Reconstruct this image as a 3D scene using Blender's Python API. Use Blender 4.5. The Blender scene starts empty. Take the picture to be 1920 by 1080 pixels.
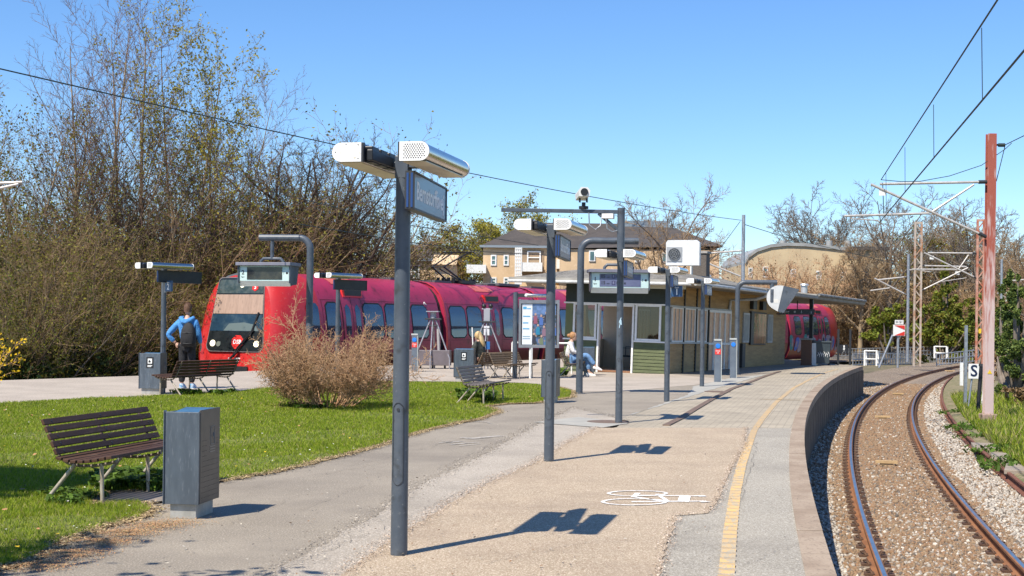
import bpy, bmesh, math, random
import numpy as np
from mathutils import Matrix, Vector, Euler

# ------------------------------------------------------------------ camera, sky, sun, exposure
SC = bpy.context.scene
COL = SC.collection
R = math.radians
FPX, CAMH, RHO = 2500.0, 1.55, math.atan(.012)
CR, SR = math.cos(RHO), math.sin(RHO)
cd = bpy.data.cameras.new('camera')
cd.sensor_width = 36
cd.lens = 36 * FPX / 1920
cd.shift_y = 63 / 1920
cd.clip_start, cd.clip_end = .1, 3000
cam = bpy.data.objects.new('camera', cd)
COL.objects.link(cam)
cam.matrix_world = Matrix(((CR, -SR, 0, 0), (0, 0, -1, 0), (SR, CR, 0, CAMH), (0, 0, 0, 1)))
SC.camera = cam

SUN_EL = 54
SUNH = Vector((-.62, -.785, 0)).normalized()
SUNV = Vector((SUNH.x * math.cos(R(SUN_EL)), SUNH.y * math.cos(R(SUN_EL)), math.sin(R(SUN_EL))))
wd = bpy.data.worlds.new('World')
SC.world = wd
wd.use_nodes = True
nt = wd.node_tree
nt.nodes.clear()
wo = nt.nodes.new('ShaderNodeOutputWorld')
bg = nt.nodes.new('ShaderNodeBackground')
sky = nt.nodes.new('ShaderNodeTexSky')
sky.sky_type = 'NISHITA'
sky.sun_disc = False
sky.sun_elevation = R(SUN_EL)
sky.sun_rotation = math.atan2(SUNV.x, SUNV.y)
sky.air_density, sky.dust_density, sky.ozone_density = 1.0, .1, 2.2
bg.inputs['Strength'].default_value = .105
hsv = nt.nodes.new('ShaderNodeHueSaturation')
hsv.inputs['Saturation'].default_value = 1.15
tint = nt.nodes.new('ShaderNodeMix'); tint.data_type = 'RGBA'; tint.blend_type = 'MULTIPLY'; tint.inputs[0].default_value = 1
tint.inputs[7].default_value = (.82, .975, 1.19, 1)
nt.links.new(sky.outputs[0], hsv.inputs['Color'])
nt.links.new(hsv.outputs[0], tint.inputs[6])
nt.links.new(tint.outputs[2], bg.inputs[0])
nt.links.new(bg.outputs[0], wo.inputs[0])
sl = bpy.data.lights.new('sun', 'SUN')
sl.energy = 5.0
sl.angle = R(.5)
sl.color = (1, .925, .80)
so = bpy.data.objects.new('sun', sl)
COL.objects.link(so)
so.rotation_euler = (-SUNV).to_track_quat('-Z', 'Y').to_euler()
SC.view_settings.view_transform = 'Standard'
SC.view_settings.look = 'None'
SC.view_settings.exposure = .52
SC.view_settings.gamma = 1
SC.render.engine = 'CYCLES'
SC.cycles.max_bounces = 5
SC.cycles.diffuse_bounces = 2
SC.cycles.glossy_bounces = 3
SC.cycles.transparent_max_bounces = 12
SC.cycles.sample_clamp_indirect = 4

# ------------------------------------------------------------------ picture point -> place
def ray(px, py):
    u, v = px - 960, 603 - py
    return (u * CR - v * SR) / FPX, (u * SR + v * CR) / FPX
def at(px, py, Y):
    a, b = ray(px, py)
    return Vector((a * Y, Y, CAMH + b * Y))
def on(px, py, z=0.):
    a, b = ray(px, py)
    Y = (z - CAMH) / b
    return Vector((a * Y, Y, z))
def hd(deg):                         # direction of a heading measured from +Y to the right
    return Vector((math.sin(R(deg)), math.cos(R(deg)), 0))
V = Vector

# ------------------------------------------------------------------ materials
MATS = {}
def M(name, c1, c2=None, s=4, lo=.4, hi=.6, c3=None, s3=90, lo3=.45, hi3=.6, rough=.7, metal=0, bump=0, bs=80,
      spec=.5, coat=0, stretch=None, det=4, var=0., bdist=.01, c4=None, s4=70, lo4=.56, hi4=.64, stain=None, ss=.55, sa=.5):
    if name in MATS: return MATS[name]
    m = bpy.data.materials.new(name)
    m.use_nodes = True
    t = m.node_tree
    N, L = t.nodes, t.links
    p = N['Principled BSDF']
    p.inputs['Roughness'].default_value = rough
    p.inputs['Metallic'].default_value = metal
    p.inputs['Specular IOR Level'].default_value = spec
    if coat: p.inputs['Coat Weight'].default_value = coat; p.inputs['Coat Roughness'].default_value = .1
    tc = N.new('ShaderNodeTexCoord')
    vec = tc.outputs['Object']
    if stretch:
        mp = N.new('ShaderNodeMapping'); mp.inputs['Scale'].default_value = stretch
        L.new(vec, mp.inputs[0]); vec = mp.outputs[0]
    col = None
    def noise(sc, d=det):
        n = N.new('ShaderNodeTexNoise'); n.inputs['Scale'].default_value = sc; n.inputs['Detail'].default_value = d
        n.inputs['Roughness'].default_value = .65
        L.new(vec, n.inputs[0]); return n
    def ramp(src, a, b):
        r = N.new('ShaderNodeMapRange'); r.inputs[1].default_value = a; r.inputs[2].default_value = b
        L.new(src, r.inputs[0]); return r.outputs[0]
    def mix(f, a, b):
        x = N.new('ShaderNodeMix'); x.data_type = 'RGBA'
        L.new(f, x.inputs[0])
        for k, c in ((6, a), (7, b)):
            if isinstance(c, tuple): x.inputs[k].default_value = c + (1,)
            else: L.new(c, x.inputs[k])
        return x.outputs[2]
    col = tuple(c1)
    if c2 is not None: col = mix(ramp(noise(s).outputs[0], lo, hi), col, tuple(c2))
    if c3 is not None: col = mix(ramp(noise(s3, 2).outputs[0], lo3, hi3), col, tuple(c3))
    if c4 is not None: col = mix(ramp(noise(s4, 2).outputs[0], lo4, hi4), col, tuple(c4))
    if stain is not None:
        r_ = N.new('ShaderNodeMapRange'); r_.inputs[1].default_value = .48; r_.inputs[2].default_value = .72; r_.inputs[4].default_value = sa
        L.new(noise(ss, 10).outputs[0], r_.inputs[0]); col = mix(r_.outputs[0], col, tuple(stain))
    if var:
        oi = N.new('ShaderNodeObjectInfo')
        hs = N.new('ShaderNodeHueSaturation')
        r = N.new('ShaderNodeMapRange'); r.inputs[3].default_value = 1 - var; r.inputs[4].default_value = 1 + var
        L.new(oi.outputs['Random'], r.inputs[0]); L.new(r.outputs[0], hs.inputs['Value'])
        if isinstance(col, tuple): hs.inputs['Color'].default_value = col + (1,)
        else: L.new(col, hs.inputs['Color'])
        col = hs.outputs[0]
    if isinstance(col, tuple): p.inputs['Base Color'].default_value = col + (1,)
    else: L.new(col, p.inputs['Base Color'])
    if bump:
        b = N.new('ShaderNodeBump'); b.inputs['Strength'].default_value = bump; b.inputs['Distance'].default_value = bdist
        L.new(noise(bs, 3).outputs[0], b.inputs['Height']); L.new(b.outputs[0], p.inputs['Normal'])
    m['p'] = 1
    MATS[name] = m
    return m

def leafmat(name, a, b, trans=.35, s=1.2):
    m = M(name, a, b, s=s, lo=.3, hi=.7, rough=.6, spec=.25, var=.12)
    t = m.node_tree; N, L = t.nodes, t.links
    p = N['Principled BSDF']
    tr = N.new('ShaderNodeBsdfTranslucent'); mx = N.new('ShaderNodeMixShader'); mx.inputs[0].default_value = trans
    src = p.inputs['Base Color'].links[0].from_socket
    L.new(src, tr.inputs[0])
    L.new(p.outputs[0], mx.inputs[1]); L.new(tr.outputs[0], mx.inputs[2])
    L.new(mx.outputs[0], N['Material Output'].inputs[0])
    return m

def glassmat(name, tint, refl=.25, rough=.03):
    m = bpy.data.materials.new(name); m.use_nodes = True
    t = m.node_tree; N, L = t.nodes, t.links
    g = N.new('ShaderNodeBsdfGlossy'); g.inputs['Roughness'].default_value = rough
    g.inputs['Color'].default_value = (.9, .93, .95, 1)
    tr = N.new('ShaderNodeBsdfTransparent'); tr.inputs[0].default_value = tint + (1,)
    fr = N.new('ShaderNodeFresnel'); fr.inputs[0].default_value = 1.5
    ad = N.new('ShaderNodeMath'); ad.operation = 'ADD'; ad.inputs[1].default_value = refl; ad.use_clamp = True
    mx = N.new('ShaderNodeMixShader')
    L.new(fr.outputs[0], ad.inputs[0]); L.new(ad.outputs[0], mx.inputs[0])
    L.new(tr.outputs[0], mx.inputs[1]); L.new(g.outputs[0], mx.inputs[2])
    L.new(mx.outputs[0], N['Material Output'].inputs[0])
    MATS[name] = m
    return m

# ------------------------------------------------------------------ mesh helper
class MB:
    def __init__(s): s.v, s.f, s.mi, s.cur, s.sm = [], [], [], 0, []
    def add(s, vs, fs, smooth=False):
        o = len(s.v)
        s.v += [tuple(p) for p in vs]
        for f in fs: s.f.append([o + i for i in f]); s.mi.append(s.cur); s.sm.append(smooth)
        return s
    def box(s, c, d, rz=0, rot=None):
        c = V(c); hx, hy, hz = d[0] / 2, d[1] / 2, d[2] / 2
        m = rot if rot is not None else Matrix.Rotation(rz, 3, 'Z')
        vs = [c + m @ V((x * hx, y * hy, z * hz)) for z in (-1, 1) for x, y in ((-1, -1), (1, -1), (1, 1), (-1, 1))]
        return s.add(vs, [(3, 2, 1, 0), (4, 5, 6, 7), (0, 1, 5, 4), (1, 2, 6, 5), (2, 3, 7, 6), (3, 0, 4, 7)])
    def bb(s, x0, x1, y0, y1, z0, z1): return s.box(((x0 + x1) / 2, (y0 + y1) / 2, (z0 + z1) / 2), (abs(x1 - x0), abs(y1 - y0), abs(z1 - z0)))
    def beam(s, a, b, w, h, up=(0, 0, 1)):
        a, b = V(a), V(b); d = (b - a); L = d.length; d.normalize()
        u = V(up)
        if abs(d.dot(u)) > .98: u = V((0, 1, 0))
        x = d.cross(u).normalized(); z = x.cross(d)
        rot = Matrix((x, d, z)).transposed()
        return s.box((a + b) / 2, (w, L, h), rot=rot)
    def tube(s, pts, r, n=8, cap=True, smooth=True):
        pts = [V(p) for p in pts]; k = len(pts)
        rs = r if isinstance(r, (list, tuple)) else [r] * k
        d0 = (pts[1] - pts[0]).normalized()
        u = V((0, 0, 1)) if abs(d0.z) < .9 else V((1, 0, 0))
        x = d0.cross(u).normalized()
        vs = []
        for i, p in enumerate(pts):
            if i == 0: d = d0
            elif i == k - 1: d = (pts[i] - pts[i - 1]).normalized()
            else: d = ((pts[i] - pts[i - 1]).normalized() + (pts[i + 1] - pts[i]).normalized()).normalized()
            x = (x - d * x.dot(d)).normalized(); y = d.cross(x)
            for j in range(n):
                a = 2 * math.pi * j / n
                vs.append(p + (x * math.cos(a) + y * math.sin(a)) * rs[i])
        fs = [(i * n + j, i * n + (j + 1) % n, (i + 1) * n + (j + 1) % n, (i + 1) * n + j) for i in range(k - 1) for j in range(n)]
        s.add(vs, fs, smooth)
        if cap: s.add(vs[:n], [tuple(range(n))[::-1]]); s.add(vs[-n:], [tuple(range(n))])
        return s
    def cyl(s, a, b, r, n=12, r2=None, cap=True): return s.tube([a, b], [r, r if r2 is None else r2], n, cap)
    def prism(s, poly, o, ax, ay, az, depth, smooth=False):   # 2-D outline pushed along az
        o, ax, ay, az = V(o), V(ax), V(ay), V(az); n = len(poly)
        a = [o + ax * x + ay * y for x, y in poly]; b = [p + az * depth for p in a]
        s.add(a + b, [tuple(range(n))[::-1], tuple(range(n, 2 * n))])
        s.add(a + b, [(i, (i + 1) % n, n + (i + 1) % n, n + i) for i in range(n)], smooth)
        return s
    def sphere(s, c, r, n=12, m=8, sc=(1, 1, 1)):
        c = V(c); vs = []
        for i in range(m + 1):
            t = math.pi * i / m
            for j in range(n):
                a = 2 * math.pi * j / n
                vs.append(c + V((r * sc[0] * math.sin(t) * math.cos(a), r * sc[1] * math.sin(t) * math.sin(a), r * sc[2] * math.cos(t))))
        return s.add(vs, [(i * n + j, (i + 1) * n + j, (i + 1) * n + (j + 1) % n, i * n + (j + 1) % n) for i in range(m) for j in range(n)], True)
    def loft(s, rings, closed=True, smooth=True, cap0=False, cap1=False):
        n = len(rings[0]); vs = [p for r in rings for p in r]
        fs = [(i * n + j, i * n + (j + 1) % n, (i + 1) * n + (j + 1) % n, (i + 1) * n + j)
              for i in range(len(rings) - 1) for j in range(n if closed else n - 1)]
        s.add(vs, fs, smooth)
        if cap0: s.add(rings[0], [tuple(range(n))[::-1]])
        if cap1: s.add(rings[-1], [tuple(range(n))])
        return s
    def build(s, name, mats, parent=None, world=False, bevel=0, seg=2, label=None):
        me = bpy.data.meshes.new(name)
        off = parent_world(parent) if (world and parent is not None) else None
        vs = s.v
        if off is not None: vs = [tuple(off @ V(p)) for p in vs]
        me.from_pydata(vs, [], s.f)
        for m in (mats if isinstance(mats, (list, tuple)) else [mats]): me.materials.append(m)
        me.polygons.foreach_set('material_index', s.mi)
        me.polygons.foreach_set('use_smooth', s.sm)
        me.update()
        o = bpy.data.objects.new(name, me)
        COL.objects.link(o)
        if parent is not None: o.parent = parent
        if bevel:
            b = o.modifiers.new('bevel', 'BEVEL'); b.width = bevel; b.segments = seg; b.limit_method = 'ANGLE'; b.angle_limit = R(40)
        if label: o['label'] = label
        return o

def parent_world(p):
    m = Matrix.LocRotScale(p.location, p.rotation_euler, p.scale)
    if p.parent: m = Matrix.LocRotScale(p.parent.location, p.parent.rotation_euler, p.parent.scale) @ m
    return m.inverted()
def tag(o, label=None, cat=None, group=None, kind=None):
    if label: o['label'] = label
    if cat: o['category'] = cat
    if group: o['group'] = group
    if kind: o['kind'] = kind
    return o
def thing(name, label, cat, loc=(0, 0, 0), rz=0, group=None, tilt=0):
    o = bpy.data.objects.new(name, None)
    o.empty_display_size = .2
    COL.objects.link(o)
    o.location = loc; o.rotation_euler = (0, tilt, rz)
    return tag(o, label, cat, group)
def struct(o): o['kind'] = 'structure'; return o
def copy_thing(root, loc, rz=None, label=None, group=None, scale=None):
    def cp(o, par):
        c = o.copy(); COL.objects.link(c)
        if par is not None: c.parent = par
        for ch in list(o.children): cp(ch, c)
        return c
    c = cp(root, None)
    c.location = loc
    if rz is not None: c.rotation_euler = (root.rotation_euler[0], root.rotation_euler[1], rz)
    if scale: c.scale = scale if isinstance(scale, tuple) else (scale,) * 3
    if label: c['label'] = label
    if group: c['group'] = group
    return c
def npmesh(name, verts, faces, mats, mi=None, parent=None, smooth=False):     # numpy arrays, faces all of one size
    me = bpy.data.meshes.new(name)
    nv, nf, k = len(verts), len(faces), faces.shape[1]
    me.vertices.add(nv); me.vertices.foreach_set('co', np.asarray(verts, np.float32).ravel())
    me.loops.add(nf * k); me.loops.foreach_set('vertex_index', np.asarray(faces, np.int32).ravel())
    me.polygons.add(nf)
    me.polygons.foreach_set('loop_start', np.arange(0, nf * k, k, dtype=np.int32))
    me.polygons.foreach_set('loop_total', np.full(nf, k, np.int32))
    for m in (mats if isinstance(mats, (list, tuple)) else [mats]): me.materials.append(m)
    if mi is not None: me.polygons.foreach_set('material_index', np.asarray(mi, np.int32))
    if smooth: me.polygons.foreach_set('use_smooth', np.ones(nf, bool))
    me.update(calc_edges=True)
    o = bpy.data.objects.new(name, me)
    COL.objects.link(o)
    if parent is not None: o.parent = parent
    return o
def text(body, name, mat, parent, loc, size, rot, ext=.002, align='CENTER', sx=1):
    c = bpy.data.curves.new(name, 'FONT')
    c.body = body; c.size = size; c.extrude = ext; c.align_x = align; c.align_y = 'CENTER'
    c.materials.append(mat)
    c.resolution_u = 3; c.offset = size * .018
    o = bpy.data.objects.new('tmp', c)
    COL.objects.link(o)
    me = bpy.data.meshes.new_from_object(o.evaluated_get(bpy.context.evaluated_depsgraph_get()))
    bpy.data.objects.remove(o)
    me.materials.clear(); me.materials.append(mat)
    o = bpy.data.objects.new(name, me)
    COL.objects.link(o)
    o.parent = parent; o.location = loc; o.rotation_euler = rot; o.scale = (sx, 1, 1)
    return o
def inside(poly, x, y):                   # numpy point in polygon
    res = np.zeros(x.shape, bool); n = len(poly)
    for i in range(n):
        x0, y0 = poly[i]; x1, y1 = poly[(i + 1) % n]
        c = ((y0 > y) != (y1 > y)) & (x < (x1 - x0) * (y - y0) / ((y1 - y0) if abs(y1 - y0) > 1e-9 else 1e-9) + x0)
        res ^= c
    return res
def jag(poly, step, amp, seed=0, keep=()):
    rg = random.Random(seed); out = []; n = len(poly)
    for i in range(n):
        a, b = V(poly[i]), V(poly[(i + 1) % n]); L = (b - a).length; out.append(tuple(a))
        if i in keep: continue
        k = max(1, int(L / step)); nrm = V((-(b - a).y, (b - a).x)).normalized() if L > 0 else V((0, 0))
        for j in range(1, k): out.append(tuple(a + (b - a) * (j / k) + nrm * rg.uniform(-amp, amp)))
    return out
def sheet(name, poly, z, mat, kind='structure'):
    m = MB(); m.add([(x, y, z) for x, y in poly], [tuple(range(len(poly)))])
    o = m.build(name, mat); o['kind'] = kind
    bm = bmesh.new(); bm.from_mesh(o.data)
    bmesh.ops.triangulate(bm, faces=bm.faces[:], ngon_method='EAR_CLIP')
    bmesh.ops.recalc_face_normals(bm, faces=bm.faces[:])
    for f in bm.faces:
        if f.normal.z < 0: f.normal_flip()
    bm.to_mesh(o.data); bm.free()
    return o
def gp(*pts, z=0.): return [tuple(on(x, y, z).xy) for x, y in pts]
# ------------------------------------------------------------------ common materials
steel_paint = M('grey_post_paint', (.062, .077, .098), (.085, .10, .12), s=4, c3=(.13, .145, .16), s3=34, lo3=.66, hi3=.72, c4=(.045, .05, .055), s4=9, lo4=.56, hi4=.72, rough=.42, spec=.5)
zinc = M('galvanised_steel', (.42, .44, .46), (.3, .32, .34), s=9, rough=.45, metal=.6)
stainless = M('stainless_steel', (.62, .6, .57), (.5, .48, .45), s=14, rough=.22, metal=1, stretch=(1, .1, 1))
white_paint = M('white_paint', (.78, .77, .73), (.66, .65, .6), s=7, lo=.45, hi=.75, rough=.5)
black_paint = M('black_paint', (.012, .013, .015), (.02, .02, .022), s=5, rough=.45)
dark_metal = M('dark_metal', (.03, .032, .036), rough=.5)
navy = M('navy_sign', (.025, .075, .17), (.03, .085, .19), s=3, rough=.3, coat=.15)
navy_edge = M('navy_edge', (.02, .06, .2), rough=.3)
white_letter = M('white_lettering', (.82, .82, .8), rough=.5)
pale_letter = M('pale_lettering', (.72, .77, .82), rough=.5)
black_letter = M('black_lettering', (.015, .015, .02), rough=.6)
red_paint = M('sign_red', (.6, .035, .02), rough=.4)
opal = M('opal_diffuser', (.62, .55, .38), (.5, .43, .28), s=5, rough=.4)
concrete = M('concrete', (.42, .4, .36), (.33, .31, .28), s=6, c3=(.25, .24, .22), s3=60, rough=.9, bump=.3)

# ------------------------------------------------------------------ ground, platform, path surfaces
ECX, ECY, ER = 263.871, -38.772, 266.062           # platform edge
TCX, TCY, TR = 300.832, -46.964, 303.107           # left rail, the right rail is 1.5 m inside it
def arc(cx, cy, r, Y):
    s = (Y - cy) / r; c = math.sqrt(1 - s * s)
    return V((cx - r * c, Y, 0)), V((s, c, 0))     # point, heading
def edgep(Y, off=0.): return arc(ECX, ECY, ER - off, Y)[0]      # off > 0 to the right (track side)
def trackp(Y, off=0.): return arc(TCX, TCY, TR - off, Y)
RAIL_Z = -1.0

soil = M('soil', (.2, .155, .1), (.13, .11, .07), s=.8, c3=(.09, .1, .045), s3=3, lo3=.5, hi3=.6, rough=.95, bump=.5, bs=12)
g = MB(); ys = [-40 + 10 * i for i in range(30)] + [300, 500, 900, 1600]
g.add([(-1500, -60, -1.25), (1500, -60, -1.25), (1500, 2400, -1.25), (-1500, 2400, -1.25)], [(0, 1, 2, 3)])
struct(g.build('ground', soil))

asph = M('worn_asphalt', (.30, .258, .20), (.195, .166, .127), s=.8, lo=.3, hi=.7, stain=(.15, .128, .105), ss=.45, sa=.55, c3=(.42, .365, .30), s3=80, lo3=.53, hi3=.63, c4=(.17, .145, .12), s4=60, lo4=.58, hi4=.68, rough=.9, bump=.35, bs=160, det=8)
end_y = 51.2
eY = [-6 + .8 * i for i in range(int((end_y + 6) / .8))] + [end_y]
edge_pts = [edgep(y) for y in eY]
left_edge = [(-40, 0), (-22, 17.5), (-12.5, 31.1), (-9.4, 35.8), (-6.5, 41.6), (-1.6, 50.2), (3.2, 58.6), (9.5, 68.6), (11, 71.2)]
right_far = [(11.6, 71), (12.0, 64), (12.7, 56)]
loop = [tuple(p.xy) for p in edge_pts] + right_far[::-1] + left_edge[::-1] + [(-40, -6)]
pf = MB(); n = len(loop)
pf.add([(x, y, 0) for x, y in loop], [tuple(range(n))])
pf.cur = 1
pf.add([(x, y, 0) for x, y in loop] + [(x, y, -1.4) for x, y in loop], [(i, n + i, n + (i + 1) % n, (i + 1) % n) for i in range(n)])
facem = M('platform_face', (.15, .11, .07), (.09, .068, .045), s=2, c3=(.21, .165, .11), s3=9, lo3=.58, hi3=.75, rough=.95, bump=.5, bs=20)
pfo = pf.build('platform', [asph, facem]); struct(pfo)
# coping stones along the edge: individual blocks seen as one paved strip
cop = M('coping_concrete', (.36, .28, .205), (.27, .2, .14), s=1.6, c3=(.2, .15, .11), s3=50, lo3=.54, hi3=.68, rough=.92, bump=.4, bs=90)
cp_ = MB(); Y = -5.
rg = random.Random(4)
while Y < end_y - 1:
    L = 1.0; a, b = Y + .004, Y + L - .004
    q = [edgep(a, .03), edgep(b, .03), edgep(b, -.16), edgep(a, -.16)]
    z = .006 + rg.uniform(0, .006)
    cp_.add([(p.x, p.y, z) for p in q] + [(p.x, p.y, -.14) for p in q], [(0, 1, 2, 3), (4, 5, 1, 0), (5, 6, 2, 1), (7, 4, 0, 3), (6, 7, 3, 2)])
    Y += L
struct(cp_.build('platform_coping', cop))
jm = MB(); Y = -2.5                                             # face joints: panels standing slightly proud
while Y < end_y:
    p, q = edgep(Y, .002), edgep(Y + .94, .002); pn, qn = edgep(Y, .018), edgep(Y + .94, .018)
    jm.add([(a.x, a.y, z) for a in (p, q, qn, pn) for z in (-1.38, -.16)],
           [(4, 5, 7, 6), (6, 7, 1, 0), (2, 3, 5, 4), (1, 7, 5, 3)])
    Y += 1.
struct(jm.build('platform_wall_panel', facem))

chip = M('pink_chip_paving', (.385, .30, .205), (.29, .225, .15), s=.9, lo=.28, hi=.72, stain=(.2, .145, .105), ss=.7, sa=.45, c3=(.60, .495, .375), s3=88, lo3=.51, hi3=.60, c4=(.26, .17, .11), s4=70, lo4=.57, hi4=.66, rough=.9, bump=.4, bs=190, det=8)
pale = M('pale_grit_strip', (.38, .33, .27), (.30, .26, .21), s=1.3, lo=.3, hi=.7, stain=(.19, .165, .135), ss=.6, sa=.5, c3=(.55, .49, .41), s3=80, lo3=.52, hi3=.62, c4=(.2, .17, .14), s4=65, lo4=.58, hi4=.68, rough=.92, bump=.4, bs=150, det=8)
grit = M('grey_grit_paving', (.34, .305, .245), (.255, .23, .185), s=1.0, lo=.3, hi=.7, stain=(.17, .15, .125), ss=.6, sa=.5, c3=(.50, .46, .39), s3=88, lo3=.51, hi3=.60, c4=(.18, .16, .13), s4=70, lo4=.57, hi4=.66, rough=.9, bump=.4, bs=190, det=8)
patchm = M('patched_asphalt', (.36, .345, .30), (.30, .29, .26), s=2, c3=(.45, .43, .4), s3=110, lo3=.56, hi3=.7, rough=.9, bump=.3)
Z1, Z2, Z3, Z4 = .004, .008, .012, .016
edge_in = lambda ya, yb, off, k=14: [tuple(edgep(ya + (yb - ya) * i / k, off).xy) for i in range(k + 1)]
pale_poly = gp((455, 1110), (560, 1048), (690, 975), (800, 905), (900, 858), (1000, 800), (1075, 765), (1180, 790), (1060, 840), (960, 930), (800, 1010), (700, 1110))
sheet('pale_strip', jag(pale_poly, .12, .035, 2), Z1, pale)
chip_poly = gp((590, 1150), (640, 1080), (735, 1012), (850, 942), (930, 900), (1005, 868), (1062, 832), (1118, 803)) + gp((1399, 803), (1396, 838), (1372, 880), (1345, 942), (1328, 964), (1270, 968), (1255, 1010), (1235, 1085), (1215, 1150))
sheet('chip_paving', jag(chip_poly, .08, .012, 3), Z2, chip)
gy0 = 7.0; gy1 = on(1440, 803).y
gritp = gp((1215, 1150), (1235, 1085), (1255, 1010), (1270, 968), (1328, 964), (1345, 942), (1372, 880), (1396, 838), (1399, 803)) + edge_in(gy1, gy0, -.15)
sheet('grit_paving', gritp, Z1, grit)
# pavers: brick texture
pv = bpy.data.materials.new('block_pavers'); pv.use_nodes = True
N, L = pv.node_tree.nodes, pv.node_tree.links
tc = N.new('ShaderNodeTexCoord'); mp = N.new('ShaderNodeMapping'); mp.inputs['Rotation'].default_value = (0, 0, R(14))
bk = N.new('ShaderNodeTexBrick'); bk.inputs['Scale'].default_value = 1
bk.inputs['Brick Width'].default_value = .22; bk.inputs['Row Height'].default_value = .11; bk.inputs['Mortar Size'].default_value = .007
bk.inputs['Color1'].default_value = (.43, .365, .27, 1); bk.inputs['Color2'].default_value = (.35, .30, .225, 1); bk.inputs['Mortar'].default_value = (.2, .18, .14, 1)
ns = N.new('ShaderNodeTexNoise'); ns.inputs['Scale'].default_value = 1.1; ns.inputs['Detail'].default_value = 6
mx = N.new('ShaderNodeMix'); mx.data_type = 'RGBA'; mx.blend_type = 'MULTIPLY'; mx.inputs[0].default_value = .55
rp = N.new('ShaderNodeMapRange'); rp.inputs[1].default_value = .3; rp.inputs[2].default_value = .7; rp.inputs[3].default_value = .62; rp.inputs[4].default_value = 1.12
L.new(tc.outputs['Object'], mp.inputs[0]); L.new(mp.outputs[0], bk.inputs[0]); L.new(tc.outputs['Object'], ns.inputs[0])
L.new(ns.outputs[0], rp.inputs[0]); L.new(bk.outputs[0], mx.inputs[6]); L.new(rp.outputs[0], mx.inputs[7])
P = N['Principled BSDF']; P.inputs['Roughness'].default_value = .85; L.new(mx.outputs[2], P.inputs['Base Color'])
bmp = N.new('ShaderNodeBump'); bmp.inputs['Strength'].default_value = .4; bmp.inputs['Distance'].default_value = .01; L.new(bk.outputs['Fac'], bmp.inputs['Height']); bmp.invert = True
L.new(bmp.outputs[0], P.inputs['Normal'])
pav = gp((1130, 803), (1180, 779), (1290, 742), (1365, 722), (1440, 703), (1500, 691)) + edge_in(50.8, gy1, -.15, 24)
sheet('block_paving', pav, Z1, pv)
# far left platform: pale chippings
chip2 = M('far_chippings', (.385, .33, .27), (.31, .265, .215), s=.8, c3=(.52, .45, .38), s3=40, lo3=.54, hi3=.66, rough=.92, bump=.3, bs=80, det=8)
farp = gp((-120, 772), (0, 757), (200, 746), (330, 740), (450, 733), (560, 722), (700, 715), (860, 716), (960, 717), (1040, 722), (1090, 735), (1180, 733), (1300, 722), (1365, 712), (1250, 701)) + [(3.6, 42.5)] + [(6.5, 57), (3.0, 57.9), (-1.8, 49.7), (-6.7, 41.1), (-9.7, 35.3), (-13, 30.6), (-20, 21)]
sheet('far_paving', farp, Z1, chip2)
# a tongue of patched concrete by the drain
sheet('patched_strip', jag(gp((1000, 793), (1085, 783), (1180, 795), (1130, 803)) , .3, .02, 5), Z3, patchm)
sheet('patched_paving', jag(gp((1180, 779), (1290, 741), (1300, 725), (1340, 716), (1370, 709), (1440, 702), (1365, 722), (1300, 742)), .3, .03, 6), Z2, patchm)
# iron drain channel
dr = MB()
dpts = [on(x, y) for x, y in ((1249, 799), (1275, 786), (1304, 768), (1336, 749), (1372, 730), (1405, 718), (1430, 708), (1462, 697))]
for i in range(len(dpts) - 1):
    dr.beam(dpts[i] + V((0, 0, .012)), dpts[i + 1] + V((0, 0, .012)), .11, .02)
iron = M('rusted_iron', (.12, .08, .06), (.18, .125, .09), s=12, rough=.8)
struct(dr.build('drain_channel', iron))
dc = MB(); p = on(1140, 792); dc.cyl(p + V((0, 0, .002)), p + V((0, 0, .014)), .33, 24)
p = on(1345, 735); dc.cyl(p + V((0, 0, .002)), p + V((0, 0, .014)), .3, 24)
struct(dc.build('manhole_cover', iron))
# safety line: bars close to the camera, plain line further on
yel = M('yellow_line', (.52, .34, .145), (.42, .30, .165), s=3, c3=(.34, .29, .215), s3=26, lo3=.46, hi3=.62, rough=.85)
tl = MB()
lp = [on(x, y) for x, y in ((1342, 1200), (1362, 1080), (1369, 1000), (1378, 930), (1390, 875), (1402, 840), (1414, 808), (1430, 785), (1455, 755), (1488, 728), (1518, 712), (1545, 700), (1572, 692))]
def along(pts, step):
    out = []; acc = 0.
    for a, b in zip(pts, pts[1:]):
        L = (b - a).length
        while acc < L: out.append((a + (b - a) * (acc / L), (b - a).normalized())); acc += step
        acc -= L
    return out
for p, d in along(lp, .2):
    nrm = V((d.y, -d.x, 0)); w = .050; z = V((0, 0, .022))
    if p.y > 17.4: break
    a, b = p - nrm * w, p + nrm * w; h = d * .031
    lo = V((0, 0, .0015))
    tl.add([a - h + z, b - h + z, b + h + z, a + h + z, a - h * 1.5 + lo, b - h * 1.5 + lo, b + h * 1.5 + lo, a + h * 1.5 + lo],
           [(0, 1, 2, 3), (4, 5, 1, 0), (5, 6, 2, 1), (6, 7, 3, 2), (7, 4, 0, 3)])
for i in range(5, len(lp) - 1):
    a, b = lp[i], lp[i + 1]
    for t0, t1 in ((0, 1),):
        d = (b - a).normalized(); nrm = V((d.y, -d.x, 0)) * .046; z = V((0, 0, .009))
        tl.add([a - nrm + z, a + nrm + z, b + nrm + z, b - nrm + z], [(0, 1, 2, 3)])
a, b = on(1425, 749), on(1500, 751); d = (b - a).normalized(); nrm = V((d.y, -d.x, 0)) * .05; z = V((0, 0, .009))
tl.add([a - nrm + z, a + nrm + z, b + nrm + z, b - nrm + z], [(3, 2, 1, 0)])
struct(tl.build('tactile_line', yel))
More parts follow.
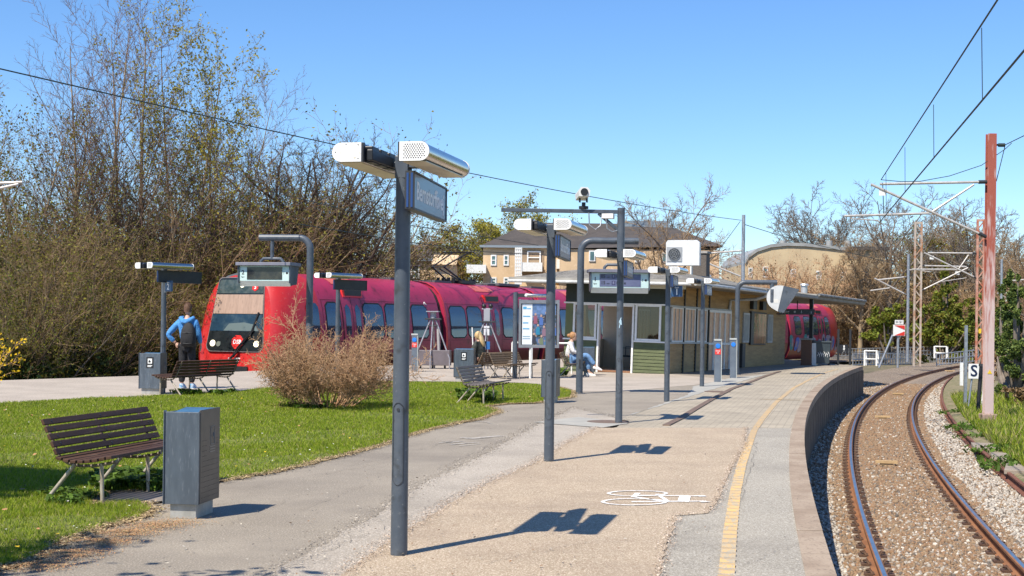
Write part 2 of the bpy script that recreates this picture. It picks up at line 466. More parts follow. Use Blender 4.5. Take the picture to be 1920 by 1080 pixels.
# bicycle marking
bkm = MB()
def pl(pts, w, closed=False):
    P = [on(x, y) + V((0, 0, .0125)) for x, y in pts]
    if closed: P.append(P[0])
    for a, b in zip(P, P[1:]):
        d = (b - a).normalized(); nn = V((-d.y, d.x, 0)) * w / 2; a2, b2 = a - d * w * .2, b + d * w * .2
        z = V((0, 0, .0002 * (len(bkm.f) % 9)))
        bkm.add([a2 + nn + z, a2 - nn + z, b2 - nn + z, b2 + nn + z], [(0, 1, 2, 3)])
def ell(cx, cy, rx, ry): return [(cx + rx * math.cos(t), cy + ry * math.sin(t)) for t in [2 * math.pi * i / 36 for i in range(36)]]
pl(ell(1195, 927.5, 54, 5.0), .036, True); pl(ell(1189, 943.5, 59, 6.0), .036, True)
pl([(1186, 943), (1318, 942)], .05); pl([(1190, 931), (1316, 932.5)], .05); pl([(1196, 927), (1188, 934), (1248, 943)], .05); pl([(1232, 929), (1253, 943)], .04)
pl([(1285, 932), (1281, 943)], .10); pl([(1310, 932.6), (1320, 932.4)], .07); pl([(1315, 943.4), (1326, 943)], .07)
struct(bkm.build('bicycle_marking', M('road_white', (.8, .79, .76), (.66, .63, .58), s=8, lo=.45, hi=.7, c3=(.52, .43, .35), s3=45, lo3=.56, hi3=.62, rough=.85)))
# cracks, seams and old stains in the asphalt
ck = MB(); rg = random.Random(19)
def crack(a, b, w0, n=26, wob=.035):
    P = [a.lerp(b, k / n) + V((rg.uniform(-wob, wob), rg.uniform(-wob, wob), 0)) * (0 if k in (0, n) else 1) for k in range(n + 1)]
    for p, q in zip(P, P[1:]):
        d = (q - p).normalized(); nn = V((-d.y, d.x, 0)); w0_, w1_ = w0 * rg.uniform(.15, .6), w0 * rg.uniform(.15, .6); z = V((0, 0, .0135 + rg.uniform(0, .0006)))
        ck.add([p + nn * w0_ + z, p - nn * w0_ + z, q - nn * w1_ + z, q + nn * w1_ + z], [(0, 1, 2, 3)])
for (x0, y0, x1, y1, w) in ((470, 915, 720, 868, .006), (560, 960, 700, 905, .004), (640, 880, 910, 812, .006), (820, 880, 1000, 800, .005), (430, 985, 560, 930, .004), (700, 1000, 960, 880, .004),
                            (1000, 1010, 1180, 975, .003), (1130, 880, 1240, 868, .003), (900, 1060, 1100, 1020, .003), (1390, 940, 1420, 830, .005), (1250, 1010, 1350, 985, .003), (520, 1075, 690, 1000, .005), (960, 770, 1090, 748, .008), (870, 800, 1060, 775, .006), (1400, 1060, 1500, 1020, .003), (1330, 860, 1395, 850, .003)):
    crack(on(x0, y0), on(x1, y1), w)
struct(ck.build('path_crack', M('crack_dark', (.14, .12, .10), (.2, .17, .14), s=20, rough=.95)))
# chalky scuffs on the asphalt
sc = MB(); rg = random.Random(8)
for (x, y, w) in ((830, 828, 70), (870, 824, 60), (900, 820, 50), (855, 834, 50), (840, 831, 30), (1000, 722, 40), (905, 793, 20)):
    for k in range(3):
        a = on(x + rg.uniform(-15, 15), y + rg.uniform(-3, 3)); b = on(x + w * rg.uniform(.5, 1), y + rg.uniform(-4, 2))
        d = (b - a).normalized(); nn = V((-d.y, d.x, 0)) * rg.uniform(.012, .03); z = V((0, 0, .0055 + .0008 * k))
        sc.add([a + nn + z, a - nn + z, b - nn * .4 + z, b + nn * .6 + z], [(0, 1, 2, 3)])
struct(sc.build('path_scuff', M('chalk_scuff', (.50, .46, .41), (.38, .35, .31), s=14, rough=.95)))

# ------------------------------------------------------------------ lawn
lawn_px = [(-260, 1150), (-100, 1100), (0, 1068), (60, 1050), (118, 1016), (200, 988), (262, 972), (283, 958), (255, 945), (180, 950), (150, 940), (205, 925), (300, 921), (340, 917),
           (408, 903), (452, 897), (520, 885), (600, 865), (700, 840), (770, 815), (830, 800), (900, 786), (935, 772), (910, 763), (950, 758), (1000, 757), (1068, 746), (1072, 735), (1040, 726),
           (960, 719), (840, 716), (700, 716), (560, 723), (450, 735), (330, 742), (200, 747), (0, 758), (-260, 785)]
lawn = gp(*lawn_px)
dry = M('dry_verge', (.42, .30, .16), (.30, .21, .12), s=3, c3=(.2, .2, .07), s3=30, lo3=.5, hi3=.65, rough=.95, bump=.5, bs=60)
big = []
cx = sum(p[0] for p in lawn) / len(lawn); cy = sum(p[1] for p in lawn) / len(lawn)
npx = len(lawn)
rg = random.Random(12)
for i, (x, y) in enumerate(lawn):
    a, b = V(lawn[i - 1]), V(lawn[(i + 1) % npx]); t = (b - a).normalized(); nn = V((t.y, -t.x))
    k = .045 if 1 < i < 27 else .02
    big.append((x + nn.x * k, y + nn.y * k))
sheet('verge', jag(big, .05, .03, 21), .010, dry)
turf = M('turf', (.15, .18, .025), (.21, .21, .045), s=2.2, c3=(.05, .07, .012), s3=40, rough=.95, bump=.6, bs=60)
sheet('lawn', jag(lawn, .06, .04, 22), .014, turf)
# dry crumbs and rusty dust scattered along the lawn edge
def crumbs(name, pts, size, mats, label, seed):
    r_ = np.random.RandomState(seed); c = np.array(pts); k = len(c); a = r_.rand(k) * 6.283; sz = size * (.35 + r_.rand(k) ** 2 * 1.3)
    v = np.stack([np.c_[c[:, 0] + sz * np.cos(a + q) * e, c[:, 1] + sz * np.sin(a + q) * e, .0225 + .004 * r_.rand(k) + sz * .25 * r_.randn(k)] for q, e in ((0, 1), (1.4, .7), (3.0, 1.1), (4.6, .6))], 1)
    o = npmesh(name, v.reshape(-1, 3), np.arange(k * 4).reshape(-1, 4), mats, (r_.rand(k) * len(mats)).astype(int)); return tag(o, label, 'debris', kind='stuff')
r = np.random.RandomState(77); P_ = []
for i in list(range(1, 12)) + list(range(13, 28)):
    a, b = np.array(lawn[i]), np.array(lawn[i + 1]); L_ = np.linalg.norm(b - a); k = int(L_ * 1300); t_ = r.rand(k, 1); nn_ = np.array([(b - a)[1], -(b - a)[0]]) / L_
    P_ += list(a + (b - a) * t_ + nn_ * (r.randn(k, 1) * .055 + .03 + .03 * np.sin(t_ * 9 + i)))
crumbs('verge_litter', P_, .0085, [dry, M('crumb_straw', (.50, .38, .21), rough=.9), M('crumb_dark', (.16, .11, .06), rough=.95)], 'dry straw and crumbs along the worn lawn edge', 3)
def edge_grains(poly, idx, per, amp, r):
    out = []
    for i in idx:
        a, b = np.array(poly[i]), np.array(poly[(i + 1) % len(poly)]); L_ = np.linalg.norm(b - a); k = int(L_ * per)
        if k < 1: continue
        t_ = r.rand(k, 1); nn_ = np.array([(b - a)[1], -(b - a)[0]]) / L_; out += list(a + (b - a) * t_ + nn_ * r.randn(k, 1) * amp)
    return out
crumbs('loose_chippings', edge_grains(chip_poly, range(0, 7), 650, .05, r) + edge_grains(chip_poly, range(8, 16), 420, .03, r), .0062, [M('grain_pink', (.46, .355, .265), rough=.9), M('grain_pale', (.60, .50, .41), rough=.9), M('grain_brown', (.28, .2, .14), rough=.9)], 'loose pink chippings along the ragged paving edges', 8)
crumbs('loose_grit', edge_grains(pale_poly, (0, 1, 2, 3, 4, 5, 6), 420, .07, r), .0065, [M('grain_grey', (.42, .37, .31), rough=.9), M('grain_dark', (.2, .17, .14), rough=.9)], 'loose grey grit along the old kerb line of the path', 9)
P_ = []
while len(P_) < 900:
    p = on(r.uniform(300, 1500), r.uniform(690, 1085))
    if not inside(lawn, np.array([p.x]), np.array([p.y]))[0] and p.y < 40: P_.append(np.array([p.x, p.y]))
crumbs('path_litter', P_, .0085, [M('litter_pale', (.50, .45, .37), rough=.9), M('litter_brown', (.22, .13, .07), rough=.9), M('gum_dark', (.10, .09, .08), rough=.9)], 'small leaves, stub ends and gum spots scattered on the paving', 10)
P_ = []
for (x, y), n_ in (((90, 1062), 1800), ((140, 1042), 3400), ((190, 1020), 4200), ((240, 1003), 4200), ((290, 990), 3000), ((330, 984), 1500), ((60, 1068), 1500)):
    p = on(x, y); P_ += list(np.c_[p.x + r.randn(n_) * .12, p.y + r.randn(n_) * .10])
crumbs('rust_dust', P_, .0042, [M('rust_dirt', (.40, .19, .075), (.30, .17, .09), s=7, rough=.95), M('rust_dirt_pale', (.48, .27, .13), rough=.95), dry], 'rusty brown dirt spread on the asphalt beside the nearest bench', 5)
sheet('bench_pad', jag(gp((158, 938), (250, 922), (330, 920), (330, 940), (240, 952), (180, 948)), .2, .02, 10), .021, M('pad_concrete', (.24, .2, .165), (.19, .165, .14), s=5, rough=.95, bump=.3))
rs = np.random.RandomState(5)
def blades(name, polys, count, hgt, wid, mats, z, yr, power=1.6, label='', clump=.35, keepout=None):
    xs, yy = [], []; xmin = min(p[0] for p in polys); xmax = max(p[0] for p in polys)
    got = 0; X = np.empty(0); Yv = np.empty(0)
    while len(X) < count:
        u = rs.rand(count * 2)
        y = yr[0] * (yr[1] / yr[0]) ** (u ** power)
        x = xmin + (xmax - xmin) * rs.rand(count * 2)
        ok = inside(polys, x, y) & (np.abs(x) < .40 * y + .6)
        X = np.r_[X, x[ok]]; Yv = np.r_[Yv, y[ok]]
    X, Yv = X[:count], Yv[:count]
    wn = np.sin(X * 1.1 + 2 * np.sin(Yv * .6)) * np.sin(Yv * .9 + 1.7 * np.sin(X * .8)); kp = (wn < .55) | (rs.rand(count) < .35); X, Yv = X[kp], Yv[kp]; count = len(X)
    nz = .5 + .5 * np.sin(X * 2.3 + 1.3 * np.sin(Yv * 1.7)) * np.sin(Yv * 2.9 + X * .7) 
    h = hgt * (.45 + .75 * rs.rand(count)) * (1 - clump + 2 * clump * nz) * (1 + .015 * Yv)
    w = wid * (.7 + .6 * rs.rand(count)) * (1 + .09 * (Yv - 8).clip(0))
    a = rs.rand(count) * 6.283; lean = h * (.2 + .9 * rs.rand(count)); la = rs.rand(count) * 6.283
    bx, by = np.cos(a) * w / 2, np.sin(a) * w / 2
    v = np.empty((count, 3, 3))
    v[:, 0] = np.c_[X - bx, Yv - by, np.full(count, z)]
    v[:, 1] = np.c_[X + bx, Yv + by, np.full(count, z)]
    v[:, 2] = np.c_[X + np.cos(la) * lean, Yv + np.sin(la) * lean, z + h]
    f = np.arange(count * 3).reshape(-1, 3)
    mi = (rs.rand(count) ** 1.3 * len(mats)).astype(int)
    o = npmesh(name, v.reshape(-1, 3), f, mats, mi)
    return tag(o, label, 'grass', kind='stuff')
gm = [leafmat('grass_green', (.20, .285, .014), (.25, .33, .02), .4, 3), leafmat('grass_light', (.33, .39, .03), (.37, .41, .045), .4, 3), leafmat('grass_deep', (.10, .17, .01), (.13, .19, .015), .4, 3), leafmat('grass_straw', (.36, .3, .13), (.3, .27, .1), .3, 3)]
blades('grass', lawn, 370000,   .031, .0055, gm[:1] + gm[:1] + gm[1:2] + gm[2:3] + gm[:1] + gm[1:2] + gm[3:], .016, (8.2, 33), 1.35, 'short green lawn grass with dry straw mixed in')
# tufts of broad leaves round the bench feet and along the verge
def tuft_leaves(name, spots, label, mats, hgt=.11, n=26):
    vs, fs, mi = [], [], []; r = random.Random(3)
    for (p, rad, hh) in spots:
        for k in range(n):
            a = r.uniform(0, 6.283); d = rad * math.sqrt(r.random()); b = V((p.x + math.cos(a) * d, p.y + math.sin(a) * d, .018))
            l = hgt * hh * r.uniform(.5, 1.2); la = r.uniform(0, 6.283); dr_ = V((math.cos(la), math.sin(la), 0)); up = V((0, 0, 1))
            w = l * .17; sd = V((-dr_.y, dr_.x, 0)) * w; i = len(vs)
            m1 = b + dr_ * l * .3 + up * l * .6; tip = b + dr_ * l * .8 + up * l * .65
            vs += [b, m1 + sd, tip, m1 - sd]; fs.append((i, i + 1, i + 2, i + 3)); mi.append(r.randrange(len(mats)))
    o = npmesh(name, np.array([tuple(v) for v in vs]), np.array(fs), mats, mi)
    return tag(o, label, 'weeds', kind='stuff')
weedm = [leafmat('weed_green', (.10, .19, .02), (.14, .22, .035), .3), leafmat('weed_dark', (.06, .115, .015), (.08, .13, .02), .3)]
rw = random.Random(31)
wsp = []
for (x0, x1, y0, y1, k, hh) in ((95, 190, 930, 952, 14, .8), (185, 300, 895, 925, 26, 1.25), (300, 312, 890, 925, 5, 1.2), (860, 935, 738, 756, 22, 1.5), (325, 445, 736, 744, 16, 1.2), (1046, 1066, 700, 707, 6, 2.2), (520, 660, 758, 770, 14, 1.0)):
    for _ in range(k): wsp.append((on(rw.uniform(x0, x1), rw.uniform(y0, y1)), .1, hh))
tuft_leaves('weeds', wsp, 'broad leaved weeds growing round the bench legs', weedm)
# daisies, dandelions and fallen leaves
for nm, cl, cnt, sz, lab in (('fallen_leaves', (.40, .2, .09), 130, .02, 'dry fallen leaves scattered on the lawn'), ('daisies', (.8, .78, .7), 220, .010, 'small white daisies scattered in the lawn'), ('dandelions', (.85, .55, .02), 40, .016, 'yellow dandelions in the lawn')):
    vs, fs = [], []; r = random.Random(cnt)
    while len(fs) < cnt:
        y = 8.5 * (30 / 8.5) ** r.random(); x = r.uniform(-12, 2)
        if not inside(lawn, np.array([x]), np.array([y]))[0]: continue
        z = .045 + r.uniform(0, .02); a = r.uniform(0, 6.28); i = len(vs); s_ = sz * r.uniform(.6, 1.3)
        for k in range(5): vs.append((x + s_ * math.cos(a + k * 1.257), y + s_ * math.sin(a + k * 1.257), z + r.uniform(-.3, .5) * s_))
        fs.append([i, i + 1, i + 2, i + 3, i + 4])
    o = npmesh(nm, np.array(vs), np.array(fs), M(nm + '_colour', cl, rough=.8)); tag(o, lab, 'scatter', kind='stuff')

# ------------------------------------------------------------------ track: bed, ballast, sleepers, rails
bed = M('track_bed', (.20, .145, .095), (.14, .098, .064), s=2.5, c3=(.38, .33, .27), s3=26, lo3=.52, hi3=.62, rough=.95, bump=.9, bs=38, bdist=.03)
bd = MB(); rows = []
offs = [(-2.6, -1.0), (-1.4, -1.04), (-.55, -1.14), (-.1, -1.165), (.12, -1.165), (.75, -1.14), (1.38, -1.165), (1.6, -1.165), (2.05, -1.14), (2.8, -1.16), (3.6, -1.06), (4.6, -1.02), (6.5, -1.05)]
for i in range(56):
    Y = 4 + i * 1.8
    row = []
    for o_, z_ in offs:
        p = trackp(Y, o_)[0]
        row.append((p.x, p.y, z_))
    rows.append(row)
bd.loft(rows, closed=False)
bo = bd.build('track_bed', bed); struct(bo)
for p in bo.data.polygons: 
    pass
def ico():
    bm = bmesh.new(); bmesh.ops.create_icosphere(bm, subdivisions=1, radius=1); v = np.array([x.co[:] for x in bm.verts]); f = np.array([[q.index for q in x.verts] for x in bm.faces]); bm.free(); return v, f
IV, IF = ico()
def stones(name, count, ofun, size, mats, label, yr=(12.3, 62), power=1.0):
    u = rs.rand(count); Yv = yr[0] * (yr[1] / yr[0]) ** (u ** power)
    off, zz, mi = ofun(count, Yv)
    s_ = (Yv - TCY) / (TR - off); X = TCX - (TR - off) * np.sqrt(1 - s_ * s_)
    sz = size * (.55 + .8 * rs.rand(count)) * (1 + .012 * (Yv - 13))
    ax = rs.rand(count, 3) * .6 + .55
    ang = rs.rand(count) * 6.283; ca, sa = np.cos(ang), np.sin(ang)
    jit = 1 + .45 * (rs.rand(count, len(IV)) - .5)
    v = IV[None] * jit[..., None] * (sz[:, None] * ax)[:, None, :] * .5
    t2 = (rs.rand(count) - .5) * 1.6; c2, s2 = np.cos(t2), np.sin(t2)
    y2 = v[..., 1] * c2[:, None] - v[..., 2] * s2[:, None]; z2 = v[..., 1] * s2[:, None] + v[..., 2] * c2[:, None]
    x3 = v[..., 0] * ca[:, None] - y2 * sa[:, None]; y3 = v[..., 0] * sa[:, None] + y2 * ca[:, None]
    out = np.stack([x3 + X[:, None], y3 + Yv[:, None], z2 + zz[:, None]], -1)
    f = (IF[None] + (np.arange(count) * len(IV))[:, None, None]).reshape(-1, 3)
    o = npmesh(name, out.reshape(-1, 3), f, mats, np.repeat(mi, len(IF)))
    return tag(o, label, 'ballast', kind='stuff')
def bedz(off):
    return np.interp(off, [o for o, _ in offs], [z for _, z in offs])
sm = [M('stone_grey', (.40, .355, .295), (.31, .275, .23), s=9, rough=.9), M('stone_pale', (.56, .50, .42), (.45, .40, .33), s=9, rough=.9), M('stone_brown', (.27, .185, .11), (.19, .13, .08), s=9, rough=.95),
      M('stone_rust', (.20, .118, .063), (.27, .165, .095), s=9, rough=.95), M('stone_dark', (.15, .12, .095), (.1, .085, .07), s=9, rough=.95)]
def bal(n, Yv):
    off = rs.rand(n) * 7.4 - 2.3
    inner = (off > -.35) & (off < 1.85)
    z = bedz(off) + .012 * (rs.rand(n) - .3)
    nr = np.minimum(np.abs(off), np.abs(off - 1.5)); z = z - .06 * np.exp(-(nr / .11) ** 2)
    pr = np.where(inner[:, None], [[.12, .05, .42, .33, .08]], [[.50, .18, .16, .06, .10]])
    fr = np.clip((Yv - 18) / 10, 0, 1)[:, None]
    pr = np.where(inner[:, None], pr * (1 - fr) + fr * np.array([[.04, .01, .45, .45, .05]]), pr)
    left = (off < -.2)[:, None]
    pr = np.where(left, pr * (1 - fr * .7) + fr * .7 * np.array([[.12, .05, .5, .25, .08]]), pr)
    c = pr.cumsum(1); mi = (rs.rand(n)[:, None] > c).sum(1).clip(0, 4)
    return off, z, mi
stones('ballast', 125000, bal, .05, sm, 'grey and rust brown crushed stone ballast round the rails', power=1.15)
railside = M('rail_rust', (.26, .115, .05), (.19, .08, .035), s=6, rough=.85, stretch=(1, .3, 1))
railtop = M('rail_polished', (.55, .54, .53), (.42, .40, .39), s=5, rough=.3, metal=1)
oldrail = M('old_rail_rust', (.19, .075, .045), (.13, .05, .03), s=8, rough=.9)
def rail(name, fn, mats, label, group=None, top=RAIL_Z, y0=5, y1=101, polished=True):
    prof = [(-.07, -.16), (.07, -.16), (.07, -.145), (.012, -.125), (.012, -.045), (.036, -.036), (.036, -.010), (.022, 0), (-.022, 0), (-.036, -.010), (-.036, -.036), (-.012, -.045), (-.012, -.125), (-.07, -.145)]
    m = MB(); rings = []; k = int((y1 - y0) / .8)
    for i in range(k + 1):
        p, h = fn(y0 + (y1 - y0) * i / k); nx = V((h.y, -h.x, 0))
        rings.append([p + nx * a + V((0, 0, top + b)) for a, b in prof])
    n = len(prof); vs = [q for r in rings for q in r]
    for j in range(n):
        m.cur = 1 if (j in (7,) and polished) else 0
        m.add([r[j] for r in rings] + [r[(j + 1) % n] for r in rings], [(i, k + 1 + i, k + 2 + i, i + 1) for i in range(k)])
    m.cur = 0; m.add(rings[0], [tuple(range(n))]); m.add(rings[-1], [tuple(range(n))[::-1]])
    return tag(m.build(name, mats), label, 'rail', group)
rail('rail', lambda y: trackp(y, 0), [railside, railtop], 'shiny curved steel rail nearest the platform')
rail('rail', lambda y: trackp(y, 1.5), [railside, railtop], 'shiny curved steel rail on the far side of the track from the platform')
rail('rail', lambda y: arc(343.093, -55.442, 343.53, y), [oldrail, oldrail], 'red rusted disused rail lying outside the running track', top=-.97, y0=14, y1=68, polished=False)
# sleepers, each with its clips
slc = M('sleeper_concrete', (.25, .19, .135), (.18, .125, .085), s=4, c3=(.3, .25, .2), s3=40, rough=.95, bump=.4)
clipm = M('rail_clip_rust', (.07, .035, .022), (.11, .06, .035), s=20, rough=.85)
s0 = thing('sleeper', 'brown concrete sleeper half buried in ballast under the shiny rails', 'sleeper', group='sleepers under the running track')
m = MB(); m.bb(-.42, 1.92, -.11, .11, -1.30, -1.152); m.build('sleeper_body', slc, s0, bevel=.012)
for rx in (0, 1.5):
    for sd in (-1, 1):
        m = MB(); m.tube([(rx + sd * .07, -.06, -1.135), (rx + sd * .10, -.04, -1.09), (rx + sd * .135, 0, -1.1), (rx + sd * .10, .04, -1.09), (rx + sd * .07, .06, -1.135)], .013, 5)
        m.bb(rx + sd * .05, rx + sd * .16, -.075, .075, -1.15, -1.125)
        m.build('rail_clip', clipm, s0)
first = True; ph = math.asin((11.5 - TCY) / TR)
for i in range(110):
    a = ph + i * .60 / TR; p = V((TCX - TR * math.cos(a), TCY + TR * math.sin(a), 0))
    rz = a - math.pi / 2
    rz = -(math.pi / 2 - a)  # heading from +Y
    hx = math.sin(a); hy = math.cos(a)
    rz = math.atan2(-hx, hy)
    if first: s0.location = p; s0.rotation_euler = (0, 0, rz); first = False
    else: copy_thing(s0, p, rz)
# pale timber boards lying between the rails
bm_ = M('timber_board', (.5, .34, .17), (.42, .28, .14), s=12, rough=.85)
for i, (x, y, w, lab) in enumerate(((1662, 866, 40, 'long pale timber board between the rails closest to the camera'), (1655, 781, 28, 'short pale timber board between the rails further along the curve'), (1684, 738, 20, 'small pale timber board between the rails at the start of the bend'), (1781, 695, 18, 'tiny pale timber board between the far rails near the bridge'))):
    p = on(x, y, -1.06); m = MB(); L_ = w / FPX * p.y
    m.box(p, (L_, .11, .05), rz=R(-14)); m.box(p + V((0, 0, -.04)), (L_ * .6, .07, .05), rz=R(-14))
    tag(m.build('timber_board', bm_), lab, 'board', 'boards between the rails')
# right-hand verge
verge = M('verge_soil', (.18, .15, .08), (.11, .12, .04), s=1.5, c3=(.25, .2, .12), s3=8, rough=.95, bump=.6, bs=20)
vb = MB(); rows = []
for i in range(40):
    Y = 10 + i * 1.6; rows.append([(lambda p, z: (p.x, p.y, z))(arc(343.093, -55.442, 343.53 - o_, Y)[0], z_) for o_, z_ in ((.02, -1.05), (.12, -.985), (.6, -.94), (2, -.86), (5, -.7), (12, -.3), (30, .6))])
vb.loft(rows, closed=False); struct(vb.build('verge_bank', verge))
def arc3(off, Y): return arc(343.093, -55.442, 343.53 - off, Y)[0]
vpoly = [tuple(arc3(.45, y).xy) for y in np.linspace(17, 48, 16)] + [tuple(arc3(7.5, y).xy) for y in np.linspace(48, 17, 16)]
cnt = 60000
Yv = 17 * (48 / 17) ** rs.rand(cnt); off = .35 + 7 * rs.rand(cnt) ** 1.3
s_ = (Yv + 55.442) / (343.53 - off); X = 343.093 - (343.53 - off) * np.sqrt(1 - s_ * s_)
zz = np.interp(off, [.02, .12, .6, 2, 5, 12], [-1.05, -.985, -.94, -.86, -.7, -.3]) - .01
h = (.09 + .16 * rs.rand(cnt)) * (.6 + .6 * (np.sin(X * 3) * np.sin(Yv * 1.7) > -.2)); a = rs.rand(cnt) * 6.283; w = .012 + .012 * rs.rand(cnt)
v = np.stack([np.c_[X - np.cos(a) * w, Yv - np.sin(a) * w, zz], np.c_[X + np.cos(a) * w, Yv + np.sin(a) * w, zz], np.c_[X + h * .6 * np.cos(a * 3), Yv + h * .6 * np.sin(a * 3), zz + h]], 1)
o = npmesh('verge_grass', v.reshape(-1, 3), np.arange(cnt * 3).reshape(-1, 3), gm, (rs.rand(cnt) * 4).astype(int)); tag(o, 'long rough grass on the verge right of the rails', 'grass', kind='stuff')
cnt = 5200
Yv = 18 * (40 / 18) ** rs.rand(cnt); off = -.35 + .9 * rs.rand(cnt) + .6 * (rs.rand(cnt) ** 3); keep = np.sin(Yv * 2.1) + np.sin(Yv * .77 + 1) > .35; Yv, off = Yv[keep], off[keep]; cnt = len(Yv)
s_ = (Yv + 55.442) / (343.53 - off); X = 343.093 - (343.53 - off) * np.sqrt(1 - s_ * s_); zz = np.interp(off, [-.5, .05, .6, 2], [-1.03, -1.0, -.94, -.86]) + .09 * rs.rand(cnt)
d3 = rs.randn(cnt, 3) * .026; e3 = rs.randn(cnt, 3) * .026; c3 = np.c_[X, Yv, zz]
v = np.stack([c3 - d3, c3 + e3, c3 + d3, c3 - e3], 1)
o = npmesh('ground_ivy', v.reshape(-1, 3), np.arange(cnt * 4).reshape(-1, 4), weedm, (rs.rand(cnt) * 2).astype(int)); tag(o, 'low creeping plants along the rusted rail', 'plants', kind='stuff')
# flat stone slabs beside the rusted rail
for i, (x, y, w) in enumerate(((1838, 838, .5), (1880, 858, .6), (1905, 880, .55), (1792, 742, .5))):
    p = on(x, y, -.97); m = MB(); m.box(p + V((.1, 0, 0)), (w, 1.2, .08), rz=R(-16 - 3 * i))
    tag(m.build('stone_slab', M('slab_stone', (.31, .26, .2), (.24, .2, .16), s=5, rough=.95, bump=.3), bevel=.01),
        ('flat stone slab with its edge in grass beside the mast foot', 'flat stone slab in the row by the rusted rail below the mast foot', 'flat stone slab by the rusted rail nearest the frame edge', 'flat stone slab beside the rusted rail near the S sign')[i], 'slab', 'stone slabs along the rusted rail')

# dead leaves and twigs under the bare bush
r = np.random.RandomState(4)
P_ = [np.array([on(604, 767).x, on(604, 767).y + .2]) + r.randn(2) * np.array([.55, .4]) for _ in range(1500)]
crumbs('bush_litter', P_, .02, [M('dead_leaf_tan', (.36, .24, .13), rough=.95), M('dead_leaf_dark', (.16, .10, .055), rough=.95), M('crumb_straw', (.50, .38, .21))], 'dead leaves and twigs lying under the bare brown bush', 11)
# ------------------------------------------------------------------ station building
grn = M('green_board_paint', (.070, .085, .032), (.10, .118, .046), s=6, c3=(.11, .11, .06), s3=22, lo3=.6, hi3=.75, rough=.6, stretch=(.4, .4, 2))
grn_d = M('dark_green_boards', (.022, .032, .026), (.03, .04, .032), s=5, rough=.6)
olive = M('olive_panel', (.12, .135, .052), (.14, .155, .06), s=3, rough=.6)
brn = M('brown_board_paint', (.44, .275, .11), (.34, .205, .08), s=4, c3=(.52, .35, .17), s3=20, lo3=.58, hi3=.75, rough=.7, stretch=(1, .3, 2))
felt = M('roof_felt', (.20, .185, .16), (.12, .11, .095), s=2.5, c3=(.34, .32, .28), s3=16, lo3=.55, hi3=.7, rough=.95, bump=.5, bs=20)
soff = M('soffit_boards', (.32, .28, .22), (.25, .22, .18), s=4, rough=.8)
wht = M('window_white', (.80, .79, .76), (.68, .67, .63), s=8, lo=.45, hi=.8, rough=.5)
grey_frame = M('grey_window_frame', (.42, .43, .42), (.34, .35, .34), s=6, rough=.5)
wallin = M('waiting_room_wall', (.66, .56, .44), (.58, .49, .38), s=2, rough=.8)
wglass = glassmat('window_glass', (.62, .55, .45), .015)
dglass = glassmat('mirror_glass', (.35, .32, .28), .40)
gutter = M('gutter_zinc', (.55, .55, .53), (.42, .42, .4), s=6, rough=.5)
fascm = M('fascia_weathered', (.34, .32, .28), (.24, .22, .19), s=3, lo=.4, hi=.65, rough=.8)
C1 = on(1246, 701.5)
BH = 27
bd_ = thing('station_building', 'low green and brown boarded waiting room with a flat roof and white window frames', 'station building', C1, R(-BH), tilt=R(1.3))
bd_.rotation_mode = 'XYZ'
bd_.rotation_euler = (Matrix.Rotation(R(1.3), 3, 'Y') @ Matrix.Rotation(R(-BH), 3, 'Z')).to_euler()
W, D, HH = 3.4, 13.4, 2.78
def boards(m, p0, p1, z0, z1, out, pitch=.105, t=.014):     # overlapping horizontal boards on a wall from p0 to p1
    p0, p1, out = V(p0), V(p1), V(out); z = z0
    while z < z1 - .01:
        zt = min(z + pitch, z1)
        a0, a1 = p0 + out * t * 1.6, p1 + out * t * 1.6; b0, b1 = p0 + out * .003, p1 + out * .003
        up = V((0, 0, 1))
        m.add([a0 + up * z, a1 + up * z, b1 + up * zt, b0 + up * zt, b0 + up * z, b1 + up * z], [(0, 1, 2, 3), (4, 5, 1, 0), (0, 3, 4), (1, 5, 2)])
        z += pitch
fx = lambda px: (px - 1246) / 188 * 3.4
O = (0, -1, 0)
xa, xb, xc, xd, xe, xf = fx(1073.6), fx(1118), fx(1123.5), fx(1184.6), fx(1189.7), fx(1237)
# end wall towards the camera
m = MB(); m.bb(-W, xc, .0, .1, -.25, .96); m.bb(xd, 0, .0, .1, -.25, .96)
m.bb(-W, 0, 0, .1, 2.12, HH); m.build('end_wall_core', grn_d, bd_)
m = MB(); boards(m, (-W, 0, 0), (xc - .07, 0, 0), -.2, .95, O); m.build('lower_boarding', grn, bd_)
m = MB(); boards(m, (xd + .07, 0, 0), (.012, 0, 0), -.2, .95, O); m.build('lower_boarding', grn, bd_)
m = MB(); boards(m, (-W, 0, 0), (.012, 0, 0), 2.13, 2.79, O, .13); m.build('upper_boarding', grn_d, bd_)
for q0, q1 in ((-W, xa), (xb, xc - .06), (xd + .06, xe), (xf, 0)): m = MB(); m.bb(q0, q1, .01, .09, .96, 2.12); m.build('wall_panel', olive, bd_)
for q0, q1 in ((-W - .05, xc - .07), (xd + .07, .05)): m = MB(); m.bb(q0, q1, -.045, .02, .945, .99); m.build('sill_band', wht, bd_)
m = MB(); m.bb(-W - .05, .02, -.04, .02, 2.09, 2.135); m.build('head_band', wht, bd_)
def window(x0, x1, z0, z1, y, nmull=0, fr=.065, gl=wglass, fm=wht):
    m = MB(); m.bb(x0, x0 + fr, y - .035, y + .05, z0, z1); m.bb(x1 - fr, x1, y - .035, y + .05, z0, z1)
    m.bb(x0 + fr, x1 - fr, y - .033, y + .05, z0, z0 + fr); m.bb(x0 + fr, x1 - fr, y - .033, y + .05, z1 - fr * .6, z1)
    w = m.build('window', fm, bd_, bevel=.005)
    m = MB(); m.bb(x0 + fr, x1 - fr, y + .012, y + .018, z0 + fr, z1 - fr * .6); m.build('pane', gl, w)
    return w
window(xa, xb, .99, 2.09, 0); window(xe, xf, .99, 2.09, 0)
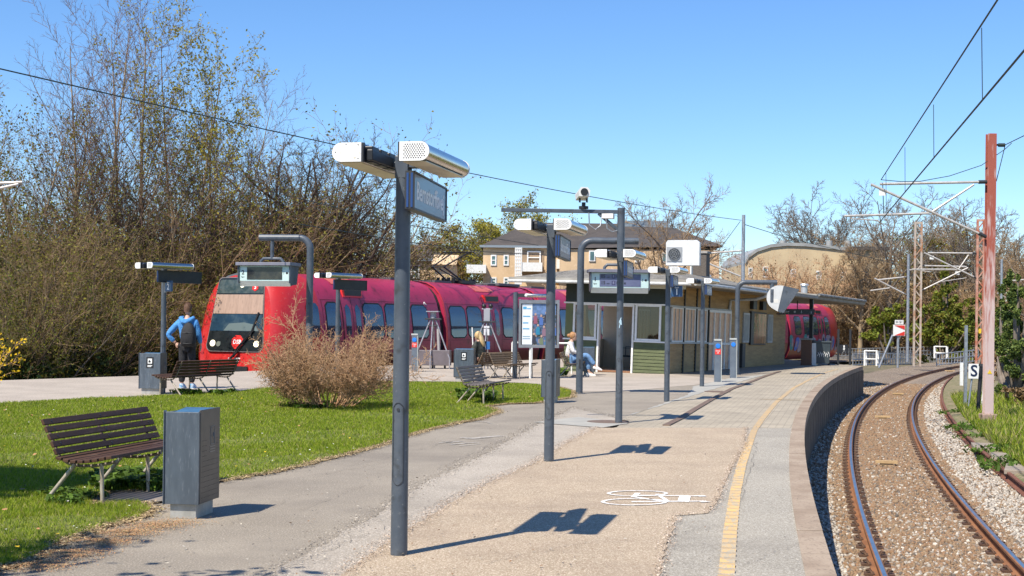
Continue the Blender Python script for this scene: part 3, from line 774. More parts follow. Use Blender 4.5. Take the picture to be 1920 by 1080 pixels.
m = MB(); m.bb(xc - .06, xc, -.04, .12, -.2, 2.09); m.bb(xd, xd + .06, -.04, .12, -.2, 2.09); m.bb(xc, xd, -.038, .1, 2.03, 2.09); m.build('door_frame', wht, bd_, bevel=.006)
m = MB(); m.bb(xc, xd, -.03, .2, -.02, .03); m.build('door_step', M('step_timber', (.25, .12, .06), rough=.8), bd_)
# waiting room inside
m = MB(); m.bb(-W + .02, -.02, 3.0, 3.08, -.2, HH); m.bb(-W + .01, -W + .09, .1, 3.0, -.2, .96); m.bb(-W + .01, -W + .09, .1, 3.0, 2.1, HH); m.bb(-W + .01, -W + .09, 1.4, 1.55, .96, 2.1); m.bb(-W, 0, .1, 3.0, -.2, .02); m.build('room_wall', wallin, bd_)
m = MB(); m.bb(xc - .05, xc + .55, 2.9, 2.99, .9, 2.0); m.build('inner_window', wht, bd_)
m = MB()
for k in range(5): m.bb(xc + .06 + k * .11, xc + .12 + k * .11, 2.87, 2.91, .95, 1.95)
m.build('inner_blind', M('blind_cream', (.55, .5, .42), rough=.8), bd_)
m = MB(); m.bb(xc + .05, xc + .75, 1.6, 2.1, .43, .48); m.cyl((xc + .4, 1.85, 0), (xc + .4, 1.85, .43), .05, 8)
m.build('inner_seat', dark_metal, bd_)
m = MB(); m.tube([(xc + .08, 1.62, .48), (xc + .08, 1.62, .72), (xc + .62, 1.62, .72), (xc + .62, 1.62, .48)], .014, 6); m.tube([(xc + .08, 2.05, .48), (xc + .08, 2.05, .76), (xc + .62, 2.05, .76), (xc + .62, 2.05, .48)], .014, 6); m.build('seat_hoop', dark_metal, bd_)
# long side facing the track
ch, sh = math.cos(R(BH)), math.sin(R(BH))
def fy(px):
    t = ray(px, 640)[0]; return (t * C1.y - C1.x) / (sh - ch * t)
OX = (1, 0, 0)
doors = (fy(1325), fy(1366))
wy = [(fy(1256), fy(1277)), (fy(1280), fy(1300)), (fy(1303), fy(1322))]
m = MB(); m.bb(-.1, 0, .1, doors[0], -.25, .96); m.bb(-.1, 0, doors[1], D, -.25, HH); m.bb(-.1, 0, .1, doors[1], 2.1, HH); m.bb(-W, -W + .1, 3.1, D, -.25, HH); m.bb(-W, -.1, D - .1, D, -.25, HH)
m.build('side_wall_core', brn, bd_)
m = MB(); boards(m, (0, -.012, 0), (0, doors[0], 0), -.3, .94, OX, .115); boards(m, (0, -.012, 0), (0, doors[1], 0), 2.12, 2.85, OX, .115); boards(m, (0, doors[1], 0), (0, D, 0), -.4, 2.9, OX, .115)
m.build('side_boarding', brn, bd_)
m = MB()
for y in (-.01, fy(1278.5), fy(1301.5), doors[0]): m.bb(0, .05, y - .04, y + .04, -.3, 2.8)
m.build('corner_post', M('post_dark_paint', (.03, .028, .022), rough=.6), bd_)
m = MB(); m.bb(-.02, .07, 0, doors[0], .93, .985); m.bb(-.02, .06, 0, doors[1], 2.06, 2.12); m.build('side_band', grey_frame, bd_)
pane_reflection = M('side_glass_reflection', (.72, .36, .19), (.55, .28, .16), s=14, c3=(.75, .52, .34), s3=40, rough=.35, stretch=(1, 1, .15), coat=.1)  # orange streaks of reflected brick and trees put into the pane colour
for y0, y1 in wy:
    m = MB(); m.bb(-.02, .035, y0, y0 + .05, .985, 2.06); m.bb(-.02, .035, y1 - .05, y1, .985, 2.06); m.bb(-.02, .032, y0, y1, .985, 1.03); m.bb(-.02, .032, y0, y1, 2.02, 2.06)
    w = m.build('window', wht, bd_)
    m = MB(); m.bb(-.01, 0.0, y0 + .05, y1 - .05, 1.03, 2.02); m.build('pane', pane_reflection, w)
    m = MB()
    for k in (1, 2): yy = y0 + (y1 - y0) * k / 3; m.bb(0, .02, yy - .018, yy + .018, 1.03, 2.02)
    m.build('mullion', grey_frame, w)
m = MB(); y0, y1 = doors; 
for k in range(5): yy = y0 + (y1 - y0) * k / 4; m.bb(-.03, .045, yy - .035, yy + .035, -.1, 2.06)
m.bb(-.03, .055, y0, y1, .9, .97); m.bb(-.03, .055, y0, y1, 1.98, 2.06); dw = m.build('double_door', wht, bd_)
m = MB(); m.bb(-.01, 0, y0, y1, .0, 2.0); m.build('pane', pane_reflection, dw)
for a, b in ((1389, 1400), (1435, 1444)):
    m = MB(); y0, y1 = fy(a), fy(b); m.bb(.0, .07, y0, y1, .98, 2.05); w = m.build('narrow_window', grey_frame, bd_)
    m = MB(); m.bb(.03, .078, y0 + .08, y1 - .08, 1.05, 1.98); w2 = m.build('pane', M('shutter_grey', (.2, .2, .19), (.3, .3, .28), s=20, rough=.5, stretch=(1, 1, .2)), w)
m = MB(); y0, y1 = fy(1402), fy(1432); m.bb(.0, .09, y0, y0 + .35, .9, 2.12); m.bb(0, .06, y0 + .35, y1, .9, 2.1); nb = m.build('timetable_case', black_paint, bd_)
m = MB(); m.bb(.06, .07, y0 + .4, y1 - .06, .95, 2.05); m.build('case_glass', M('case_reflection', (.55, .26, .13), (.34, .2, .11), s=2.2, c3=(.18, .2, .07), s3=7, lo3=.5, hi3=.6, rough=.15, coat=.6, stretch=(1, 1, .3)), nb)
for a in (1423, 1405):
    m = MB(); y0 = fy(a); m.bb(.02, .16, y0 - .22, y0 + .22, 2.2, 2.52); m.build('wall_light', black_paint, bd_)
m = MB(); y0 = fy(1388); m.bb(.02, .12, y0 - .16, y0 + .2, .1, .95); m.build('wall_cabinet', dark_metal, bd_)
# roof: low hip with a long eave, in three lengths
def roofpart(x0, x1, y0, y1, ze, th, rise, nm='roof', ins=1.6, insf=1.8):
    m = MB(); e = [(x0, y0), (x1, y0), (x1, y1), (x0, y1)]; i_ = [(x0 + ins, y0 + insf), (x1 - ins, y0 + insf), (x1 - ins, y1), (x0 + ins, y1)]
    vs = [(x, y, ze + th) for x, y in e] + [(x, y, ze + th + rise) for x, y in i_]
    m.add(vs, [(0, 1, 5, 4), (1, 2, 6, 5), (3, 0, 4, 7), (4, 5, 6, 7)])
    r = m.build(nm, felt, bd_)
    m = MB(); m.bb(x0 + .004, x1 - .004, y0 + .004, y1 - .004, ze, ze + th - .004); m.build('eave_soffit', soff, r)
    m = MB(); m.bb(x0 - .012, x1 + .012, y0 - .025, y0, ze + .03, ze + th + .012); m.bb(x1, x1 + .025, y0, y1, ze + .03, ze + th + .012); m.build('fascia', fascm, r)
    return r
r1 = roofpart(-4.75, 1.28, -1.35, 6.1, 2.72, .11, .36)
m = MB(); m.tube([(-4.75, -1.41, 2.72), (1.25, -1.41, 2.72)], .05, 8); m.tube([(1.36, -1.35, 2.74), (1.36, 6.0, 2.74), (1.3, 6.0, 2.60), (1.0, 6.0, 2.5), (.1, 6.0, 2.45), (.06, 6.0, 2.1)], .055, 8); m.build('gutter', gutter, r1)
r2 = roofpart(-4.6, 1.30, 6.12, 13.2, 2.72, .13, .22, insf=.3)
r3 = roofpart(-4.6, 1.25, 13.22, 21.8, 2.72, .2, .16, insf=.3)
m = MB(); 
for k in range(12): m.tube([(1.32, 13.3 + k * .7, 2.9), (1.32, 13.95 + k * .7, 2.9)], .06, 8)
m.build('ridged_gutter', M('tile_edge', (.12, .12, .12), (.25, .25, .24), s=10, rough=.8), r3)
m = MB(); m.bb(-.9, .9, -1.0, -.85, 2.58, 2.70); m.build('eave_lamp', M('lamp_cream', (.5, .46, .33), rough=.4), bd_)
m = MB(); 
for x, y in ((-3.2, -1.2), (.5, -1.2), (1.1, 7.5)): m.bb(x - .06, x + .06, y - .06, y + .06, 2.62, 2.70)
m.build('warning_light', M('amber', (.7, .32, .02), rough=.3), bd_)
for x, y in ((-2.6, 9.8), (-.5, 18), (-2.3, 10.4)):
    m = MB(); m.cyl((x, y, 3.0), (x, y, 3.45), .14, 12); m.cyl((x, y, 3.42), (x, y, 3.5), .2, 12, .16); m.build('roof_vent', M('vent_metal', (.55, .55, .53), rough=.4, metal=.5), bd_)
# canopy post, pier and cabinet under the canopy
m = MB(); 
pq = on(1514, 684.5); pier = thing('brick_pier', 'brown brick pier carrying the dark canopy post at the platform end', 'pier', pq, R(-27))
m.bb(-.2, .2, -.25, .25, 0, .98); m.build('brickwork', M('brown_brick', (.15, .075, .05), (.2, .11, .07), s=20, rough=.9, stretch=(1, 1, 3)), pier, bevel=.01)
m = MB(); m.bb(-.23, .23, -.28, .28, .98, 1.04); m.build('cap_stone', concrete, pier)
m = MB(); m.bb(.06, .20, -.06, .06, 1.04, 2.62); m.build('post', black_paint, pier)
m = MB(); m.bb(.205, .36, -.15, .2, 0, .86); m.build('meter_cabinet', white_paint, pier)
# roof plant
ac = thing('air_conditioner', 'white boxed air conditioning unit with one round fan standing on the roof', 'air conditioner', at(1281, 506, 44.0) - V((0, 0, .06)), R(-14))
m = MB(); m.prism([(-.55, .2), (.55, .2), (.55, .95), (.47, 1.03), (-.49, 1.03), (-.55, .95)], (0, -.22, 0), (1, 0, 0), (0, 0, 1), (0, 1, 0), .44); m.build('casing', M('appliance_white', (.72, .72, .71), (.62, .62, .60), s=3, rough=.35), ac, bevel=.012)
m = MB(); m.bb(-.52, -.02, -.245, -.222, .33, .80); fg = m.build('fan_grille', M('fan_plastic', (.33, .34, .35), rough=.5), ac)
m = MB(); m.cyl((-.27, -.25, .565), (-.27, -.262, .565), .2, 28); m.build('fan_disc', M('fan_dark', (.05, .055, .06), rough=.4), fg)
m = MB()
for k in range(6): a = k * math.pi / 3; m.beam((-.27, -.268, .565), (-.27 + .2 * math.cos(a), -.268, .565 + .2 * math.sin(a)), .02, .006)
for r_ in (.08, .14, .2): m.tube([(-.27 + r_ * math.cos(t), -.27, .565 + r_ * math.sin(t)) for t in [i * math.pi / 10 for i in range(21)]], .006, 5)
m.build('fan_guard', M('guard_grey', (.3, .31, .32), rough=.4), fg)
m = MB(); m.bb(.25, .29, -.2, .2, -.35, .2); m.bb(-.45, -.41, -.2, .2, -.35, .2); m.bb(.27, .33, -.2, .2, -.3, -.25); m.build('support_leg', white_paint, ac)
cy = thing('roof_chimney', 'dark brick chimney block behind the white air conditioner', 'chimney', at(1314, 522, 46), R(-20))
m = MB(); m.bb(-.25, .25, -.3, .3, -.4, .85); m.build('stack', M('dark_brick', (.09, .075, .065), (.14, .12, .1), s=14, rough=.9, stretch=(1, 1, 3)), cy, bevel=.01)
m = MB(); m.bb(-.29, .29, -.34, .34, .85, .93); m.build('cap', concrete, cy)

# ------------------------------------------------------------------ platform lamps
perf = M('perforation_black', (.02, .018, .018), rough=.7)
capw = M('lamp_cap_white', (.82, .82, .80), (.72, .71, .66), s=18, lo=.5, hi=.75, c3=(.45, .38, .25), s3=40, lo3=.66, hi3=.8, rough=.35)
def dshape(w, h, side, n=10):       # flat on the inside, round on the outside
    r = h / 2; pts = [(0, -r), (w - r, -r)] + [(w - r + r * math.sin(t), -r * math.cos(t)) for t in [math.pi * i / n for i in range(1, n)]] + [(w - r, r), (0, r)]
    return [(x * side, z) for x, z in (pts if side > 0 else pts[::-1])]
LH = 2.6
def make_lamp(loc, rz, label, sign='Bernstorffsvej', spor=None, blank=False, lh=LH, group='T shaped lamps along the platform', sign_rot=5, small=False):
    t = thing('platform_lamp', label, 'lamp', loc, rz, group)
    m = MB(); m.tube([(0, 0, 0), (0, 0, 1.05), (0, 0, lh - .06)], [.056, .053, .05], 20); m.build('post', steel_paint, t)
    m = MB(); a = [(.0565 * math.sin(R(-38 + 76 * i / 10)), -.0565 * math.cos(R(-38 + 76 * i / 10))) for i in range(11)]
    def ring_z(u): return 1.02 - .0 * u
    out = [V((x, y, .98 + .03 * math.cos(R(90 * (i - 5) / 5)))) for i, (x, y) in enumerate(a)]; inn = [V((x, y, .5 - .03 * math.cos(R(90 * (i - 5) / 5)))) for i, (x, y) in enumerate(a)]
    m.tube(out + inn[::-1] + [out[0]], .0022, 4); m.cyl((0, -.052, .965), (0, -.059, .965), .010, 10)
    m.build('access_hatch', dark_metal, t)
    m = MB(); m.bb(-.12, .12, -.035, .035, lh - .05, lh - .01); m.bb(-.045, .045, -.05, .05, lh - .12, lh + .03); m.build('crossbar', steel_paint, t, bevel=.006)
    m = MB(); 
    for y in (-.42, -.25, -.08): m.bb(-.125, -.07, y, y + .13, lh - .06, lh + .045)
    m.bb(-.10, -.06, -.45, .3, lh - .05, lh + .02); m.build('ballast_box', black_paint, t, bevel=.006)
    for sd in (-1, 1):
        x0 = sd * .125
        m = MB(); prof = dshape(.19, .115, sd); m.prism(prof, (x0, -.47, lh), (1, 0, 0), (0, 0, 1), (0, 1, 0), .96, True)
        lum = m.build('luminaire', stainless, t)
        m = MB(); m.bb(min(x0 + sd * .012, x0 + sd * .165), max(x0 + sd * .012, x0 + sd * .165), -.45, .47, lh - .064, lh - .0585); m.build('diffuser', opal, lum)
        for y, nm in ((-.482, 'end_cap'), (.492, 'end_cap')):
            m = MB(); m.prism(dshape(.193, .12, sd), (x0, y, lh), (1, 0, 0), (0, 0, 1), (0, 1, 0), .012); c = m.build(nm, capw, lum, bevel=.002)
            if y < 0:
                m = MB()
                if sd > 0:
                    for i in range(9):
                        for j in range(8):
                            xx = x0 + .03 + i * .0155 + (.0078 if j % 2 else 0); zz = lh - .042 + j * .012
                            if (xx - x0 - .13) > 0 and math.hypot(xx - x0 - .13, zz - lh) > .047: continue
                            m.cyl((xx, y - .0008, zz), (xx, y + .001, zz), .0046, 6)
                else:
                    for xx, zz in ((x0 - .02, lh - .04), (x0 - .02, lh + .045), (x0 - .17, lh), (x0 - .1, lh + .05)): m.cyl((xx, y - .0015, zz), (xx, y + .001, zz), .004, 6)
                m.build('vent_hole', perf, c)
        m = MB(); m.bb(x0 - sd * .012, x0 + sd * .001, -.475, -.44, lh - .06, lh + .06); m.bb(x0 - sd * .012, x0 + sd * .001, .44, .47, lh - .06, lh + .06); m.build('bracket', dark_metal, lum)
    if sign:
        sb = MB(); a0, a1 = -.22, .88; rz_ = R(sign_rot); rot = Matrix.Rotation(rz_, 3, 'Z')
        c = V((.095, 0, 2.385)) + rot @ V((0, (a0 + a1) / 2, 0))
        sb.box(c, (.05, a1 - a0, .225), rz=rz_)
        s = sb.build('name_sign', black_paint if blank else navy, t, bevel=.004)
        m = MB(); 
        for zz in (2.385 + .1175, 2.385 - .1175): m.box((c.x, c.y, zz), (.062, a1 - a0 + .01, .012), rz=rz_)
        for q in (a0, a1): m.box(V((.095, 0, 2.385)) + rot @ V((0, q, 0)), (.062, .014, .24), rz=rz_)
        m.build('sign_rim', dark_metal, s)
        m = MB(); p = V((.095, 0, 2.385)) + rot @ V((-.014, a0 - .009, 0)); m.box(p, (.014, .004, .22), rz=rz_); p = V((.095, 0, 2.385)) + rot @ V((.014, a0 - .009, 0)); m.box(p, (.014, .004, .22), rz=rz_); m.build('sign_end', navy_edge, s)
        p = c + rot @ V((.0255, 0, 0))
        if blank: pass
        elif not small: text(sign, 'lettering', pale_letter, s, p, .165, (R(90), 0, R(90) + rz_), .001)
        else: text(sign, 'lettering', pale_letter, s, p, .165, (R(90), 0, R(90) + rz_), .001)
    if spor:
        m = MB(); m.bb(.065, .29, -.02, .02, 2.08, 2.30); s = m.build('track_sign', navy, t, bevel=.004)
        m = MB(); m.bb(.05, .075, -.015, .015, 2.06, 2.32); m.build('sign_rim', zinc, s)
        text(spor, 'lettering', white_letter, s, (.18, -.0215, 2.17), .17, (R(90), 0, 0), .001)
        text('Spor', 'lettering', white_letter, s, (.18, -.0215, 2.265), .045, (R(90), 0, 0), .001)
    return t
lamps = [((748, 1042), 13, 'tallest looking grey lamp post with a blue Bernstorffsvej sign, at the front of the path', None),
         ((1029, 866), 13.5, 'grey T lamp post on the pink paving with a grey litter bin right behind it', None),
         ((1160, 794), 15, 'grey T lamp post that carries a camera arm above its lamps', None),
         ((1250, 753), 17, 'grey T lamp post with the small blue Spor 1 sign at the building corner', '1'),
         ((1316, 725), 20, 'grey T lamp post beside the double door, just before the blue dot card readers', None)]
for (px, py), h, lab, sp in lamps:
    p = on(px, py)
    L5 = make_lamp(p, R(-h), lab, 'Bernstorffsvej', sp)
    if px == 1160: cam_lamp = L5
# the camera arm on the third lamp
m = MB(); m.tube([(0, 0, LH - .1), (0, 0, 3.32)], .058, 18); m.build('mast_tube', steel_paint, cam_lamp)
rzl = cam_lamp.rotation_euler[2]; iv = Matrix.Rotation(-rzl, 3, 'Z')
def lam(x, y, z): return iv @ V((x, y, z))
m = MB(); m.beam(lam(-.05, 0, 3.26), lam(-1.85, 0, 3.27), .08, .055); m.beam(lam(-.05, 0, 2.98), lam(-.35, 0, 3.235), .05, .05); m.build('camera_arm', steel_paint, cam_lamp, bevel=.005)
m = MB(); m.box(lam(-.20, 0, 3.19), (.18, .12, .075)); m.build('junction_box', white_paint, cam_lamp, bevel=.008)
m = MB(); m.tube([lam(-.5, -.03, 3.24), lam(-.49, -.05, 3.05), lam(-.40, -.05, 2.98), lam(-.32, -.04, 3.04), lam(-.3, -.02, 3.18)], .011, 6); m.tube([lam(-.24, -.04, 3.18), lam(-.22, -.05, 3.0), lam(-.14, -.05, 2.95), lam(-.06, -.03, 2.97)], .010, 6); m.build('cable', zinc, cam_lamp)
m = MB()
for q0, q1 in (((-.012, 1.47), (.012, 1.60)), ((.012, 1.60), (.02, 1.52)), ((.02, 1.52), (-.015, 1.56)), ((-.015, 1.56), (.016, 1.63))): m.tube([lam(q0[0], -.0565, q0[1]), lam(q1[0], -.0565, q1[1])], .006, 5)
m.build('paint_scribble', M('scribble_pale_blue', (.55, .75, .85), rough=.5), cam_lamp)
m = MB(); m.cyl(lam(-.58, 0, 3.30), lam(-.58, 0, 3.34), .075, 16); m.cyl(lam(-.58, 0, 3.34), lam(-.58, 0, 3.4), .03, 10); m.beam(lam(-.64, 0, 3.4), lam(-.64, 0, 3.5), .02, .06); m.beam(lam(-.53, 0, 3.4), lam(-.53, 0, 3.5), .02, .06); cb = m.build('camera_bracket', black_paint, cam_lamp)
m = MB(); m.prism([(-.08, -.07), (.08, -.07), (.09, .02), (.05, .07), (-.05, .07), (-.09, .02)], lam(-.58, -.17, 3.55), lam(1, .15, 0), (0, 0, 1), lam(-.1, 1, -.1), .36); hs = m.build('camera_housing', white_paint, cam_lamp, bevel=.008)
m = MB(); m.cyl(lam(-.58, -.182, 3.545), lam(-.58, -.165, 3.545), .058, 16); m.build('camera_lens', black_paint, hs)
p = on(305, 737)
make_lamp(p, R(-42), 'grey T lamp post behind the litter bin with sticker, beside the man in blue hoodie', 'Bernstorffsvej', '2', True)
make_lamp(at(632, 700, 32) * V((1, 1, 0)), R(-42), 'grey T lamp post half hidden by the bare brown bush in front of the train', 'Bernstorffsvej', None, True)

# ------------------------------------------------------------------ gantries with hanging displays
def gantry(loc, rz, label, top, reach, bar=None):
    t = thing('display_gantry', label, 'gantry', loc, rz, 'bent tube gantries holding displays')
    r = .25; pts = [(0, 0, 0), (0, 0, top - r)] + [(r - r * math.cos(a), 0, top - r + r * math.sin(a)) for a in [i * math.pi / 2 / 7 for i in range(1, 8)]] + [(reach, 0, top)]
    m = MB(); m.tube(pts, .075, 18); m.build('bent_tube', steel_paint, t)
    m = MB(); m.cyl((0, 0, 0), (0, 0, .015), .13, 16); m.build('base_plate', steel_paint, t)
    m = MB(); m.bb(-.02, .02, -.079, -.072, .55, .75); m.build('hatch', dark_metal, t)
    return t
def hanger(t, x, z0, z1, w=.3):
    m = MB(); m.cyl((x, 0, z0), (x, 0, z1 + .12), .04, 10); r = .08
    m.tube([(x - w / 2, 0, z1 - .02), (x - w / 2, 0, z1 + .05), (x - w / 2 + .06, 0, z1 + .11), (x + w / 2 - .06, 0, z1 + .11), (x + w / 2, 0, z1 + .05), (x + w / 2, 0, z1 - .02)], .035, 10); m.build('hanger', steel_paint, t)
dpale = M('display_surround', (.56, .72, .70), (.5, .66, .65), s=3, rough=.45)
lcd = M('lcd_violet', (.13, .145, .25), (.11, .125, .22), s=3, rough=.2)
lcd_off = M('lcd_dark', (.02, .022, .025), (.05, .05, .04), s=5, rough=.1)
g1p = on(1086, 738)
g1 = gantry(g1p, 0, 'bent grey tube gantry arching right over the track 1 display beside the seated woman', 3.33, 1.25)
def display(loc, rz, label, num, rows, w=1.3, lit=True):
    t = thing('departure_display', label, 'display', loc, rz, 'hanging departure displays')
    m = MB(); m.prism([(.04, -.44), (.10, -.42), (.36, -.40), (.46, -.02), (.46, 0), (.0, 0), (.0, -.33)], (-w / 2 + .02, -.23, 0), (0, 1, 0), (0, 0, 1), (1, 0, 0), w - .04); b = m.build('casing', steel_paint, t, bevel=.005)
    m = MB(); m.bb(-w / 2 - .02, w / 2 + .02, -.36, .27, 0, .07); m.build('hood', M('hood_grey', (.2, .2, .25), (.17, .17, .21), s=4, rough=.5), t, bevel=.006)
    m = MB(); m.bb(-w / 2 + .03, w / 2 - .03, -.262, -.235, -.33, -.003); f = m.build('face_plate', dpale, t, bevel=.003)
    m = MB(); m.add([(-w / 2 + .03, -.262, -.33), (w / 2 - .03, -.262, -.33), (w / 2 - .03, -.20, -.445), (-w / 2 + .03, -.20, -.445), (-w / 2 + .03, -.18, -.33), (w / 2 - .03, -.18, -.33)], [(0, 3, 2, 1), (0, 4, 3), (1, 2, 5)]); m.build('lower_lip', white_paint, t)
    m = MB(); m.bb(-w / 2 + .21, w / 2 - .2, -.270, -.2622, -.30, -.03); s = m.build('screen', lcd if lit else lcd_off, t)
    for sx in (-1, 1):
        m = MB(); m.bb(sx * (w / 2 - .015) - .012, sx * (w / 2 - .015) + .012, -.30, -.22, -.38, 0); m.build('side_cheek', steel_paint, t)
    text(num, 'lettering', black_letter, f, (-w / 2 + .115, -.2635, -.15), .13, (R(90), 0, 0), .0008)
    text('Spor', 'lettering', black_letter, f, (-w / 2 + .115, -.2635, -.245), .04, (R(90), 0, 0), .0008)
    m = MB(); m.cyl((w / 2 - .09, -.2636, -.16), (w / 2 - .09, -.262, -.16), .026, 14); m.bb(w / 2 - .165, w / 2 - .155, -.2636, -.262, -.19, -.13); m.build('sensor', black_letter, f)
    for i, (a, b, c) in enumerate(rows):
        z = -.085 - i * .14
        text(a, 'lettering', black_letter, s, (-w / 2 + .235, -.2712, z), .10, (R(90), 0, 0), .0006, 'LEFT'); text('min', 'lettering', black_letter, s, (-w / 2 + .36, -.2712, z - .015), .045, (R(90), 0, 0), .0006, 'LEFT')
        m = MB(); m.bb(-w / 2 + .47, -w / 2 + .55, -.2715, -.2702, z - .045, z + .045); m.build('line_box', M('lcd_box', (.05, .05, .12), rough=.3), s)
        text('E', 'lettering', M('lcd_letter', (.3, .32, .45), rough=.4), s, (-w / 2 + .51, -.2722, z), .07, (R(90), 0, 0), .0006)
        text(b, 'lettering', black_letter, s, (-w / 2 + .57, -.2712, z), .09, (R(90), 0, 0), .0006, 'LEFT')
        if c: text(c, 'lettering', black_letter, s, (w / 2 - .22, -.2712, z - .06), .045, (R(90), 0, 0), .0006, 'RIGHT')
    return t
d1 = at(1160, 512, g1p.y); hanger(g1, d1.x - g1p.x, 3.3, d1.z + .07, .62)
display(d1, R(2), 'pale blue display for track 1 showing 05 min and 15 min', '1', (('05', 'Holte', ''), ('15', 'Holte', '')))
g3p = V((at(580, 600, 29.2).x, 29.2, 0))
g3 = gantry(g3p, R(180 - 8), 'bent grey tube gantry rising behind the bare bush over the dark track 2 display', 3.33, 1.15)
d3 = at(505, 499, 29.0); lx = (d3 - g3p).length; hanger(g3, abs(d3.x - g3p.x) / math.cos(R(8)), 3.3, d3.z + .07, .5)
display(d3, R(-13), 'black track 2 display with a dark screen in front of the red train nose', '2', (), 1.22, False)
g2p = on(1381, 702.5)
g2 = gantry(g2p, R(-4), 'bent grey tube gantry holding the round ended display past the card readers', at(1381, 529, g2p.y).z, 1.2)
q = at(1463, 561, g2p.y) - g2p
m = MB(); m.cyl((1.05, 0, q.z + .25), (1.05, 0, at(1381, 529, g2p.y).z), .07, 12); m.cyl((1.05, 0, q.z - .1), (1.05, 0, q.z + .3), .09, 12); m.build('hanger', steel_paint, g2)
t = thing('hooded_display', 'pale round ended display housing with a grey wedge side under the far gantry', 'display', g2p + q, R(-12))
disc = [(-.08 + .40 * math.cos(a), .42 * math.sin(a)) for a in [R(75 + i * 15) for i in range(15)]]
disc = [(.05, .40)] + [(-.05 + .38 * math.cos(a), .02 + .40 * math.sin(a)) for a in [R(90 + i * 13) for i in range(13)]] + [(-.03, -.40)]
m = MB(); m.prism([(.10, .41)] + [(-.04 + .37 * math.cos(R(90 + 11 * i)), .04 + .38 * math.sin(R(90 + 11 * i))) for i in range(15)] + [(-.07, -.38)], (0, -.2, 0), (1, 0, 0), (0, 0, 1), (0, 1, 0), .9); m.build('end_plate', M('display_end', (.55, .56, .55), (.5, .5, .49), s=4, rough=.5), t, bevel=.01)
m = MB(); m.prism([(.105, .41), (-.06, -.38), (.10, -.42), (.57, .30)], (0, -.19, 0), (1, 0, 0), (0, 0, 1), (0, 1, 0), .88); m.build('side_wedge', steel_paint, t, bevel=.01)
m = MB(); m.bb(-.2, -.05, -.206, -.2, -.12, 0); m.build('maker_plate', M('plate_pale', (.62, .6, .55), rough=.5), t)

# ------------------------------------------------------------------ benches
slat = M('bench_slat_brown', (.06, .031, .02), (.085, .046, .029), s=5, c3=(.15, .095, .065), s3=30, lo3=.58, hi3=.78, rough=.6, stretch=(1, .12, 1), spec=.25)
slat2 = M('bench_slat_grey', (.12, .10, .085), (.16, .135, .115), s=6, c3=(.22, .19, .16), s3=40, lo3=.58, hi3=.78, rough=.7, stretch=(1, .12, 1))
slat3 = M('bench_slat_weathered', (.19, .125, .07), (.13, .09, .055), s=6, c3=(.26, .2, .13), s3=40, lo3=.58, hi3=.78, rough=.75, stretch=(1, .12, 1))
legm = M('bench_leg_metal', (.46, .41, .34), (.33, .27, .2), s=9, c3=(.2, .11, .06), s3=30, lo3=.62, hi3=.75, rough=.55, metal=.2)
framem = M('bench_frame_metal', (.20, .16, .12), (.13, .10, .075), s=9, rough=.55, metal=.2)
def make_bench(loc, rz, label, sm=slat, L=1.78, frames=(-.78, 0, .78)):
    t = thing('park_bench', label, 'bench', loc, rz, 'slatted benches on the platform')
    bk = [(-.235, .40), (-.385, .71)]
    m = MB()
    d = V((bk[1][0] - bk[0][0], 0, bk[1][1] - bk[0][1])); Lb = d.length; d.normalize(); nb_ = V((d.z, 0, -d.x)); rot = Matrix((nb_, V((0, 1, 0)), d)).transposed()
    for k in range(5):
        c = V((bk[0][0], 0, bk[0][1])) + d * (.035 + k * .0665); m.box(c + nb_ * .012, (.024, L, .05), rot=rot)
    m.build('backrest', sm, t, bevel=.004)
    m = MB(); seat = [(-.21, .372), (-.145, .357), (-.08, .35), (-.015, .35), (.05, .356), (.115, .366), (.18, .38), (.243, .392)]
    for i, (x, z) in enumerate(seat):
        a = math.atan2(seat[min(i + 1, 7)][1] - seat[max(i - 1, 0)][1], seat[min(i + 1, 7)][0] - seat[max(i - 1, 0)][0]); m.box((x, 0, z + .012), (.05, L, .026), rot=Matrix.Rotation(-a, 3, 'Y'))
    m.build('seat', sm, t, bevel=.004)
    for y in frames:
        m = MB(); m.tube([(.25, y, .365), (.18, y, .345), (.05, y, .322), (-.08, y, .318), (-.19, y, .337), (-.262, y, .39), (-.305, y, .47), (-.405, y, .69)], .013, 8); m.build('frame', framem, t)
        m = MB(); m.tube([(-.12, y, .33), (-.40, y, 0)], [.017, .016], 10); m.build('leg', legm, t)
        m = MB(); m.tube([(.12, y, .345), (.13, y, 0)], [.017, .016], 10); m.build('leg', legm, t)
    m = MB()
    for y in frames:
        for k in range(5): c = V((bk[0][0], y, bk[0][1])) + d * (.035 + k * .0665) + nb_ * .025; m.cyl(c, c + nb_ * .003, .008, 8)
    m.build('bolt_head', dark_metal, t)
    return t
b1 = on(91, 941.5); f1 = on(186, 949)
H1 = 12.5
c1 = (b1 + f1) / 2 + hd(H1) * .78 + V((.13 * math.cos(R(H1)), -.13 * math.sin(R(H1)), 0))
make_bench(c1, R(-H1), 'dark brown slatted bench on the lawn closest to the camera')
bA, bB = on(334, 744), on(450, 736)
make_bench((bA + bB) / 2 + V((-.36, .18, 0)), R(-25 + 180), 'brown slatted bench seen from behind in front of the man in the blue hoodie', slat, 2.0, (-.9, 0, .9))
bC = on(853, 758.5)
make_bench(bC + hd(14) * .75 + V((.40, -.1, 0)), R(-14), 'grey brown slatted bench on the lawn edge with dark weeds below it', slat2, 1.66, (-.72, 0, .72))
bD = on(917, 708.5)
B4 = make_bench(bD + V((-.1, .35, 0)), R(-27 + 180), 'weathered brown bench on which the blonde woman sits with her back turned', slat3, 1.75)
B6 = make_bench(bD + V((.72, -.12, 0)), R(-27), 'weathered brown bench back to back with the blonde woman\'s bench', slat3, 1.75)
bE = on(1046, 706.5)
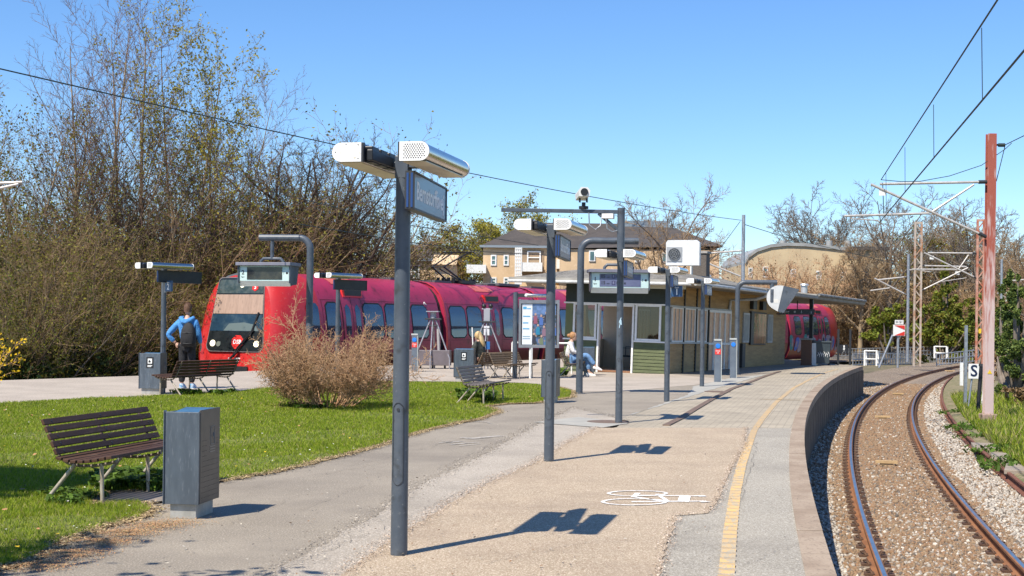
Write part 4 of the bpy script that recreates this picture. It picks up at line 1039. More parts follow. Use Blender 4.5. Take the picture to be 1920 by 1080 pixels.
B5 = make_bench(bE + V((.5, .5, 0)), R(-6), 'weathered bench under the track 1 gantry where a woman in white sits', slat3, 1.6, (-.7, .7))

# ------------------------------------------------------------------ litter bins
binm = M('bin_panel', (.115, .14, .17), (.09, .11, .135), s=4, c3=(.18, .2, .23), s3=14, lo3=.58, hi3=.75, rough=.35, metal=.3, stretch=(3, 3, .6))
bind = M('bin_shaded_side', (.105, .095, .085), (.085, .078, .07), s=6, rough=.4, metal=.4)  # browner copy of the panel, shade of the right face put into the colour
def make_bin(loc, rz, label, sticker=None, wd_=.27, dp=.42):
    t = thing('litter_bin', label, 'litter bin', loc, rz, 'square grey litter bins')
    w, d = wd_ / 2, dp / 2
    m = MB(); m.bb(-w + .03, w - .03, -d + .03, d - .03, 0, .15); m.build('plinth', M('bin_plinth', (.42, .41, .38), (.33, .32, .29), s=8, rough=.5, metal=.3), t, bevel=.004)
    m = MB(); m.bb(-w + .012, w - .012, -d + .012, d - .012, .12, .80); m.build('body', bind, t)
    m = MB(); m.bb(-w - .012, w + .004, -d - .006, -d + .012, .115, .825); m.bb(-w - .012, -w - .004, -d - .02, -d + .03, .11, .835); m.bb(w - .004, w + .004, -d - .014, -d + .01, .115, .83); m.build('front_panel', binm, t, bevel=.003)
    m = MB(); m.bb(-w - .012, w + .004, d - .012, d + .006, .115, .825); m.build('back_panel', binm, t, bevel=.003)
    for sx in (-1, 1):
        m = MB(); m.bb(sx * w - .006, sx * w + .006, -d + .014, d + .01, .118, .84 if sx > 0 else .82); sp = m.build('side_panel', bind if sx > 0 else binm, t, bevel=.003)
        m = MB(); e = sx * (w + .0065)
        for i in range(13):
            for j in range(12):
                yy, zz = -d + .05 + i * .028, .16 + j * .04
                if yy > d - .03 or (.46 < zz and -.06 < yy < .14): continue
                m.bb(e - .001, e + .001, yy - .0022, yy + .0022, zz - .0022, zz + .0022)
        m.build('perforation', perf, sp)
        if sx > 0:
            m = MB(); m.tube([(e, .02, .56), (e, .10, .56), (e, .10, .70), (e, .02, .70), (e, .02, .56)], .003, 4); m.tube([(e, .04, .63), (e, .07, .61), (e, .085, .65)], .005, 4)
            for k in range(3): m.bb(e - .001, e + .002, .0, .11, .50 + k * .02, .506 + k * .02)
            m.build('stamped_icon', M('stamp_grey', (.2, .19, .17), rough=.4), sp)
    m = MB(); m.add([(-w, -d, .80), (w, -d, .80), (w, d, .835), (-w, d, .835), (-w, -d, .78), (w, -d, .78), (w, d, .78), (-w, d, .78)], [(0, 1, 2, 3), (0, 4, 5, 1), (1, 5, 6, 2), (2, 6, 7, 3), (3, 7, 4, 0)]); m.build('lid', M('bin_lid_blue', (.05, .15, .26), (.04, .11, .2), s=5, rough=.3), t)
    if sticker:
        m = MB(); m.bb(sticker - .075, sticker + .075, -d - .0105, -d - .006, .53, .75); s = m.build('sticker', black_paint, t)
        m = MB(); m.prism([(-.045, .62), (.045, .62), (.045, .72), (-.045, .72)], (sticker, -d - .0105, 0), (1, 0, 0), (0, 0, 1), (0, -1, 0), .001)
        m.build('pictogram', white_letter, s)
        m = MB(); m.prism([(-.028, .672), (-.008, .70), (.02, .66), (.03, .675), (.01, .64), (-.03, .64)], (sticker, -d - .012, 0), (1, 0, 0), (0, 0, 1), (0, -1, 0), .001); m.build('pictogram_hand', black_paint, s)
        m = MB()
        for k in range(2): m.bb(sticker - .05, sticker + .05 - .02 * k, -d - .0115, -d - .0105, .575 - k * .022, .588 - k * .022)
        m.build('caption_bar', white_letter, s)
    return t
make_bin(on(352, 974) + V((-.02, .21, 0)), R(-8), 'dark grey litter bin with a blue lid standing by the nearest bench')
make_bin(on(283, 739.5) + V((.0, .14, 0)), R(-9), 'grey litter bin with a black sticker in front of the lamp by the man', .001, .44, .30)
make_bin(V((at(871, 700, 34.5).x, 34.5, 0)), R(-6), 'grey litter bin with a black sticker between the benches and the blonde woman', .001, .50, .32)
make_bin(on(1033, 756) + V((0, .2, 0)), R(-12), 'grey litter bin half hidden behind the second lamp post')
make_bin(V((at(1104, 700, 39.2).x, 39.2, 0)), R(-8), 'plain grey litter bin behind the seated woman in white', None, .34, .3)

# ------------------------------------------------------------------ card readers
def reader(loc, rz, label, red=True):
    t = thing('card_reader', label, 'card reader', loc, rz, 'blue dot card reader posts')
    m = MB(); m.bb(-.085, .085, -.06, .06, 0, 1.1); m.build('column', M('reader_grey', (.17, .2, .235), (.14, .165, .2), s=5, rough=.4, metal=.3), t, bevel=.008)
    m = MB(); m.bb(.087, .108, -.075, .075, 0, 1.09); m.bb(-.10, .10, -.075, .075, 1.1, 1.15); m.build('cap', M('reader_cap', (.42, .44, .42), rough=.4), t, bevel=.006)
    m = MB(); m.cyl((0, -.061, .97), (0, -.075, .97), .062, 20); m.build('touch_disc', M('reader_blue', (.02, .19, .75), (.04, .26, .85), s=9, rough=.25), t)
    if red:
        m = MB(); m.bb(-.075, .075, -.068, -.06, .74, .88); s = m.build('label_plate', M('reader_red', (.75, .04, .03), rough=.4), t)
        text('Check', 'lettering', white_letter, s, (0, -.0685, .835), .045, (R(90), 0, 0), .0006); text('ud', 'lettering', white_letter, s, (0, -.0685, .785), .05, (R(90), 0, 0), .0006)
    return t
reader(on(1345, 716.5), R(-4), 'blue dot card reader post with a red Check ud plate near the building door')
reader(on(1374, 709), R(-4), 'blue dot card reader post without red plate beside the gantry', False)
rd = reader(on(777, 697), R(-4), 'blue dot card reader post with a red plate on the far platform beside the tripod')

# ------------------------------------------------------------------ poster case with its lamp post
pp = on(965, 709.5)
t = thing('poster_case', 'lit advertising poster case on a grey post with a tube lamp on top', 'poster case', pp)
m = MB(); m.cyl((0, 0, 0), (0, 0, at(965, 548, pp.y).z), .065, 16); m.build('post', steel_paint, t)
zt = at(1000, 554, pp.y).z
m = MB(); m.bb(.06, .3, -.03, .03, zt - .05, zt + .05); m.build('lamp_arm', dark_metal, t)
m = MB(); m.tube([(.29, 0, zt), (.31, 0, zt), (.9, .12, zt)], [.04, .055, .05], 12); lm = m.build('tube_lamp', stainless, t)
m = MB(); m.sphere((.29, 0, zt), .056); m.build('end_cap', capw, lm)
rot = R(10); z0, z1 = .84, 2.16
m = MB()
for x in (.12, 1.17): m.box((x, .17 * x, (z0 + z1) / 2), (.06, .1, z1 - z0), rz=rot)
for z in (z0 + .04, z1 - .06): m.box((.645, .11, z), (1.05, .09, .10 if z > 1.5 else .08), rz=rot)
m.build('case_frame', M('case_frame_grey', (.3, .31, .33), (.25, .26, .28), s=5, rough=.4, metal=.4), t, bevel=.004)
m = MB(); m.box((.645, .14, 1.5), (1.0, .02, 1.2), rz=rot); m.build('case_back', black_paint, t)
crowd = M('poster_picture', (.035, .05, .045), (.10, .17, .33), s=5, lo=.42, hi=.58, c3=(.34, .24, .2), s3=15, lo3=.56, hi3=.62, rough=.25)
ux = V((math.cos(rot), math.sin(rot), 0)); nn = V((math.sin(rot), -math.cos(rot), 0)); o0 = V((.645, .12, 0))
def panel(nm, a, b, za, zb, mat, par, lift):
    m = MB(); p = [o0 + ux * a, o0 + ux * b, o0 + ux * b, o0 + ux * a]; zz = (za, za, zb, zb)
    m.add([(q.x + nn.x * lift, q.y + nn.y * lift, z) for q, z in zip(p, zz)] + [(q.x + nn.x * (lift - .006), q.y + nn.y * (lift - .006), z) for q, z in zip(p, zz)], [(0, 1, 2, 3), (7, 6, 5, 4), (0, 4, 5, 1), (1, 5, 6, 2), (2, 6, 7, 3), (3, 7, 4, 0)]); return m.build(nm, mat, par)
ps = panel('poster', -.48, .48, .92, 2.05, crowd, t, .02)
panel('text_column', -.47, -.19, .93, 2.04, M('poster_white', (.78, .8, .82), rough=.3), ps, .027)
blue_t = M('poster_blue', (.10, .38, .62), rough=.4); grey_t = M('poster_grey', (.25, .4, .5), rough=.4)
r = random.Random(2)
for i, (z, w, h) in enumerate(((1.93, .10, .07), (1.91, .12, .025), (1.70, .20, .028), (1.52, .15, .03), (1.36, .18, .03), (1.15, .2, .022), (1.09, .21, .022))):
    panel('text_line', -.45 + (.11 if i == 1 else 0), -.45 + w + (.0 if i != 1 else .1), z - h / 2, z + h / 2, (blue_t, grey_t)[i in (5, 6)], ps, .030)
fig = [M('poster_figure%d' % i, c, rough=.5) for i, c in enumerate(((.3, .1, .14), (.08, .16, .42), (.04, .04, .06), (.16, .2, .12), (.03, .22, .36), (.25, .15, .2)))]
skin_p = M('poster_skin', (.5, .33, .26), rough=.5)
panel('poster_sky', -.185, .47, 1.75, 2.04, M('poster_sky_blue', (.16, .26, .5), (.1, .17, .3), s=6, rough=.3), ps, .026)
for i, (x, z) in enumerate(((-.1, 1.62), (.06, 1.58), (.2, 1.66), (.34, 1.6), (-.03, 1.32), (.14, 1.28), (.29, 1.34), (.43, 1.3), (-.14, 1.08), (.07, 1.02), (.23, 1.05), (.4, 1.0))):
    m = MB(); c = o0 + ux * x + nn * (.0275 + .0007 * (i % 4)); body = [(-.055, -.12), (.055, -.12), (.05, .06), (.02, .1), (-.02, .1), (-.05, .06)]
    m.prism([(a, b + z) for a, b in body if b + z > .93] if z > 1.05 else [(a, max(b + z, .93)) for a, b in body], c, ux, (0, 0, 1), -nn, .002); m.build('printed_figure', fig[i % 6], ps)
    m = MB(); m.prism([(.03 * math.cos(k * .785), z + .14 + .036 * math.sin(k * .785)) for k in range(8)], c + nn * .0004, ux, (0, 0, 1), -nn, .002); m.build('printed_head', skin_p, ps)
m = MB(); m.cyl((.42, .08, 0), (.42, .08, .84), .035, 10); m.cyl((1.0, .18, 0), (1.0, .18, .84), .035, 10); m.build('leg', white_paint, t)

# ------------------------------------------------------------------ white handrails behind the poster
hr = thing('handrail', 'white tube handrail behind the poster case on the far platform', 'handrail', V((at(1000, 700, 40).x, 40, 0)), R(-8))
m = MB(); 
for x in (-.65, -.05, .55, 1.15): m.cyl((x, 0, 0), (x, 0, .92), .025, 8)
m.build('post', white_paint, hr); m = MB(); m.tube([(-.65, 0, .92), (1.2, 0, .92)], .027, 8); m.build('rail_bar', white_paint, hr)

# ------------------------------------------------------------------ tripods
def tripod(px, Y, label, top, box, head):
    p = V((at(px, 700, Y).x, Y, 0)); t = thing('tripod', label, 'tripod', p, R(-6), 'steel tripods on the far platform')
    m_ = M('tripod_steel', (.42, .40, .42), (.3, .29, .3), s=9, rough=.4, metal=.5)
    for (x, y) in ((-.55, -.25), (.58, -.2), (-.02, .5), (-.03, -.3)):
        m = MB(); m.tube([(x * .12, y * .12, top - .3), (x * .92, y * .92, .45), (x, y, .35), (x, y, .0)], .024, 8); m.build('leg', m_, t)
    m = MB(); m.bb(-.26, .26, -.12, .12, top - .34, top - .29); m.bb(-.16, .16, -.1, .1, top - .55, top - .51); m.build('collar', dark_metal, t, bevel=.006)
    if box:
        m = MB(); m.bb(-.95, .58, -.2, .2, .11, .6); b = m.build('weight_box', M('weight_box_grey', (.15, .125, .135), (.125, .105, .11), s=4, rough=.5), t, bevel=.015)
        m = MB(); m.bb(-.5, -.44, -.21, -.2, .3, .42); m.build('latch', black_paint, b)
        m = MB()
        for x in (-.4, 0, .4): m.bb(x - .03, x + .03, -.03, .03, 0, .11)
        m.build('foot', dark_metal, t)
        m = MB(); m.cyl((.2, 0, .6), (.16, 0, 1.35), .05, 10); m.build('hose', M('hose_grey', (.35, .33, .33), rough=.6), t)
    if head:
        m = MB(); m.bb(-.1, .1, -.08, .08, top - .3, top + .1); m.bb(-.17, .17, -.05, .05, top + .08, top + .12); m.build('mount', M('mount_grey', (.3, .31, .34), rough=.4), t, bevel=.006)
        for x in (-.1, .12):
            m = MB(); m.sphere((x, -.03, top + .19), .075, 10, 7); m.cyl((x, 0, top + .1), (x, 0, top + .16), .02, 6); m.build('sensor_head', black_paint, t)
        m = MB(); m.bb(-.09, .09, -.1, -.04, top - .75, top - .45); m.build('control_box', M('control_white', (.6, .6, .62), rough=.5), t)
        m = MB(); m.cyl((-.42, -.2, .7), (-.45, -.22, 1.35), .02, 8); m.build('white_tube', white_paint, t)
        m = MB(); m.bb(-.2, .12, -.16, -.1, .65, .9); m.build('blue_box', M('box_blue', (.02, .12, .35), rough=.4), t)
    else:
        m = MB(); m.cyl((0, 0, top - .3), (0, 0, top - .08), .1, 12); m.bb(-.2, .2, -.2, .2, top - .09, top - .06); m.build('mount', M('mount_grey', (.3, .31, .34), rough=.4), t)
    return t
tripod(811, 43, 'steel tripod straddling a dark grey weight box in front of the train', 1.92, True, False)
tripod(912, 43, 'steel tripod topped with two black sensor heads behind the blonde woman', 1.85, False, True)

# ------------------------------------------------------------------ wheelie bin, small signs at the platform end
wp = on(1541, 684.8)
t = thing('wheelie_bin', 'dark green wheelie bin with white graffiti at the platform end', 'wheelie bin', wp, R(-10))
wm = M('wheelie_plastic', (.035, .05, .06), (.045, .06, .07), s=5, rough=.4)
m = MB(); m.loft([[(x * (.26 + .05 * k), y * (.30 + .05 * k), .08 + .80 * k) for x, y in ((-1, -1), (1, -1), (1, 1), (-1, 1))] for k in (0, .5, 1)], smooth=False, cap0=True, cap1=True); m.build('body', wm, t, bevel=.012)
m = MB(); m.bb(-.35, .35, -.38, .38, .88, .94); m.cyl((-.3, .36, .93), (.3, .36, .93), .03, 8); m.build('lid', wm, t, bevel=.012)
for x in (-.28, .28): m = MB(); m.cyl((x - .03, .3, .1), (x + .03, .3, .1), .1, 16); m.build('wheel', black_paint, t)
m = MB(); r = random.Random(5)
for k in range(6):
    x = -.2 + k * .075; z = .36 + .03 * (k % 2); f = lambda zz: -.30 - .05 * (zz - .08) / .8 - .012
    m.tube([(x, f(z), z), (x + .05, f(z + .1), z + .1), (x + .02, f(z + .16), z + .16), (x + .08, f(z + .06), z + .06), (x + .09, f(z - .04), z - .04)], .008, 4)
m.build('graffiti_tag', white_letter, t)
us = thing('exit_sign', 'black hanging Udgang exit sign below the canopy edge', 'sign', at(1490, 590, 51.5), R(-6))
m = MB(); m.bb(-.76, .76, -.04, .04, 0, .22); m.build('sign_box', black_paint, us, bevel=.006)
m = MB(); m.cyl((-.5, 0, .22), (-.5, 0, .55), .02, 6); m.cyl((.1, 0, .22), (.1, 0, .55), .02, 6); m.build('hanger_rod', dark_metal, us)
dimw = M('sign_grey_letter', (.42, .42, .40), rough=.5)
text('Udgang', 'lettering', dimw, us, (-.72, -.0415, .11), .17, (R(90), 0, 0), .001, 'LEFT')
m = MB(); y = -.0425
m.beam((.25, y, .17), (.25, y, .06), .022, .002); m.beam((.25, y, .055), (.19, y, .11), .022, .002); m.beam((.25, y, .055), (.31, y, .11), .022, .002)
m.beam((.52, y, .06), (.62, y, .12), .022, .002); m.beam((.55, y, .14), (.63, y, .125), .022, .002); m.beam((.62, y, .05), (.63, y, .125), .022, .002)
m.cyl((.0, -.041, .11), (.0, -.044, .11), .04, 12); m.build('arrow', dimw, us)
m = MB(); m.bb(-.72, -.6, -.045, -.041, .05, .17); m.build('lamp_window', M('dim_amber', (.3, .12, .03), rough=.4), us)
ws = thing('pedestrian_sign', 'small black sign with a white walking figure between two thin posts', 'sign', on(1582, 684.2), R(-6))
s_ = ws.location.y / FPX
m = MB(); m.bb(-9 * s_, 8 * s_, -.03, .0, 21 * s_, 38 * s_); m.build('sign_plate', black_paint, ws)
for x in (-10.5, 11.5): m = MB(); m.cyl((x * s_, .02, 0), (x * s_, .02, 67 * s_), .045, 8); m.build('post', dark_metal, ws)
m = MB(); y = -.033; c = 29.5 * s_
m.cyl((0, y + .002, c + .12), (0, y, c + .12), .035, 10); m.beam((0, y, c + .08), (0, y, c - .03), .05, .003); m.beam((0, y, c - .03), (-.06, y, c - .15), .03, .003); m.beam((0, y, c - .03), (.06, y, c - .15), .03, .003); m.beam((0, y, c + .07), (-.07, y, c), .022, .003); m.beam((0, y, c + .07), (.07, y, c), .022, .003)
m.build('walking_figure', white_letter, ws)
# ------------------------------------------------------------------ train
tred = M('train_red', (.42, .022, .07), (.35, .019, .06), s=.7, c3=(.28, .018, .052), s3=6, lo3=.56, hi3=.75, rough=.42, coat=.12, c4=(.12, .012, .018), s4=2.2, lo4=.56, hi4=.8)
tnose = M('train_nose_red', (.52, .022, .020), (.46, .018, .018), s=1.2, c3=(.55, .09, .08), s3=12, lo3=.6, hi3=.78, rough=.4, coat=.2)
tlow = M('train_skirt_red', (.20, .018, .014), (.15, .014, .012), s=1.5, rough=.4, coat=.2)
trim = M('train_edge_red', (.72, .03, .025), rough=.4)
tgrey = M('train_roof_grey', (.10, .105, .115), (.075, .08, .09), s=3, rough=.5)
twin = M('train_window', (.012, .035, .075), (.02, .05, .10), s=1.2, c3=(.035, .03, .02), s3=9, lo3=.56, hi3=.64, rough=.06, coat=.8, stretch=(1, 1, 1))
hatchm = M('hatch_pale_red', (.62, .13, .10), (.55, .12, .10), s=6, rough=.5)
rubber = M('bellows_rubber', (.02, .02, .022), rough=.8)
PROF = [(1.25, -.75), (1.50, -.55), (1.68, -.15), (1.78, .35), (1.80, .8), (1.77, 1.3), (1.70, 1.8), (1.58, 2.25), (1.42, 2.58), (1.18, 2.84), (.85, 3.0), (.45, 3.08), (0, 3.10)]
def px_(z): return float(np.interp(z, [p[1] for p in PROF], [p[0] for p in PROF]))
FULL = [(x, z) for x, z in PROF] + [(-x, z) for x, z in PROF[-2::-1]]
train = thing('train', 'long red commuter train curving behind the station building, its far end sprayed with graffiti', 'train')
def skinpatch(m, side, y0, y1, z0, z1, off, rad=.16, slant=0., ny=1, rows=10):
    ring = []
    for k in range(rows + 1):
        z = z0 + (z1 - z0) * k / rows; e = min(z - z0, z1 - z); ins = 0 if e >= rad else rad - math.sqrt(max(0, rad * rad - (rad - e) ** 2))
        x = (px_(z) + off) * side; sl_ = slant * (z - z0)
        ring.append([(x, y0 + ins - sl_, z), (x, y1 - ins - sl_, z)] if side > 0 else [(x, y1 - ins - sl_, z), (x, y0 + ins - sl_, z)])
    m.loft(ring, closed=False)
def car(loc, rz, L, nose=False, sides=(1,), graff=False, kind='mid'):
    rings = []; m = MB()
    if nose:
        for s_, sx, zt in ((0, .76, .955), (.10, .84, .97), (.30, .91, .985), (.75, .965, .995), (1.5, 1, 1), (2.4, 1, 1)):
            rings.append([(x * sx, s_ + .16 * max(z, 0) * (1 - min(1, s_ / 2.4)) - .0 * z, z * zt if z > 0 else z) for x, z in FULL])
        rings.append([(x, L, z) for x, z in FULL])
    else: rings = [[(x, 0, z) for x, z in FULL], [(x, L, z) for x, z in FULL]]
    n = len(FULL)
    m.loft(rings, closed=True, cap0=True, cap1=True)
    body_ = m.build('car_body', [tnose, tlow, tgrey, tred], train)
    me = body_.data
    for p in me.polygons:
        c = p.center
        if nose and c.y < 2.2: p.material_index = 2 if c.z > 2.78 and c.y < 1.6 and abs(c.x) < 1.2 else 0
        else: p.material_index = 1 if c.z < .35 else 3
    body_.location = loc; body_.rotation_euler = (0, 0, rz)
    for sd in sides:
        st = 2.6 if nose else .5
        if nose: wins = [(2.75, 3.5), (5.0, 6.2), (6.4, 7.6), (8.2, 9.3)] if L > 9 else []; dr = (3.7, 4.9)
        else: wins = [(.40, 1.55), (1.75, 2.85), (4.65, 5.75), (5.95, 7.1)]; dr = (3.2, 4.45)
        for a, b in wins:
            m = MB(); skinpatch(m, sd, a, b, .92, 2.1, .012); w = m.build('window', twin, body_)
            m = MB(); skinpatch(m, sd, a - .05, b + .05, .87, 2.15, .006, .19); m.build('window_seal', rubber, w)
        a, b = dr
        m = MB(); skinpatch(m, sd, a - .04, b + .04, -.1, 2.52, .007, .03); d_ = m.build('door', M('door_gap', (.05, .01, .015), rough=.6), body_)
        for q0, q1 in ((a, (a + b) / 2 - .015), ((a + b) / 2 + .015, b)):
            m = MB(); skinpatch(m, sd, q0, q1, -.08, 2.48, .016, .02); m.build('door_leaf', tred, d_)
            m = MB(); skinpatch(m, sd, q0 + .14, q1 - .14, .95, 2.08, .022, .16); m.build('door_window', twin, d_)
        m = MB(); skinpatch(m, sd, a - .1, b + .2, 2.76, 3.0, .02, .02, rows=4); m.build('roof_hatch', hatchm, body_)
        m = MB(); x = px_(2.45) * sd; m.prism([(-.25, 2.32), (.10, 2.32), (.02, 2.62), (-.25, 2.62)] if sd > 0 else [(.25, 2.32), (-.10, 2.32), (-.02, 2.62), (.25, 2.62)][::-1], (x, a + .2, 0), (1, 0, 0), (0, 0, 1), (0, 1, 0), 1.2); h = m.build('side_display', trim, body_)
        m = MB(); m.box((x + sd * .075, a + .8, 2.47), (.05, 1.0, .2)); m.build('display_glass', black_paint, h)
    m = MB()
    for sd in sides:
        for q_ in ((2.55, 5.02, 7.85) if nose else (.3, 3.05, 4.55, 7.25)): skinpatch(m, sd, q_, q_ + .018, .36, 2.75, .006, .005, rows=8)
        for z_ in (.36, .80, 2.2): skinpatch(m, sd, 2.5 if nose else .12, L - .1, z_, z_ + .016, .005, .004, rows=1)
        for q_ in ((8.0,) if nose else (1.0, 5.4)): skinpatch(m, sd, q_, q_ + .5, -.32, .1, .008, .05, rows=4)
    m.build('panel_seam', M('seam_dark', (.09, .012, .016), rough=.7), body_)
    for q_ in ((5.6, 8.6) if nose else (1.2, 5.5)): m = MB(); m.bb(-.5, .5, q_, q_ + 1.3, 3.06, 3.16); m.build('roof_unit', tgrey, body_)
    if not nose:
        m = MB(); rr = [[(x * 1.012, y, z * 1.006) for x, z in FULL] for y in (-.05, .09)]; m.loft(rr, closed=True); m.build('end_rim', trim, body_)
    if kind == 'last': pass
    m = MB(); y = -.02 if not nose else L + .02
    if not nose:
        m.loft([[(x * .93, yy, z * .97) for x, z in FULL] for yy in (-.5, 0)]); m.build('bellows', rubber, body_)
    return body_
P0, Hd0, RT = V((-8.95, 42.7, 0)), R(26.5), 520.
def tp(s_):
    a = Hd0 + s_ / RT
    return V((P0.x + RT * (math.cos(Hd0) - math.cos(a)), P0.y + RT * (math.sin(a) - math.sin(Hd0)), 0)), a
def place(s0, s1): p, _ = tp(s0); q, _ = tp(s1); d = q - p; return p, math.atan2(-d.x, d.y)
s_ = 0.; L0, LM, GAP = 10.2, 7.9, .45
p, rz = place(0, L0); nose = car(p, rz, L0, True)
s_ = L0 + GAP; cars = []
for i in range(5):
    p, rz = place(s_, s_ + LM); cars.append(car(p, rz, LM)); s_ += LM + GAP
p, rz = place(s_ + L0, s_); tail = car(p, rz, L0, True, sides=(-1,))
m = MB(); m.loft([[(x * .93, yy, z * .97) for x, z in FULL] for yy in (L0 - .05, L0 + .5)]); m.build('bellows', rubber, tail)
m = MB(); m.loft([[(x * 1.012, y, z * 1.006) for x, z in FULL] for y in (L0 - .09, L0 + .05)]); m.build('end_rim', trim, tail)
# graffiti along the last car
gr = [M('spray_teal', (.03, .2, .19), rough=.5), M('spray_silver', (.34, .27, .33), (.2, .16, .22), s=7, rough=.4), M('spray_blue', (.06, .12, .4), rough=.5), M('spray_black', (.02, .015, .02), rough=.5)]
r = random.Random(11)
for k in range(13):
    y0 = .9 + k * .72; m = MB(); zb = r.uniform(-.35, -.1); zt_ = r.uniform(.62, .95)
    skinpatch(m, -1, y0, y0 + .62, zb, zt_, .024 + .001 * (k % 3), .22, slant=r.uniform(-.3, .3)); g_ = m.build('graffiti_letter', gr[1] if k < 9 else gr[k % 3], tail)
    m = MB(); skinpatch(m, -1, y0 + .13, y0 + .42, zb + .22, zt_ - .22, .030, .12, slant=r.uniform(-.3, .3)); m.build('graffiti_core', gr[2 if k % 2 else 3] if k < 9 else gr[1], g_)
# cab front
def front(m, poly, off, bulge=0):       # polygon in (x, z) laid on the sloping cab face
    vs = [(x, .16 * z - off, z) for x, z in poly]; m.add(vs, [tuple(range(len(poly)))])
    b = [(x, .16 * z - off + .03, z) for x, z in poly]; n = len(poly)
    m.add(vs + b, [(i, n + i, n + (i + 1) % n, (i + 1) % n) for i in range(n)])
def rtrap(wb, wt, z0, z1, rb=.2, rt=.15):
    pts = []
    for cx, cz, r_, a0 in ((wb - rb, z0 + rb, rb, -90), (wt - rt, z1 - rt, rt, 0)): pts += [(cx + r_ * math.cos(R(a0 + 18 * i)), cz + r_ * math.sin(R(a0 + 18 * i))) for i in range(6)]
    return pts + [(-x, z) for x, z in pts[::-1]]
wsb = M('windscreen_black', (.012, .016, .018), (.02, .024, .026), s=4, rough=.12, coat=.6)
m = MB(); front(m, rtrap(1.12, .90, .50, 2.86), .012); ws_ = m.build('windscreen', wsb, nose)
m = MB(); front(m, rtrap(1.147, .927, .475, 2.885), .004); m.build('windscreen_seal', M('seal_grey', (.16, .14, .14), rough=.6), ws_)
m = MB(); front(m, [(-1.0, 1.70), (1.0, 1.70), (.945, 2.32), (-.945, 2.32)], .018); m.build('sun_blind', M('blind_beige', (.42, .29, .22), (.36, .25, .19), s=3, c3=(.28, .19, .14), s3=7, lo3=.52, hi3=.7, rough=.5, stretch=(3, 1, .4)), ws_)
m = MB(); front(m, [(-1.05, 1.14), (1.05, 1.14), (1.0, 1.68), (-1.0, 1.68)], .018); lg = m.build('lower_glass', M('glass_blue', (.018, .045, .075), (.05, .085, .11), s=2.5, lo=.45, hi=.62, rough=.08, coat=.6), ws_)
m = MB(); front(m, [(-.5, 1.15), (.9, 1.15), (.75, 1.35), (.3, 1.42), (-.3, 1.38)], .021); m.build('dashboard', M('dash_grey', (.12, .16, .16), rough=.4), lg)
m = MB(); front(m, rtrap(.93, .86, 2.36, 2.80, .05, .1), .018); ug = m.build('upper_glass', M('glass_green', (.035, .055, .05), (.08, .10, .09), s=5, rough=.08, coat=.6), ws_)
warm = bpy.data.materials.new('lamp_warm'); warm.use_nodes = True; b = warm.node_tree.nodes['Principled BSDF']; b.inputs['Base Color'].default_value = (.9, .85, .6, 1); b.inputs['Emission Color'].default_value = (1, .9, .6, 1); b.inputs['Emission Strength'].default_value = 1.2
def disc_front(nm, x, z, r_, mat, par, off=.03, n=16, a0=0):
    m = MB(); front(m, [(x + r_ * math.cos(a0 + 2 * math.pi * i / n), z + r_ * math.sin(a0 + 2 * math.pi * i / n)) for i in range(n)], off); return m.build(nm, mat, par)
disc_front('headlight', .07, 2.62, .075, warm, ws_, .035)
disc_front('headlight', -.88, .74, .10, warm, ws_); disc_front('headlight_lens', -.64, .72, .085, M('lens_dim', (.16, .18, .15), rough=.2), ws_); disc_front('headlight', .88, .74, .10, warm, ws_)
lr = M('logo_red', (.68, .03, .025), rough=.4)
hx = disc_front('s_emblem', .60, 2.56, .135, lr, ws_, .034, 6, R(30))
tilt_ = R(90) - math.atan(.16) * 1.0
FR = (math.pi / 2 - math.atan(.16), 0, 0)
def ftext(body, x, z, size, mat, par, off): return text(body, 'lettering', mat, par, (x, .16 * z - off, z), size, (R(90) - math.atan(.16), 0, 0), .001)
ftext('S', .60, 2.56, .2, white_letter, hx, .037)
dx = disc_front('operator_emblem', .12, .79, .235, lr, ws_, .034, 8, R(22.5)); ftext('DSB', .12, .79, .19, white_letter, dx, .037)
ftext('SA 467', .05, .22, .17, white_letter, nose, .012)
m = MB(); pf_ = lambda x, z, o_: (x, .16 * z - o_, z)
m.tube([pf_(.0, .30, .05), pf_(.18, .62, .07), pf_(.72, 1.2, .06)], .022, 6); m.tube([pf_(.06, .30, .05), pf_(.24, .6, .07), pf_(.76, 1.2, .06)], .016, 6); m.tube([pf_(.62, 1.0, .05), pf_(.86, 1.75, .045)], .03, 6); m.beam(pf_(-.06, .26, .06), pf_(.2, .5, .06), .1, .05); m.build('wiper', black_paint, ws_)
m = MB(); front(m, [(-.62, -.18), (.62, -.18), (.62, .02), (-.62, .02)], .02); m.build('coupler_flap', black_paint, nose)
m = MB(); skinpatch(m, 1, 1.62, 2.3, .95, 2.08, .02, .1); m.build('cab_side_window', twin, nose)
m = MB(); x = px_(2.3) + .03; 
for k in range(4): m.tube([(x, 9.2 + k * .06, 2.12), (x + .01, 9.25 + k * .05, 2.24 - k * .03), (x, 9.32 + k * .05, 2.12)], .02, 5)
m.cyl((x - .02, 9.25, 1.98), (x + .01, 9.25, 1.98), .07, 8); m.build('crown_emblem', white_letter, nose)
